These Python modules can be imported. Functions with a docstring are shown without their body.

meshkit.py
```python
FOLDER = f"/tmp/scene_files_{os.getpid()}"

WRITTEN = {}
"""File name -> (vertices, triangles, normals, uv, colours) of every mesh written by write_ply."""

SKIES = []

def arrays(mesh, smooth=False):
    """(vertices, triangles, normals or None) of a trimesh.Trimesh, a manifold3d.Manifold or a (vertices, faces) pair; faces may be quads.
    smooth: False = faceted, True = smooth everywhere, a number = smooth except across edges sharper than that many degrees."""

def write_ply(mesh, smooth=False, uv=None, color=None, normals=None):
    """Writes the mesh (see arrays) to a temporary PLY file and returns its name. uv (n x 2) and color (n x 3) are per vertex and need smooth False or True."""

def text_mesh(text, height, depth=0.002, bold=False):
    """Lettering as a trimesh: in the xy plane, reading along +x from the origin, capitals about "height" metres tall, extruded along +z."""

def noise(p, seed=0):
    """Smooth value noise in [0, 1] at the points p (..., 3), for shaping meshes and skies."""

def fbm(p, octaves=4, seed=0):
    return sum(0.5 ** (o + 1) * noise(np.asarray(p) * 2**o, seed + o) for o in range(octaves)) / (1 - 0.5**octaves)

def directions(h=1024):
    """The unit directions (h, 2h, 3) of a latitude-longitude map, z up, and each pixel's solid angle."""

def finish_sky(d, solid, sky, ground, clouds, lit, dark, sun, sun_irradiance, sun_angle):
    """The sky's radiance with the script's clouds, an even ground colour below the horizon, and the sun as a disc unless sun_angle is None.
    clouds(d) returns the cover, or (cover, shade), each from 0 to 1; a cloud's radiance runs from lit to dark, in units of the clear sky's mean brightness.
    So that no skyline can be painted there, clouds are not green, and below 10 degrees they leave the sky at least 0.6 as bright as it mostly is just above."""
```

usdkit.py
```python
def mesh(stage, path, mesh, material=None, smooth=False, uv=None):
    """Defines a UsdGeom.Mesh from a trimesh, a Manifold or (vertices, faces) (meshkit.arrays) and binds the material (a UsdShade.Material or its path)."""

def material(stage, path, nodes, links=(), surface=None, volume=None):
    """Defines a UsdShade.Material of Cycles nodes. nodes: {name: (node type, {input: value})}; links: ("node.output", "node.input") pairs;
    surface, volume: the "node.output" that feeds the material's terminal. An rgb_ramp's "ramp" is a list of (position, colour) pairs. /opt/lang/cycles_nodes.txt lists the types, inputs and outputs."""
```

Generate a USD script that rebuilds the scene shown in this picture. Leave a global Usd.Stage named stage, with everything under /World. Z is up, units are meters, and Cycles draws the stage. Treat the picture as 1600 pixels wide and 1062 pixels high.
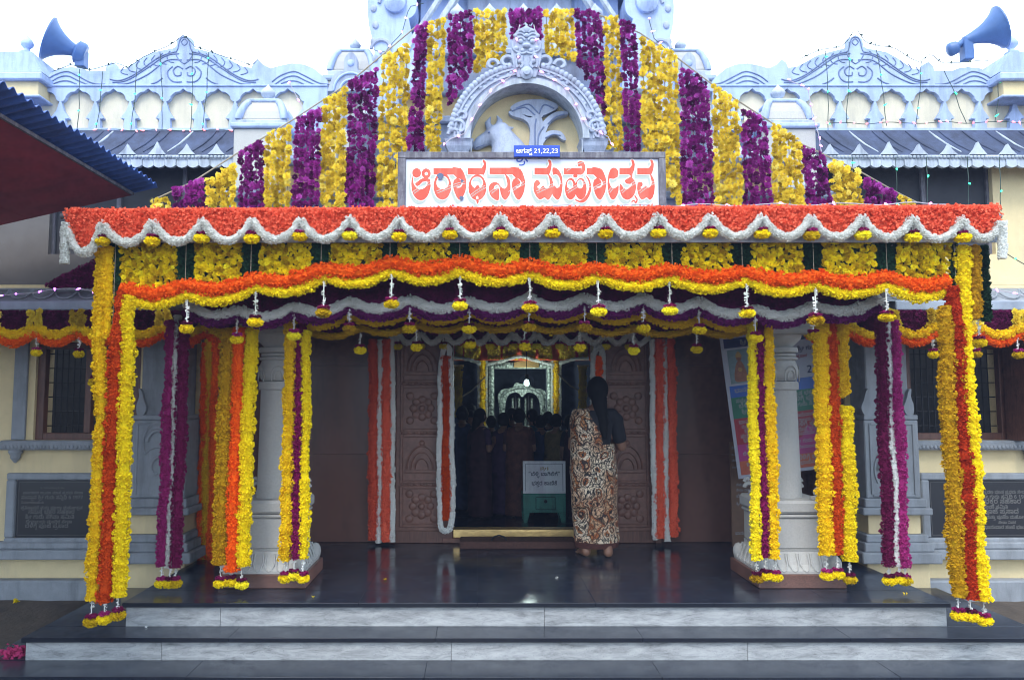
import math, numpy as np, trimesh, shapely, shapely.affinity as aff, manifold3d, usdkit, meshkit
from shapely.geometry import Polygon, LineString, Point, box as sbox
from pxr import Usd, UsdGeom, UsdLux, UsdShade, Sdf, Gf, Vt

stage = Usd.Stage.CreateInMemory()
UsdGeom.SetStageUpAxis(stage, 'Z'); UsdGeom.SetStageMetersPerUnit(stage, 1.0)
UsdGeom.Xform.Define(stage, '/World'); UsdGeom.Scope.Define(stage, '/World/Looks')

# ---------------------------------------------------------------- camera (platform floor is z = 0)
F, CX, CY, EYE = 1220., 745., 520., 1.41
PITCH = math.atan(100 / F)
cam = UsdGeom.Camera.Define(stage, '/World/camera')
cam.AddTranslateOp().Set((0, 0, EYE)); cam.AddRotateXOp().Set(90 + math.degrees(PITCH))
cam.CreateHorizontalApertureAttr(36.0); cam.CreateVerticalApertureAttr(36.0 * 1062 / 1600)
cam.CreateFocalLengthAttr(F / 1600 * 36)
cam.CreateHorizontalApertureOffsetAttr((800 - CX) / 1600 * 36); cam.CreateVerticalApertureOffsetAttr((CY - 531) / 1600 * 36)
cam.CreateClippingRangeAttr(Gf.Vec2f(0.05, 500))
cam.CreateExposureAttr(1.38)

FLARE_VEIL = 0.0022  # density of the added volume that stands in for lens flare

# ---------------------------------------------------------------- sky and sun (bright overcast)
SUN_EL, SUN_AZ = math.radians(52), math.radians(200)          # azimuth = atan2(x, y): behind the camera, a little to the left
usdkit.material(stage, '/World/Looks/sky_light', {
    'sky': ('sky_texture', {'sky_type': 'single_scattering', 'sun_disc': False, 'sun_elevation': SUN_EL, 'sun_rotation': SUN_AZ}),
    'tc': ('texture_coordinate', {}), 'mp': ('mapping', {'scale': (1, 1, 2.2)}),
    'n': ('noise_texture', {'scale': 1.7, 'detail': 6, 'roughness': 0.55}),
    'cl': ('rgb_ramp', {'ramp': [(0.34, (2.9, 6.3, 9.4)), (0.46, (7.0, 9.5, 11.8)), (0.54, (9.4, 10.6, 12.1)), (0.75, (11.4, 12.2, 12.9)), (1.0, (13., 13.4, 13.7))]}),
    'mx': ('mix_color', {'fac': 0.9}),
    'bg': ('background_shader', {'strength': 0.1})},
    [('tc.generated', 'mp.vector'), ('mp.vector', 'n.vector'), ('n.fac', 'cl.fac'), ('sky.color', 'mx.a'), ('cl.color', 'mx.b'), ('mx.result', 'bg.color')], surface='bg.background')
dome = UsdLux.DomeLight.Define(stage, '/World/sky')
UsdShade.MaterialBindingAPI.Apply(dome.GetPrim()).Bind(UsdShade.Material.Get(stage, '/World/Looks/sky_light'))
dome.GetPrim().SetCustomDataByKey('kind', 'structure'); dome.GetPrim().SetCustomDataByKey('label', 'bright white overcast sky'); dome.GetPrim().SetCustomDataByKey('category', 'sky')
sun = UsdLux.DistantLight.Define(stage, '/World/sun')
sun.CreateIntensityAttr(0.3); sun.CreateAngleAttr(24.0); sun.CreateNormalizeAttr(True); sun.CreateColorAttr((1, 0.97, 0.92))
sun.AddRotateZOp().Set(-math.degrees(SUN_AZ) + 180); sun.AddRotateXOp().Set(90 - math.degrees(SUN_EL)); 

# ---------------------------------------------------------------- helpers
def ray(px, py):
    a, b = (px - CX) / F, (CY - py) / F
    y = math.cos(PITCH) - b * math.sin(PITCH)
    return a / y, (math.sin(PITCH) + b * math.cos(PITCH)) / y
def P(px, py, d):                       # the point of the plane y = d seen at a pixel of the photograph
    a, b = ray(px, py); return np.array([a * d, d, EYE + b * d])
def PZ(px, py, z):                      # the point of the plane z seen at a pixel
    a, b = ray(px, py); d = (z - EYE) / b; return np.array([a * d, d, z])
XC = 0.41                               # the building's axis of symmetry

taken, at = {}, {}
def free(path):
    n = taken.get(path, 0); taken[path] = n + 1
    return path if n == 0 else f'{path}_{n:03d}'
def say(p, label=None, cat=None, group=None, kind=None):
    for k, v in (('label', label), ('category', cat), ('group', group), ('kind', kind)):
        if v: p.SetCustomDataByKey(k, v)
def thing(name, label, cat, loc=(0, 0, 0), group=None, kind=None):
    path = free('/World/' + name); x = UsdGeom.Xform.Define(stage, path)
    loc = tuple(float(c) for c in loc); x.AddTranslateOp().Set(loc); at[path] = np.array(loc); say(x.GetPrim(), label, cat, group, kind)
    return path
def copy(src, label, cat, loc, group=None, rotz=0, scale=None):
    path = free(src); x = UsdGeom.Xform.Define(stage, path)
    x.AddTranslateOp().Set(tuple(float(c) for c in loc))
    if rotz: x.AddRotateZOp().Set(rotz)
    if scale: x.AddScaleOp().Set(tuple(scale) if np.ndim(scale) else (scale,) * 3)
    x.GetPrim().GetReferences().AddInternalReference(src); x.GetPrim().SetInstanceable(True); say(x.GetPrim(), label, cat, group)
    return path
def top_of(path): return '/'.join(path.split('/')[:3])
def tidy(b):
    v, f = b.get() if isinstance(b, B) else (np.array(b.vertices), np.array(b.faces))
    u, i = np.unique(f, return_inverse=True); return v[u], i.reshape(f.shape)      # no unused points
def part(parent, name, b, mat, smooth=False, label=None, kind=None):
    path = free(f'{parent}/{name}'); v, f = tidy(b)
    usdkit.mesh(stage, path, (v - at.get(top_of(path), 0), f), '/World/Looks/' + mat, smooth=smooth)
    say(stage.GetPrimAtPath(path), label, kind=kind)
    return path
def single(name, b, mat, label, cat, group=None, kind=None, smooth=False):     # a thing (or piece of the setting) that is one mesh
    path = free('/World/' + name); v, f = tidy(b)
    usdkit.mesh(stage, path, (v, f), '/World/Looks/' + mat, smooth=smooth); say(stage.GetPrimAtPath(path), label, cat, group, kind)
    return path

def rot(axis, a):
    return trimesh.transformations.rotation_matrix(a, axis)[:3, :3]
class B:
    """Collects shapes into one mesh."""
    def __init__(s): s.v, s.f, s.n = [], [], 0
    def add(s, v, f):
        v = np.asarray(v, float); f = np.asarray(f, int)
        if f.shape[1] == 4: f = np.vstack([f[:, [0, 1, 2]], f[:, [0, 2, 3]]])
        s.v.append(v); s.f.append(f + s.n); s.n += len(v); return s
    def tm(s, m): return s.add(m.vertices, m.faces)
    def box(s, x0, x1, y0, y1, z0, z1, bev=0.004):
        x0, x1 = sorted((x0, x1)); y0, y1 = sorted((y0, y1)); z0, z1 = sorted((z0, z1))
        b = min(bev, (x1 - x0) / 3, (y1 - y0) / 3, (z1 - z0) / 3)
        if b <= 0:
            return s.add([[x, y, z] for x in (x0, x1) for y in (y0, y1) for z in (z0, z1)], [[0, 1, 3, 2], [4, 6, 7, 5], [0, 4, 5, 1], [2, 3, 7, 6], [0, 2, 6, 4], [1, 5, 7, 3]])
        pts = []
        for X, dx in ((x0, 1), (x1, -1)):
            for Y, dy in ((y0, 1), (y1, -1)):
                for Z, dz in ((z0, 1), (z1, -1)):
                    pts += [[X + dx * b, Y + dy * b, Z], [X + dx * b, Y, Z + dz * b], [X, Y + dy * b, Z + dz * b]]
        m = manifold3d.Manifold.hull_points(np.array(pts)).to_mesh()
        return s.add(m.vert_properties[:, :3], m.tri_verts)
    def prism(s, poly, y0, y1):          # poly in (x, z), extruded along y
        for g in getattr(poly, 'geoms', [poly]):
            if g.geom_type != 'Polygon' or g.area < 1e-7: continue
            m = trimesh.creation.extrude_polygon(g, abs(y1 - y0), engine='earcut'); v = m.vertices
            s.add(np.c_[v[:, 0], max(y0, y1) - v[:, 2], v[:, 1]], m.faces)
        return s
    def prismx(s, poly, x0, x1):         # poly in (y, z), extruded along x
        m = trimesh.creation.extrude_polygon(Polygon(poly), abs(x1 - x0), engine='earcut'); v = m.vertices
        return s.add(np.c_[min(x0, x1) + v[:, 2], v[:, 0], v[:, 1]], m.faces)
    def lathe(s, prof, c, n=24, axis=None, sq=False):   # prof: (r, h); sq: square section
        prof = np.array(prof, float); n = 4 if sq else n
        t = np.arange(n) * 2 * np.pi / n + (np.pi / 4 if sq else 0); k = math.sqrt(2) if sq else 1
        v = np.stack([np.outer(prof[:, 0], np.cos(t)) * k, np.outer(prof[:, 0], np.sin(t)) * k, np.repeat(prof[:, 1:2], n, 1)], -1).reshape(-1, 3)
        i, j = np.meshgrid(np.arange(len(prof) - 1), np.arange(n), indexing='ij')
        q = np.stack([i * n + j, i * n + (j + 1) % n, (i + 1) * n + (j + 1) % n, (i + 1) * n + j], -1).reshape(-1, 4)
        f = np.vstack([q[:, [0, 1, 2]], q[:, [0, 2, 3]]])
        a, z = len(v), (len(prof) - 1) * n
        v = np.vstack([v, [[0, 0, prof[0, 1]], [0, 0, prof[-1, 1]]]])
        f = np.vstack([f, [[a, (k2 + 1) % n, k2] for k2 in range(n)], [[a + 1, z + k2, z + (k2 + 1) % n] for k2 in range(n)]])
        if axis is not None: v = v @ trimesh.geometry.align_vectors([0, 0, 1], axis)[:3, :3].T
        return s.add(v + np.asarray(c, float), f)
    def tube(s, pts, r, n=6):
        pts = np.asarray(pts, float); r = np.broadcast_to(r, (len(pts),)); t = np.gradient(pts, axis=0)
        t /= np.linalg.norm(t, axis=1, keepdims=True) + 1e-12
        a = np.cross(t, np.where(np.abs(t[:, 1:2]) < 0.9, [0, 1., 0], [1., 0, 0])); a /= np.linalg.norm(a, axis=1, keepdims=True) + 1e-12
        b = np.cross(t, a); w = np.arange(n) * 2 * np.pi / n
        v = pts[:, None] + r[:, None, None] * (np.cos(w)[None, :, None] * a[:, None] + np.sin(w)[None, :, None] * b[:, None])
        i, j = np.meshgrid(np.arange(len(pts) - 1), np.arange(n), indexing='ij')
        q = np.stack([i * n + j, i * n + (j + 1) % n, (i + 1) * n + (j + 1) % n, (i + 1) * n + j], -1).reshape(-1, 4)
        f = [np.vstack([q[:, [0, 1, 2]], q[:, [0, 2, 3]]]), [[0, k + 1, k] for k in range(1, n - 1)], [[(len(pts) - 1) * n + c for c in (0, k, k + 1)] for k in range(1, n - 1)]]
        return s.add(v.reshape(-1, 3), np.vstack(f))
    def ball(s, c, r, sub=2, sc=(1, 1, 1)):
        m = trimesh.creation.icosphere(sub); return s.add(m.vertices * np.array(sc) * r + np.asarray(c, float), m.faces)
    def get(s): return np.vstack(s.v), np.vstack(s.f)
def flip(b):                              # mirror at the building's axis
    v, f = b.get(); o = B(); v = v.copy(); v[:, 0] = 2 * XC - v[:, 0]; return o.add(v, f[:, ::-1])
def sidey(b, s): return b if s < 0 else flip(b)
def pxpoly(pts, d):
    q = np.array([P(x, y, d) for x, y in pts]); return Polygon(q[:, [0, 2]]).buffer(0)
def spline(p, n=6, closed=False):
    p = np.array(p, float); N = len(p); o = []
    for i in range(N if closed else N - 1):
        g = (lambda k: p[k % N]) if closed else (lambda k: p[min(max(k, 0), N - 1)])
        a, b, c, d = g(i - 1), g(i), g(i + 1), g(i + 2)
        for t in np.arange(n) / n: o.append(.5 * (2 * b + (c - a) * t + (2 * a - 5 * b + 4 * c - d) * t * t + (3 * b - a - 3 * c + d) * t ** 3))
    if not closed: o.append(p[-1])
    return np.array(o)
WORDS = ['first', 'second', 'third', 'fourth', 'fifth', 'sixth', 'seventh', 'eighth', 'ninth', 'tenth', 'eleventh', 'twelfth', 'thirteenth', 'fourteenth', 'fifteenth', 'sixteenth', 'seventeenth', 'eighteenth', 'nineteenth', 'twentieth', 'twenty-first', 'twenty-second', 'twenty-third', 'twenty-fourth', 'twenty-fifth', 'twenty-sixth', 'twenty-seventh', 'twenty-eighth']
def nth(i, n):
    if i < (n + 1) // 2: return ('leftmost' if i == 0 else f'{WORDS[i]} from the left')
    k = n - 1 - i; return 'rightmost' if k == 0 else f'{WORDS[k]} from the right'

# ---------------------------------------------------------------- materials
def mat(name, color, rough=0.6, var=0.25, scale=6, bump=0.0, bscale=80, metal=0, dirt=None, dirt_scale=1.2, dirt_amt=0.5, coat=0, spec=0.5, stretch=None, color2=None):
    c = np.array(color, float); c2 = np.array(color2) if color2 is not None else c * (1 - var)
    n = {'tc': ('geometry', {}), 'n': ('noise_texture', {'scale': scale, 'detail': 6, 'roughness': 0.6}),
         'r': ('rgb_ramp', {'ramp': [(0.3, c2), (0.7, c)]}), 'p': ('principled_bsdf', {'roughness': rough, 'metallic': metal, 'coat_weight': coat, 'specular_ior_level': spec})}
    l = [('n.fac', 'r.fac')]
    src = 'tc.position'
    if stretch:
        n['mp'] = ('mapping', {'scale': stretch[0], 'rotation': stretch[1]}); l += [('tc.position', 'mp.vector')]; src = 'mp.vector'
    l += [(src, 'n.vector')]
    out = 'r.color'
    if dirt is not None:
        n.update({'dm': ('mapping', {'scale': (2.2, 2.2, 0.4)}), 'dn': ('noise_texture', {'scale': dirt_scale, 'detail': 8, 'roughness': 0.7}), 'dr': ('rgb_ramp', {'ramp': [(0.46, (0, 0, 0)), (0.68, (dirt_amt,) * 3)]}), 'dx': ('mix_color', {'b': dirt})})
        l += [('tc.position', 'dm.vector'), ('dm.vector', 'dn.vector'), ('dn.fac', 'dr.fac'), ('dr.color', 'dx.fac'), (out, 'dx.a')]; out = 'dx.result'
    l += [(out, 'p.base_color')]
    if bump:
        n.update({'bn': ('noise_texture', {'scale': bscale, 'detail': 4}), 'b': ('bump', {'strength': bump, 'distance': 0.01})}); l += [('tc.position', 'bn.vector'), ('bn.fac', 'b.height'), ('b.normal', 'p.normal')]
    usdkit.material(stage, '/World/Looks/' + name, n, l, surface='p.BSDF')
def flower(name, dark, mid, bright, trans=0.25, rough=0.75):
    usdkit.material(stage, '/World/Looks/' + name, {
        'g': ('geometry', {}), 'o': ('object_info', {}), 'a': ('math', {'math_type': 'add'}), 'f': ('math', {'math_type': 'fraction'}),
        'r': ('rgb_ramp', {'ramp': [(0, dark), (0.28, tuple(0.45 * a + 0.55 * c for a, c in zip(dark, mid))), (0.55, mid), (0.85, mid), (1, bright)]}), 'p': ('principled_bsdf', {'roughness': rough, 'specular_ior_level': 0.2}),
        't': ('translucent_bsdf', {}), 'm': ('mix_closure', {'fac': trans})},
        [('g.random_per_island', 'a.value1'), ('o.random', 'a.value2'), ('a.value', 'f.value1'), ('f.value', 'r.fac'), ('r.color', 'p.base_color'), ('r.color', 't.color'), ('p.BSDF', 'm.closure1'), ('t.BSDF', 'm.closure2')], surface='m.closure')
def glow(name, color, strength, base=(0.5, 0.5, 0.5)):
    usdkit.material(stage, '/World/Looks/' + name, {'p': ('principled_bsdf', {'base_color': base, 'roughness': 0.3, 'emission_color': color, 'emission_strength': strength})}, [], surface='p.BSDF')

mat('cream_plaster', (0.7, 0.56, 0.32), 0.85, 0.12, 5, 0.15, 120, dirt=(0.33, 0.28, 0.21), dirt_amt=0.45)
mat('veil_paled_cream', (0.64, 0.58, 0.45), 0.85, 0.12, 5, 0.2, 110, dirt=(0.36, 0.34, 0.3), dirt_amt=0.6, dirt_scale=2.5)  # cream plaster paled; the bright veil up there is put into the colour
mat('shade_grey_plaster', (0.13, 0.115, 0.11), 0.85, 0.2, 4, 0.15, 120, dirt=(0.13, 0.12, 0.12), dirt_amt=0.5)  # shade under the shed roof is put into this darker wall colour
mat('blue_paint', (0.33, 0.375, 0.44), 0.65, 0.14, 7, 0.15, 90, dirt=(0.17, 0.19, 0.23), dirt_amt=0.55, dirt_scale=2.2)
mat('blue_groove', (0.17, 0.22, 0.38), 0.8, 0.3, 12)
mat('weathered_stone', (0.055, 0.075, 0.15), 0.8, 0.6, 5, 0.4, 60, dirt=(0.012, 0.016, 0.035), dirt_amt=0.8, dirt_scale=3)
mat('parapet_paint', (0.4, 0.5, 0.76), 0.75, 0.16, 7, 0.3, 70, dirt=(0.2, 0.24, 0.34), dirt_amt=0.75, dirt_scale=3.2)  # trim paint made bluer and paler; lens flare is put into the colour
mat('stucco', (0.38, 0.43, 0.56), 0.8, 0.2, 9, 0.3, 90, dirt=(0.18, 0.19, 0.25), dirt_amt=0.75, dirt_scale=5)  # carved grey shifted to blue, the flare tint painted in
mat('cornice_paint', (0.45, 0.5, 0.58), 0.7, 0.2, 14, 0.2, 90, dirt=(0.12, 0.14, 0.18), dirt_amt=0.8, dirt_scale=4)
mat('pillar_stone', (0.46, 0.45, 0.43), 0.75, 0.18, 90, 0.12, 200, dirt=(0.3, 0.29, 0.28), dirt_amt=0.4)
mat('carved_grey', (0.265, 0.283, 0.31), 0.75, 0.18, 9, 0.25, 90, dirt=(0.13, 0.135, 0.145), dirt_amt=0.65, dirt_scale=3)
mat('brown_granite', (0.2, 0.1, 0.078), 0.28, 0.6, 140, 0.03, 150, dirt=(0.06, 0.035, 0.03), dirt_amt=0.6, dirt_scale=1.5)
mat('wood', (0.15, 0.062, 0.04), 0.45, 0.5, 9, 0.2, 60, stretch=((6, 6, 0.8), (0, 0, 0)))
mat('carved_wood', (0.2, 0.09, 0.062), 0.45, 0.4, 20, 0.3, 70)
mat('brass', (0.75, 0.5, 0.2), 0.35, 0.3, 8, 0.35, 40, metal=0.9)
mat('dark_metal', (0.03, 0.03, 0.035), 0.5, 0.3, 20, metal=0.6)
mat('steel_pipe', (0.25, 0.27, 0.3), 0.4, 0.3, 20, metal=0.7)
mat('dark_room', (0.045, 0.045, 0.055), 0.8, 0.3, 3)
mat('dirt', (0.105, 0.08, 0.062), 0.95, 0.45, 3.5, 0.9, 25, dirt=(0.05, 0.04, 0.035), dirt_amt=0.7, dirt_scale=1.6)
mat('mat_brown', (0.1, 0.045, 0.035), 0.9, 0.4, 60, 0.6, 300)
mat('black_slab', (0.013, 0.013, 0.017), 0.3, 0.5, 200, coat=0.3)
mat('engraved', (0.13, 0.125, 0.12), 0.7, 0.3, 40)
mat('tin_blue', (0.05, 0.12, 0.42), 0.5, 0.4, 6, dirt=(0.03, 0.045, 0.13), dirt_amt=0.6)
mat('red_oxide', (0.36, 0.03, 0.05), 0.6, 0.35, 4, 0.1, 60, dirt=(0.16, 0.02, 0.05), dirt_amt=0.5)
mat('horn_grey', (0.07, 0.15, 0.36), 0.45, 0.2, 8)
mat('board_white', (0.6, 0.63, 0.76), 0.6, 0.06, 4, dirt=(0.5, 0.5, 0.55), dirt_amt=0.4)
mat('frame_slate', (0.13, 0.12, 0.15), 0.7, 0.4, 18, 0.4, 60, dirt=(0.5, 0.5, 0.52), dirt_amt=0.35, dirt_scale=9)
mat('sign_red', (0.72, 0.07, 0.035), 0.55, 0.12, 9, dirt=(0.8, 0.25, 0.17), dirt_amt=0.4, dirt_scale=5)
mat('sign_sage', (0.42, 0.47, 0.42), 0.6, 0.1, 9)
mat('sign_white', (0.85, 0.84, 0.8), 0.6, 0.05, 9)
mat('stain_blue', (0.1, 0.13, 0.22), 0.7, 0.3, 9)
mat('plate_blue', (0.012, 0.06, 0.42), 0.4, 0.15, 9)
mat('sea_green', (0.05, 0.25, 0.19), 0.5, 0.25, 6, dirt=(0.03, 0.07, 0.06), dirt_amt=0.7, dirt_scale=4)
mat('box_white', (0.88, 0.88, 0.9), 0.5, 0.1, 6, dirt=(0.42, 0.3, 0.42), dirt_amt=0.4, dirt_scale=2)
mat('ink_navy', (0.03, 0.035, 0.09), 0.6, 0.2, 9); mat('ink_gold', (0.35, 0.2, 0.03), 0.6, 0.2, 9)
mat('banner_white', (0.36, 0.36, 0.42), 0.4, 0.08, 4); mat('banner_navy', (0.03, 0.035, 0.12), 0.4, 0.2, 4); mat('banner_blue', (0.02, 0.1, 0.42), 0.4, 0.2, 4)
mat('banner_green', (0.01, 0.14, 0.08), 0.4, 0.2, 4); mat('banner_red', (0.3, 0.015, 0.03), 0.4, 0.2, 4); mat('banner_magenta', (0.38, 0.03, 0.18), 0.4, 0.35, 5); mat('banner_orange', (0.45, 0.1, 0.05), 0.4, 0.25, 5)
mat('banner_text', (0.25, 0.25, 0.26), 0.5, 0.1, 9); mat('portrait_ground', (0.2, 0.28, 0.3), 0.5, 0.4, 6); mat('portrait_robe', (0.34, 0.14, 0.08), 0.5, 0.4, 30); mat('portrait_gold', (0.5, 0.3, 0.1), 0.5, 0.4, 30)
mat('brown_board', (0.16, 0.085, 0.05), 0.55, 0.25, 5)
mat('silver', (0.6, 0.68, 0.6), 0.4, 0.5, 26, 1.0, 40, metal=0.5, color2=(0.015, 0.025, 0.025))
mat('skin', (0.22, 0.11, 0.07), 0.5, 0.15, 12); mat('sole_skin', (0.45, 0.26, 0.18), 0.6, 0.15, 20)
mat('hair', (0.009, 0.008, 0.009), 0.75, 0.4, 60, 0.6, 90, spec=0.2); mat('black_cloth', (0.012, 0.012, 0.018), 0.85, 0.3, 30, 0.2, 120)
mat('wire', (0.03, 0.06, 0.05), 0.6, 0.3, 20); mat('white_wire', (0.5, 0.45, 0.5), 0.6, 0.2, 20); mat('rope', (0.35, 0.3, 0.22), 0.8, 0.3, 60)
mat('leaf_dark', (0.012, 0.035, 0.016), 0.7, 0.5, 30)
for nm, c in dict(cloth_maroon=(0.05, 0.014, 0.025), cloth_blue=(0.02, 0.035, 0.1), cloth_orange=(0.15, 0.055, 0.04), cloth_green=(0.02, 0.05, 0.04), cloth_ochre=(0.18, 0.12, 0.04), cloth_plum=(0.05, 0.018, 0.06), cloth_rust=(0.09, 0.03, 0.035), cloth_grey=(0.06, 0.06, 0.09), cloth_teal=(0.05, 0.12, 0.16)).items():
    mat(nm, c, 0.8, 0.45, 14, 0.2, 60)
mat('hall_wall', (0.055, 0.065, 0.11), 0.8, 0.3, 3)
glow('bulb_lit', (0.78, 0.97, 0.92), 150); glow('light_green', (0.05, 1, 0.4), 1.1, (0.02, 0.4, 0.2)); glow('light_pink', (1, 0.3, 0.8), 1.3, (0.6, 0.3, 0.5)); glow('light_violet', (0.6, 0.15, 1), 2.0, (0.4, 0.2, 0.6)); glow('light_red', (1, 0.2, 0.25), 1.0, (0.6, 0.2, 0.2))
flower('yellow_petal', (0.45, 0.26, 0.002), (0.9, 0.71, 0.003), (0.96, 0.86, 0.03))
flower('amber_petal', (0.42, 0.2, 0.002), (0.89, 0.61, 0.003), (0.96, 0.76, 0.012))
flower('pale_yellow_petal', (0.5, 0.33, 0.02), (0.85, 0.66, 0.06), (0.95, 0.82, 0.2))
flower('orange_petal', (0.42, 0.025, 0.001), (0.92, 0.145, 0.002), (0.98, 0.3, 0.008))
flower('coral_petal', (0.5, 0.05, 0.02), (0.86, 0.17, 0.085), (0.95, 0.4, 0.27))
flower('magenta_petal', (0.07, 0.002, 0.025), (0.24, 0.008, 0.09), (0.42, 0.03, 0.2))
flower('purple_petal', (0.06, 0.003, 0.03), (0.18, 0.008, 0.085), (0.3, 0.02, 0.16))
flower('flare_violet_petal', (0.09, 0.005, 0.07), (0.3, 0.02, 0.24), (0.52, 0.09, 0.46))  # purple petals pushed to violet; tint of the lens flare is painted in
flower('white_petal', (0.62, 0.62, 0.57), (0.86, 0.86, 0.83), (0.9, 0.9, 0.88), 0.4)
flower('fern_leaf', (0.008, 0.03, 0.012), (0.02, 0.065, 0.03), (0.035, 0.1, 0.045))
flower('pink_petal', (0.45, 0.04, 0.14), (0.65, 0.08, 0.25), (0.75, 0.2, 0.4))
# polished black granite with fine light flecks, joints kept by real gaps
usdkit.material(stage, '/World/Looks/black_granite', {
    'g': ('geometry', {}), 'v': ('voronoi_texture', {'scale': 160}), 'vr': ('rgb_ramp', {'ramp': [(0.0, (0.1, 0.13, 0.22)), (0.13, (0.013, 0.017, 0.03)), (0.45, (0.007, 0.009, 0.015))]}),
    'n': ('noise_texture', {'scale': 3.0, 'detail': 6}), 'rr': ('rgb_ramp', {'ramp': [(0.3, (0.1, 0.1, 0.1)), (0.7, (0.24, 0.24, 0.24))]}), 'd': ('noise_texture', {'scale': 1.3, 'detail': 9, 'roughness': 0.7}), 'dr': ('rgb_ramp', {'ramp': [(0.42, (0, 0, 0)), (0.75, (0.08, 0.08, 0.08))]}), 'dx': ('mix_color', {'b': (0.13, 0.13, 0.13)}), 'p': ('principled_bsdf', {'specular_ior_level': 0.5})},
    [('g.position', 'v.vector'), ('v.distance', 'vr.fac'), ('g.position', 'd.vector'), ('d.fac', 'dr.fac'), ('dr.color', 'dx.fac'), ('vr.color', 'dx.a'), ('dx.result', 'p.base_color'), ('g.position', 'n.vector'), ('n.fac', 'rr.fac'), ('rr.color', 'p.roughness')], surface='p.BSDF')
# grey-white veined marble of the risers
usdkit.material(stage, '/World/Looks/veined_marble', {
    'g': ('geometry', {}), 'o': ('object_info', {}), 'mp': ('mapping', {'rotation': (0, 0.5, 0), 'scale': (1.5, 1, 7)}), 'va': ('vector_math', {'math_type': 'add'}),
    'n': ('noise_texture', {'scale': 3.2, 'detail': 9, 'roughness': 0.78, 'distortion': 0.5}), 'r': ('rgb_ramp', {'ramp': [(0.3, (0.1, 0.1, 0.105)), (0.44, (0.26, 0.265, 0.27)), (0.56, (0.36, 0.365, 0.37)), (0.72, (0.46, 0.46, 0.45))]}),
    'v': ('voronoi_texture', {'scale': 62}), 'vr': ('rgb_ramp', {'ramp': [(0.0, (0.1, 0.1, 0.12)), (0.2, (1, 1, 1))]}), 'm': ('mix_color', {'blend_type': 'multiply', 'fac': 0.75}),
    's': ('noise_texture', {'scale': 1.1, 'detail': 5}), 'sr': ('rgb_ramp', {'ramp': [(0.45, (1, 1, 1)), (0.68, (0.72, 0.72, 0.72))]}), 'm2': ('mix_color', {'blend_type': 'multiply', 'fac': 0.9}), 'p': ('principled_bsdf', {'roughness': 0.35})},
    [('g.position', 'mp.vector'), ('mp.vector', 'va.vector1'), ('o.random', 'va.vector2'), ('va.vector', 'n.vector'), ('n.fac', 'r.fac'), ('g.position', 'v.vector'), ('v.distance', 'vr.fac'), ('r.color', 'm.a'), ('vr.color', 'm.b'),
     ('g.position', 's.vector'), ('s.fac', 'sr.fac'), ('m.result', 'm2.a'), ('sr.color', 'm2.b'), ('m2.result', 'p.base_color')], surface='p.BSDF')
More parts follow.
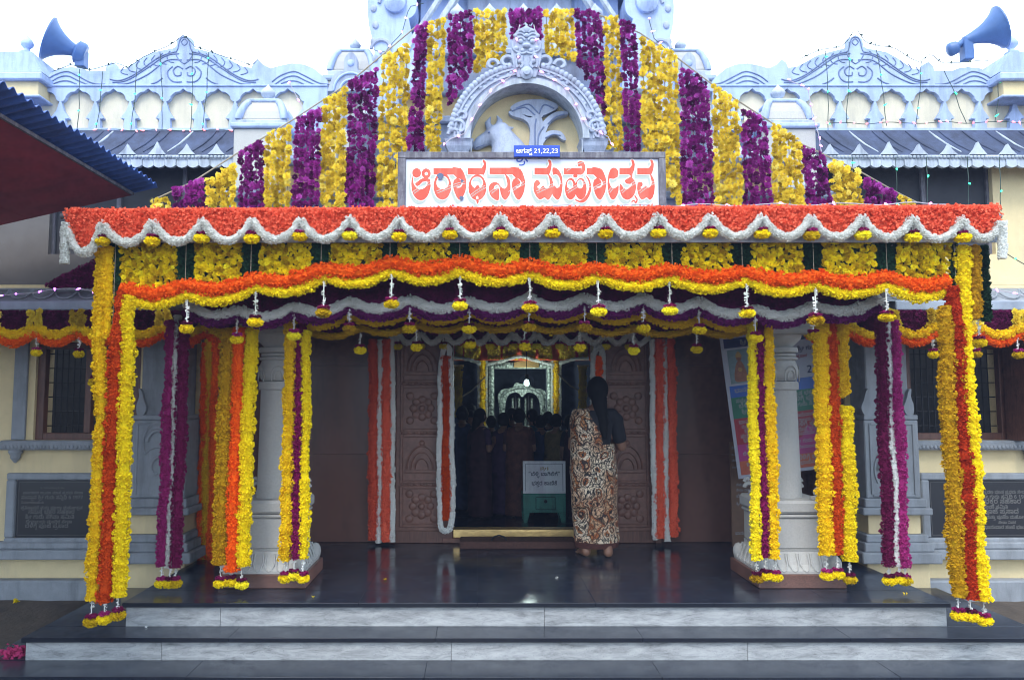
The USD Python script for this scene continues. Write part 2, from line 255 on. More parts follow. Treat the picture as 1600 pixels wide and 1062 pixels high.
# printed paisley sari cloth
usdkit.material(stage, '/World/Looks/paisley', {
    'g': ('geometry', {}), 'd': ('noise_texture', {'scale': 7, 'detail': 3}), 'ds': ('vector_math', {'math_type': 'scale', 'scale': 0.16}), 'da': ('vector_math', {'math_type': 'add'}),
    'v': ('voronoi_texture', {'scale': 7.5, 'randomness': 0.9}), 'w': ('rgb_ramp', {'interpolate': False, 'ramp': [(0, (0.03, 0.02, 0.02)), (0.08, (0.62, 0.5, 0.36)), (0.16, (0.03, 0.02, 0.02)), (0.22, (0.36, 0.13, 0.04)), (0.3, (0.7, 0.6, 0.47)), (0.42, (0.02, 0.018, 0.02)), (0.47, (0.68, 0.58, 0.45)), (0.6, (0.05, 0.03, 0.03)), (0.65, (0.4, 0.17, 0.06)), (0.75, (0.6, 0.5, 0.36))]}),
    'v2': ('voronoi_texture', {'scale': 34, 'feature': 'distance_to_edge'}), 'w2': ('rgb_ramp', {'interpolate': False, 'ramp': [(0, (0.05, 0.04, 0.04)), (0.09, (1, 1, 1))]}), 'mm': ('mix_color', {'blend_type': 'multiply', 'fac': 0.85}),
    'n': ('noise_texture', {'scale': 4.5, 'detail': 2}), 'nr': ('rgb_ramp', {'ramp': [(0.42, (1, 0.95, 0.88)), (0.58, (0.72, 0.42, 0.24))]}), 'm3': ('mix_color', {'blend_type': 'multiply', 'fac': 0.8}), 'p': ('principled_bsdf', {'roughness': 0.7, 'sheen_weight': 0.1})},
    [('g.position', 'd.vector'), ('d.color', 'ds.vector1'), ('ds.vector', 'da.vector1'), ('g.position', 'da.vector2'), ('da.vector', 'v.vector'), ('v.distance', 'w.fac'), ('da.vector', 'v2.vector'), ('v2.distance', 'w2.fac'), ('w.color', 'mm.a'), ('w2.color', 'mm.b'),
     ('g.position', 'n.vector'), ('n.fac', 'nr.fac'), ('mm.result', 'm3.a'), ('nr.color', 'm3.b'), ('m3.result', 'p.base_color')], surface='p.BSDF')
mat('sari_border', (0.1, 0.03, 0.022), 0.75, 0.5, 40)
GLYPHS=["118,119 128,133 156,141 180,136 194,122 198,111 198,97 184,72 192,48 183,23 172,13 155,4 120,-3 67,2 38,15 19,36 9,63 9,91 20,121 42,137 60,141 74,139 85,132 94,117 96,95 92,80 131,79 118,101;162,85 139,77 163,59 183,71;161,86 170,99 169,110 160,117 149,116 143,109 145,97;92,77 71,66 38,65 51,41 64,32 82,26 129,26 146,31 160,44 161,58 92,55;37,92 47,87 63,89 70,99 69,112 59,118 47,114;28,99 20,80 36,69 37,90",
"11,111 11,138 92,138 110,142 114,149 114,159 100,183 123,197 138,173 142,157 142,143 137,128 117,114 133,93 139,74 143,0 112,0 111,52 107,80 94,104 77,112 61,105 48,83 43,51 42,0 11,0 14,67 24,96 35,110;46,111 45,116 40,113 41,111",
"7,111 7,138 169,138 179,158 201,173 227,176 251,170 239,149 216,153 203,148 197,140 227,131 238,121 242,111 244,100 239,81 233,75 218,67 197,68 179,78 173,88 167,111;193,109 199,90 208,88 217,92 217,102 213,108 201,111;196,136 171,138 168,112 193,112|21,-5 11,15 7,36 12,57 20,67 39,76 62,73 76,64 101,28 118,24 126,30 131,48 127,69 116,90 142,102 155,77 159,58 158,33 148,10 127,-2 106,-3 93,1 77,13 56,46 47,50 39,46 36,36 46,6|71,77 66,89 71,101 83,106 95,101 99,89 95,77 83,73",
"-64,-91 -74,-85 -84,-68 -85,-45 -78,-25 -68,-17 -50,-12 -36,-15 -28,-23 -25,-36 -28,-47 -44,-58 -65,-57 -59,-72 -44,-73 -37,-69 -32,-58 -13,-58 -5,-72 10,-72 15,-64 13,-51 3,-42 -14,-43 -14,-23 3,-22 9,-19 10,-2 2,19 23,25 33,-11 31,-24 25,-35 35,-49 37,-61 35,-74 29,-84 10,-93 -10,-91 -23,-81 -43,-92;-23,-79 -18,-71 -27,-72;-63,-42 -48,-42 -44,-38 -44,-32 -51,-29 -58,-31;-70,-37 -76,-50 -67,-56 -65,-42",
"9,0 9,22 75,97 84,115 85,126 82,139 71,148 50,147 26,134 10,155 30,168 49,174 74,175 91,170 105,160 113,146 116,130 113,113 97,83 48,28 121,27 121,0",
"16,129 66,173 91,173 91,0 61,0 62,136 32,111",
"13,-32 26,31 55,31 53,15 36,-32",
"9,33 38,24 64,23 79,30 87,51 83,65 75,71 63,75 33,77 33,101 63,103 81,114 84,128 81,140 73,147 59,150 45,148 24,138 9,159 33,171 51,175 77,174 100,165 113,146 113,120 103,104 82,91 102,83 115,69 119,49 112,22 100,9 81,0 39,-2 9,5",
"12,176 15,185 29,197 50,201 76,195 96,177 108,150 112,120 125,109 135,95 143,70 139,37 127,18 119,11 95,1 64,-3 34,2 14,16 7,39 12,59 27,72 71,88 79,95 83,103 69,107 50,106 46,99 48,90 21,81 16,97 19,114 28,124 39,129 84,131 80,148 57,135 40,135 23,141 12,154;106,88 85,66 40,49 35,43 38,32 51,25 74,24 92,29 104,37 112,48 114,61 109,83;112,119 85,129 84,105 106,91;79,153 85,159 88,171 68,175 67,171;65,173 56,178 43,177 38,173 37,163 43,157 54,156 64,164",
"-89,-69 -83,-48 -54,-52 -30,-51 -4,-41 8,-24 9,-12 0,16 21,25 30,5 32,-14 28,-38 15,-56 -5,-68 -32,-74 -61,-74",
"57,-3 32,18 19,36 11,56 8,80 11,103 19,121 41,138 60,141 75,139 86,132 94,123 98,103 93,82 79,69 65,64 38,65 51,40 75,21;37,92 50,87 66,91 71,103 67,114 59,118 47,114 39,103;37,71 36,90 26,99 19,80 34,69",
"94,175 121,175 121,-35 94,-35|41,175 69,175 69,-35 41,-35",
"62,140 83,198 105,198 93,137 64,137|12,140 32,198 54,198 42,137 13,137",
"13,81 6,106 14,129 25,136 40,140 67,138 79,132 86,122 90,111 89,95 77,76 45,49 41,38 43,30 53,24 65,25 76,31 83,52 109,52 113,36 121,27 133,24 146,27 156,45 154,73 147,89 130,107 123,111 107,111 107,138 138,139 150,143 157,152 157,167 149,178 131,178 127,174 136,165 135,154 125,148 115,148 104,158 102,174 114,194 134,202 159,200 177,186 185,165 184,145 177,129 159,115 180,86 185,66 185,44 176,16 163,4 146,-2 122,-2 107,5 96,16 83,5 66,-2 44,-2 30,2 20,11 14,22 13,47 26,68 57,94 62,105 59,113 51,117 40,116 34,104 37,90;115,171 122,163 123,174;95,19 101,27 91,27",
"65,179 79,191 89,195 111,195 129,189 150,169 165,133 166,101 158,72 143,53 122,42 127,25 122,10 108,0 98,-2 72,-2 51,9 46,25 51,41 33,49 19,61 8,85 9,111 21,130 42,140 68,138 61,156;130,148 134,150 139,166 119,169;45,73 45,71 60,65 86,62 107,65 122,73 131,85 136,102 132,143 110,129 93,128 78,131 85,108 81,90 69,78;119,41 115,46 113,41;117,167 107,172 94,172 89,167 88,158 94,151 105,151 115,159;90,19 98,23 98,35 86,41 76,37 73,32 74,24;32,96 42,93 56,96 60,103 59,113 52,118 40,115 34,107;53,42 60,42 56,46;32,93 22,98 20,82 36,75",
"-42,-88 -40,-73 -58,-64 -68,-50 -70,-39 -66,-24 -51,-11 -39,-9 -26,-12 -15,-24 -15,-38 -20,-48 -34,-55 -15,-57 1,-54 12,-46 16,-32 12,-11 1,10 21,19 30,1 37,-23 37,-38 31,-55 21,-66 10,-72 12,-88 0,-98 -29,-99;6,-70 5,-73 8,-72;-13,-85 -7,-81 -9,-75 -15,-73 -23,-76 -22,-83;-52,-38 -37,-40 -33,-35 -33,-29 -38,-26 -46,-28;-52,-40 -58,-37 -60,-46 -50,-52",
"13,81 6,106 14,129 25,136 40,140 59,140 73,135 83,127 88,117 89,95 77,76 45,49 41,38 43,30 53,24 65,25 76,31 83,52 109,52 117,30 127,24 140,25 154,38 156,55 154,73 147,89 130,107 123,111 107,111 107,138 158,138 158,114 175,94 183,77 186,55 183,33 170,9 146,-2 117,0 96,16 72,0 52,-3 36,-1 24,6 16,16 12,28 13,47 26,68 57,94 62,105 59,113 51,117 40,116 34,104 37,90;95,19 101,27 91,27",
"-57,111 -57,138 35,137 71,126 87,112 99,84 101,48 91,17 69,0 49,-3 25,2 10,17 5,32 6,53 11,63 23,72 45,72 54,61 54,51 48,41 40,39 28,42 35,25 52,23 68,34 73,52 71,77 66,91 54,103 27,111",
"11,0 14,67 21,95 30,111 17,139 19,166 27,177 47,187 74,188 96,181 119,160 130,142 137,121 142,80 143,0 112,0 111,52 107,80 94,104 77,111 60,105 48,83 43,51 42,0;48,130 70,137 85,137 100,131 112,117 114,118 96,150 74,162 58,162 48,157 43,145;50,128 47,127 46,125 51,125;31,112 35,110 34,114",
"78,179 92,191 102,195 124,195 142,188 163,166 172,147 177,123 177,69 163,33 139,9 103,-2 73,-2 45,7 25,24 12,48 9,62 11,102 26,127 51,140 82,137 74,156;142,146 147,150 152,165 132,169 131,165;39,67 39,58 47,42 68,27 102,25 122,32 137,46 146,68 149,106 143,141 117,128 88,133 95,117 97,103 95,89 89,77 79,69 65,64;130,166 120,172 110,173 102,167 101,158 107,151 118,151 125,155;38,90 51,87 66,91 71,103 68,114 59,118 48,114 39,101;35,69 37,91 27,99 21,79",
"11,111 11,138 96,139 111,147 114,167 110,175 102,180 93,180 84,175 93,165 89,151 78,147 63,153 59,163 59,174 71,194 83,200 99,202 116,200 129,192 140,173 142,150 136,131 116,115 133,93 139,75 143,0 112,0 111,52 107,80 94,104 77,112 61,105 48,83 43,51 42,0 11,0 14,67 24,96 35,110;73,171 79,163 80,174;46,111 45,116 40,113 41,111",
"62,137 74,198 103,198 102,182 85,137|12,137 23,198 53,198 51,182 34,137",
"13,81 6,106 14,129 25,136 40,140 67,138 79,132 86,122 90,111 89,95 77,76 45,49 41,38 43,30 53,24 65,25 76,31 83,52 109,52 113,36 122,27 133,24 146,27 156,45 154,73 147,89 130,107 123,111 107,111 107,138 140,138 152,142 157,149 157,159 143,183 165,197 172,188 183,165 184,141 175,123 160,113 175,94 183,77 186,55 183,33 170,9 155,0 135,-3 109,3 112,-36 81,-36 83,2 109,3 97,17 75,1 52,-3 30,2 20,11 14,22 12,34 15,53 26,68 57,94 62,105 59,113 51,117 40,116 34,104 37,90",
"9,111 9,138 81,138 100,144 103,151 102,164 89,183 111,197 127,172 131,157 130,141 125,127 117,120 88,111 87,93 130,91 130,69 114,68 123,54 126,39 123,25 115,12 92,0 69,-3 47,0 25,12 16,24 14,39 16,53 25,68 9,69 9,91 55,91 62,98 63,105 60,111;78,24 94,35 97,47 94,60 80,70 54,68 44,55 45,35 54,26",
"-104,-80 -104,-58 -42,-57 -44,-42 -40,-28 -24,-13 -1,-12 7,-15 18,-27 22,-44 19,-59 11,-70 1,-76 -21,-79;-18,-58 -1,-52 1,-40 -4,-32 -15,-31 -22,-38 -23,-51",
"9,111 9,138 93,138 110,142 115,149 115,159 101,183 123,197 139,173 143,149 137,128 121,115 135,98 143,71 139,38 129,18 112,5 90,-2 52,0 32,10 13,37 9,62 13,86 28,110;84,25 97,30 107,39 113,59 113,76 109,91 101,103 84,111 69,111 56,106 43,91 39,75 39,54 43,43 56,29;39,117 35,111 42,113",
"9,111 9,138 98,138 98,111 88,111 87,92 130,91 130,69 114,68 123,54 126,39 123,25 115,12 92,0 69,-3 47,0 25,12 16,24 14,39 16,53 25,68 9,69 9,91 55,91 62,98 63,105 60,111;78,24 94,35 97,47 94,60 80,70 54,68 44,55 45,35 54,26",
"17,7 11,15 7,33 11,49 27,65 14,79 8,95 10,115 18,127 37,138 54,141 79,135 97,120 109,131 127,139 150,140 170,134 177,140 179,150 155,145 131,151 122,162 121,181 130,194 146,201 167,202 189,192 201,172 204,155 199,131 187,118 197,95 201,65 195,30 184,12 167,1 131,-2 111,8 101,26 100,38 104,58 116,71 133,75 154,68 161,57 161,47 158,36 138,37 138,50 128,50 123,39 128,27 137,22 149,22 159,26 166,33 172,54 172,75 165,97 157,108 145,113 131,113 119,107 109,86 83,86 75,107 58,114 42,109 37,94 47,80 66,77 66,54 43,50 37,44 36,33 43,24 52,22 75,30 89,9 70,0 49,-3 36,-2;177,172 179,155 181,154 191,164 184,178;176,171 166,181 158,183 149,180 145,173 149,166 157,164 172,168;98,118 93,112 100,113;32,67 39,61 40,68",
"9,111 9,138 83,139 100,147 102,167 98,175 90,180 81,180 72,175 81,165 77,151 66,147 51,153 47,163 47,174 59,194 71,200 87,202 104,200 117,192 126,180 130,165 128,139 114,121 87,111 88,91 130,91 130,69 114,68 123,54 126,39 123,25 115,12 92,0 69,-3 47,0 25,12 16,24 14,39 16,53 25,68 9,69 9,91 55,91 62,98 63,105 60,111;78,24 94,35 97,47 94,60 80,70 54,68 44,55 45,35 54,26;60,171 67,163 68,174",
"-36,29 -19,47 -3,30 10,24 32,27 41,38 44,55 39,82 24,102 4,117 21,141 48,120 66,91 73,55 67,25 50,4 22,-3 -10,5",
"9,111 9,138 118,138 119,114 135,97 143,71 139,38 129,18 112,5 90,-2 52,0 32,10 13,37 9,62 13,86 28,110;84,25 97,30 107,39 113,59 113,76 109,91 101,103 84,111 69,111 56,106 43,91 39,75 39,54 43,43 56,29;39,117 35,111 42,113",
"29,3 13,19 7,43 12,64 25,78 38,82 54,82 68,76 75,65 72,42 51,44 52,54 47,60 36,56 33,38 44,26 58,24 73,27 82,37 86,52 111,52 119,30 127,25 137,24 148,31 151,43 146,64 134,82 158,96 174,76 192,73 200,80 201,95 196,107 183,122 203,141 222,118 230,88 225,65 217,56 206,51 179,51 177,25 170,11 159,2 137,-3 112,3 114,-36 83,-36 86,2 111,3 99,16 85,4 68,-2 44,-2;95,25 100,19 103,25|7,111 7,138 130,138 146,141 152,147 152,159 138,183 160,197 176,172 181,149 178,136 170,123 155,114 128,111|88,71 81,81 83,94 93,102 106,100 113,90 112,77 102,70",
"7,111 7,138 125,138 144,143 150,149 152,161 150,171 144,178 134,180 121,176 129,168 130,157 123,149 115,147 104,150 98,158 98,180 108,194 120,200 145,202 160,196 175,180 179,151 172,129 149,113 168,92 178,69 179,38 174,20 165,7 145,-2 119,0 99,17 85,5 68,-2 44,-2 29,3 13,19 7,43 12,64 25,78 38,82 54,82 72,71 76,57 72,42 51,44 52,54 47,60 38,58 34,53 35,33 50,24 74,27 82,37 86,52 112,52 119,30 128,24 139,25 149,36 149,63 134,93 107,111;109,171 116,163 117,174;95,25 100,19 103,25",
"55,-2 28,10 15,26 9,49 9,74 20,105 35,119 55,127 79,126 99,119 113,105 122,86 124,49 118,27 106,11 88,0;75,24 83,28 93,42 95,74 88,91 83,97 60,102 50,97 40,84 38,51 41,41 51,28 58,24",
"9,111 9,138 144,138 144,113 161,93 170,62 169,36 159,11 150,3 128,-3 105,3 90,16 78,5 63,-2 40,-1 29,3 14,22 9,53 16,87 32,110;62,25 71,31 77,52 103,52 106,36 118,25 129,25 137,30 141,44 140,69 133,89 120,103 100,111 81,111 67,107 51,95 40,69 39,44 47,27;89,18 95,27 85,26;42,116 39,111 45,112",
"135,5 119,16 106,6 85,-2 61,-2 35,8 23,20 12,44 9,70 12,96 29,125 48,137 72,141 102,134 121,117 132,94 135,68 132,40 141,30 154,24 176,27 187,46 186,73 179,88 163,106 155,111 138,111 138,138 172,138 186,144 189,151 187,164 174,183 197,197 212,172 216,145 210,127 191,113 206,95 214,76 216,38 230,27 244,24 259,27 268,38 271,55 265,82 251,102 231,117 248,141 274,120 293,91 299,68 297,34 284,10 259,-2 227,0 205,13 189,1 174,-3 155,-2;79,25 95,33 102,43 106,77 99,99 91,108 79,114 66,114 50,106 43,95 39,61 42,45 49,34 60,27",
"8,111 8,138 109,138 126,142 131,149 131,159 117,183 139,197 155,173 159,149 152,127 130,112 147,92 157,68 158,34 147,10 127,-2 106,-3 93,1 77,13 56,46 47,50 39,46 36,36 46,6 21,-5 11,15 7,37 12,57 25,71 47,76 68,70 81,58 98,31 110,24 119,25 126,31 130,58 125,76 115,91 102,103 87,111;118,115 118,112 125,114 123,116",
"7,111 7,138 129,138 145,141 151,147 151,159 137,183 160,197 175,172 179,145 169,123 150,112 168,92 175,77 179,59 179,37 193,26 206,24 221,27 230,38 233,55 227,82 213,102 193,117 210,141 236,120 255,91 261,68 259,34 246,10 221,-2 188,1 170,12 152,-1 131,-3 114,2 98,17 74,0 53,-3 36,0 17,12 8,34 9,57 15,69 25,78 38,82 54,82 72,71 76,57 72,42 51,44 52,54 47,60 38,58 34,53 35,33 50,24 74,27 82,37 86,52 112,52 119,30 128,24 139,25 149,36 149,63 134,93 107,111;95,25 100,19 103,25",
"15,6 7,27 15,49 29,56 38,57 47,56 61,49 69,27 61,6 47,-2 38,-3 29,-2;27,24 32,16 44,16 49,24 48,34 41,39 32,38|15,74 7,95 15,116 29,124 38,125 47,124 61,116 69,95 61,74 47,66 38,65 29,66;28,89 35,83 44,84 49,92 46,104 41,107 32,106 27,99",
"45,73 45,71 60,65 86,62 112,65 127,75 132,89 130,99 113,111 99,111 99,138 122,139 132,145 132,164 120,183 142,197 154,180 162,157 159,134 145,117 158,100 161,78 150,57 122,41 127,25 122,10 108,0 98,-2 79,-3 60,2 51,9 46,19 46,29 51,41 25,55 10,76 7,103 16,125 34,138 63,139 77,131 83,121 84,95 78,85 69,78;139,117 142,119 139,119;119,41 115,46 113,41;90,19 98,23 98,35 86,41 76,37 73,32 74,24;32,96 42,93 56,96 60,103 59,113 52,118 40,115 34,107;53,42 60,42 56,46;32,93 22,98 20,82 36,75",
"7,111 7,138 116,138 116,119 136,96 142,74 142,53 134,30 118,12 95,1 53,-2 26,5 10,23 7,39 10,54 17,65 28,72 70,88 75,103 68,112 53,112 46,104 48,92 21,81 16,98 18,111;100,108 97,107 99,88 92,73 77,63 40,49 35,40 40,29 51,25 74,24 91,29 104,38 112,51 114,76 110,91",
"7,111 7,138 129,138 145,141 151,147 151,159 137,183 160,197 175,172 179,145 169,123 150,112 168,92 178,68 179,38 174,20 165,7 145,-2 119,0 99,17 85,5 68,-2 44,-2 29,3 13,19 7,43 12,64 25,78 38,82 54,82 72,71 76,57 72,42 51,44 52,54 47,60 38,58 34,53 35,33 50,24 74,27 82,37 86,52 112,52 119,30 128,24 139,25 149,36 149,63 134,93 107,111;95,25 100,19 103,25",
"17,7 8,23 7,39 13,54 27,66 12,84 8,101 10,115 23,132 45,140 65,140 82,133 97,120 120,137 153,140 174,131 189,115 198,93 201,56 192,22 177,6 153,-2 131,-2 111,8 101,26 100,38 104,58 109,65 124,74 148,72 158,63 162,50 158,36 138,37 138,50 128,50 124,39 128,27 137,23 154,24 163,30 169,40 172,66 168,91 157,108 139,114 119,107 109,86 83,86 79,102 65,113 51,114 42,109 38,101 39,89 50,79 66,77 66,54 51,53 41,49 36,40 38,30 43,24 53,22 75,30 89,9 70,0 49,-3 36,-2;97,118 93,112 100,112;32,67 39,61 40,68",
"7,111 7,138 129,138 145,141 151,147 151,159 137,183 160,197 175,172 179,145 169,123 150,112 168,92 175,77 179,37 193,27 207,24 222,27 231,38 234,55 229,80 209,106 201,111 190,111 190,138 234,138 234,115 252,94 260,77 263,56 260,32 246,9 220,-3 190,1 170,12 152,-1 131,-3 114,2 98,17 74,0 53,-3 36,0 17,12 8,34 9,57 15,69 25,78 38,82 54,82 72,71 76,57 72,42 51,44 52,54 47,60 38,58 34,53 35,33 50,24 74,27 82,37 86,52 112,52 119,30 128,24 139,25 149,36 149,63 134,93 107,111;95,25 100,19 103,25",
"8,111 8,138 109,138 127,142 131,147 131,159 117,183 140,197 155,173 159,157 158,136 149,123 140,117 118,112|21,-5 11,15 7,36 12,57 20,67 39,76 62,73 76,64 101,28 118,24 126,30 131,48 127,69 116,90 142,102 155,77 159,58 158,33 148,10 127,-2 106,-3 93,1 77,13 56,46 47,50 39,46 36,36 46,6|71,77 66,89 71,101 83,106 95,101 99,89 95,77 83,73",
"36,0 17,12 8,34 9,57 20,74 31,81 45,83 62,80 72,71 76,57 72,42 51,44 52,54 47,60 36,56 33,38 44,26 58,24 73,27 82,37 86,52 111,52 119,30 127,25 137,24 148,32 151,47 147,69 135,91 161,102 175,77 180,47 177,27 165,7 152,-1 130,-3 114,2 98,16 74,0 53,-3;95,25 100,19 103,25|7,111 7,138 129,138 145,141 151,147 151,159 137,183 160,197 175,172 179,157 177,136 169,123 154,114 127,111|88,71 81,81 83,94 93,102 106,100 113,90 112,77 102,70",
"9,111 9,138 120,138 136,141 142,147 142,159 128,183 151,197 166,173 171,149 164,127 145,113 161,94 169,71 169,36 159,11 140,-1 121,-3 103,3 105,-36 74,-36 77,2 57,-3 40,-1 21,11 14,22 9,52 11,71 19,94 32,110;62,24 71,31 77,49 103,49 107,34 119,24 129,25 137,30 141,44 140,69 133,89 120,103 100,111 81,111 67,107 51,95 40,69 39,44 47,27;78,5 79,2 102,4 90,16;89,18 95,27 86,26;42,116 39,111 45,112",
"7,111 7,138 105,138 127,145 131,155 131,166 127,175 119,180 110,180 101,175 110,165 106,151 95,147 80,154 76,163 78,180 84,190 94,197 116,202 133,200 146,192 155,180 160,157 157,139 148,125 135,117 109,112;90,171 96,163 97,174|21,-5 11,15 7,36 12,57 20,67 39,76 62,73 76,64 101,28 118,24 126,30 131,48 127,69 116,90 142,102 155,77 159,58 158,33 148,10 127,-2 106,-3 93,1 77,13 56,46 47,50 39,46 36,36 46,6|71,77 66,89 71,101 83,106 95,101 99,89 95,77 83,73",
"7,111 7,138 149,138 149,112 168,92 178,68 179,38 174,20 165,7 145,-2 119,0 99,17 85,5 68,-2 44,-2 29,3 13,19 7,43 12,64 25,78 38,82 54,82 72,71 76,57 72,42 51,44 52,54 47,60 38,58 34,53 35,33 50,24 74,27 82,37 86,52 112,52 119,30 128,24 139,25 149,36 149,63 134,93 107,111;95,25 100,19 103,25",
"21,-5 11,15 7,36 12,57 20,67 39,76 62,73 76,64 101,28 118,24 126,30 131,48 127,69 116,90 142,102 155,77 159,58 158,33 148,10 127,-2 106,-3 93,1 77,13 56,46 47,50 39,46 36,36 46,6|7,111 7,138 129,138 129,111|71,77 66,89 71,101 83,106 95,101 99,89 95,77 83,73",
"-70,-85 -77,-71 -78,-50 -72,-34 -53,-18 -36,-13 -7,-15 9,-22 20,-35 26,-50 23,-76 10,-91 -16,-91 -15,-115 -38,-115 -37,-91 -56,-93;-45,-74 -36,-62 -17,-62 -10,-73 1,-72 6,-60 2,-45 -8,-35 -19,-32 -33,-32 -47,-37 -56,-49 -57,-64 -53,-72;-20,-90 -19,-88 -26,-82 -34,-89;-31,-72 -25,-79 -22,-72",
"20,-5 8,22 7,44 15,63 31,74 54,76 68,70 97,31 106,25 121,26 134,41 137,64 134,94 127,120 108,151 103,154 88,135 62,128 37,135 29,143 25,155 25,168 29,179 43,191 67,196 96,191 131,169 154,132 165,85 165,51 159,26 140,4 122,-2 98,-1 77,13 54,48 43,50 38,46 35,36 46,6;89,170 88,167 104,157 106,167;75,172 55,170 51,164 53,155 60,150 73,153 82,169",
"-67,-30 -55,-19 -32,-15 -15,-22 3,-44 9,-21 2,10 21,19 30,-6 30,-30 25,-47 13,-65 21,-72 37,-72 40,-91 16,-92 7,-88 -4,-75 -32,-81 -55,-76 -64,-69 -70,-58 -72,-47;4,-48 -11,-59 -3,-74 12,-65;-12,-58 -23,-40 -33,-34 -43,-35 -49,-43 -48,-54 -39,-61 -14,-60",
"29,3 14,22 10,42 12,77 19,97 30,113 18,139 20,166 30,177 53,187 81,189 114,180 132,167 145,154 157,134 165,111 170,60 168,34 161,15 151,3 136,-2 121,-3 103,2 105,-36 75,-36 76,3 51,-3;62,25 71,31 77,52 103,52 106,36 118,25 129,25 136,30 141,44 140,68 133,88 119,103 100,111 80,111 67,107 51,95 40,69 39,44 47,27;50,130 77,137 105,136 119,131 140,117 118,146 90,161 63,162 50,157 45,150 44,141;78,5 79,2 102,4 90,16;89,18 95,27 85,26;31,114 35,110 52,126 47,127",
"10,86 20,133 40,161 65,173 110,173 110,148 73,149 60,143 51,135 42,116 39,95 41,93 56,107 75,111 93,108 112,93 121,67 121,45 115,25 104,10 88,0 67,-3 44,2 32,11 22,24 14,41;74,24 89,37 91,65 81,83 62,86 53,83 44,73 41,51 52,28 63,23",
"20,25 49,23 71,30 86,51 91,78 89,79 75,66 60,61 37,64 24,73 14,87 10,105 10,127 15,147 26,163 43,172 63,175 86,171 99,162 109,150 118,123 119,78 110,39 102,24 90,11 74,2 54,-2 20,-1;57,149 42,135 39,107 49,89 68,86 77,90 86,100 89,121 78,144 68,149",
"8,146 8,172 121,172 121,152 59,0 27,0 89,145",
"25,67 13,80 7,93 8,112 19,127 47,137 127,138 127,111 52,111 44,108 37,102 37,91 45,84 90,82 90,56 52,55 39,46 38,38 43,31 63,27 63,0 33,4 19,12 12,20 9,31 9,47 15,58",
"51,0 35,8 18,27 12,44 9,70 12,96 22,117 48,137 83,140 102,134 116,124 132,94 135,68 131,39 141,30 154,24 172,26 181,32 187,44 191,63 189,99 176,144 159,132 140,128 117,134 105,147 104,171 113,186 121,191 143,196 165,192 184,179 200,161 211,136 218,107 221,75 218,42 235,27 250,24 264,27 276,46 276,65 267,89 257,102 236,117 254,141 280,120 299,91 305,68 303,34 290,10 275,0 243,-2 223,5 207,17 194,5 176,-2 143,0 118,15 106,6 85,-2;179,154 181,165 161,169 174,148;155,169 143,173 135,172 130,165 131,155 139,150 151,152 159,164;79,25 95,33 102,43 106,77 99,99 91,108 79,114 66,114 50,106 43,95 39,61 42,45 49,34 60,27",
"9,111 9,138 92,138 110,142 114,147 114,159 100,183 123,197 135,180 142,157 139,131 120,114 127,101 130,84 142,59 142,41 135,21 119,6 87,-3 54,-1 30,8 19,18 12,30 8,44 10,67 37,63 37,47 43,34 56,27 69,24 91,25 105,30 113,39 116,53 97,44 83,43 65,46 54,56 51,76 57,89 71,97 100,98 90,111;117,93 102,96 103,77 117,59 130,83;102,75 84,79 77,75 76,69 81,64 90,64 98,68",
"8,67 36,63 38,40 45,31 54,27 83,24 107,33 113,42 114,54 98,45 72,44 57,51 50,64 50,81 59,93 76,100 102,99 99,122 93,136 72,118 47,114 25,124 19,134 17,147 22,165 37,178 47,181 79,179 96,171 111,158 125,132 130,111 129,83 141,59 140,34 134,21 124,10 111,3 86,-3 53,-1 35,4 22,13 10,30 7,44;129,83 103,96 101,77 116,59;98,77 80,78 75,69 82,64 91,65 99,72;77,157 75,154 92,140 96,153;74,155 57,159 47,156 44,151 45,141 53,137 65,139 73,151",
"51,44 50,58 38,58 33,49 35,33 50,24 66,25 79,31 86,52 111,52 119,30 136,24 113,65 132,76 155,40 152,68 140,91 166,102 180,77 184,57 182,28 172,10 181,-3 160,-15 152,-2 120,0 99,17 85,5 68,-2 44,-2 29,3 17,12 10,26 7,43 12,64 20,74 31,81 45,83 62,80 75,65 74,47 72,42;95,25 100,19 103,25|7,111 7,138 153,138 153,111|88,71 81,81 83,94 93,102 106,100 113,90 112,77 102,70",
"-42,-91 -55,-85 -67,-68 -69,-47 -64,-31 -53,-20 -38,-13 -18,-13 2,-20 12,-30 17,-44 17,-61 12,-75 3,-85 -10,-91;-19,-74 -5,-64 -3,-53 -5,-41 -19,-32 -38,-34 -48,-47 -46,-64 -34,-73",
"8,111 8,138 105,138 124,143 130,149 132,161 129,171 123,178 114,180 101,176 109,168 110,157 103,149 94,147 84,150 77,158 77,180 88,194 100,200 125,202 140,196 154,180 159,157 151,129 129,113 147,92 157,68 158,34 148,10 127,-2 106,-3 93,1 77,13 56,46 47,50 39,46 36,36 46,6 21,-5 11,15 7,37 12,57 25,71 47,76 68,70 81,58 98,31 110,24 119,25 126,31 130,58 125,76 115,91 102,103 87,111;115,115 116,112 125,115 123,116;89,171 96,163 97,174",
"-98,-5 -79,11 -62,-6 -43,-16 -15,-19 6,-11 15,10 12,78 15,102 26,121 43,133 65,140 101,138 128,124 145,101 153,71 150,36 142,17 120,0 101,-3 84,-1 71,6 59,24 58,53 63,63 75,72 96,72 105,61 105,51 99,41 92,39 80,42 81,33 87,25 98,22 108,24 119,34 123,45 124,70 115,95 97,111 78,114 58,110 45,96 41,74 43,2 36,-19 23,-34 -7,-44 -40,-43 -66,-33",
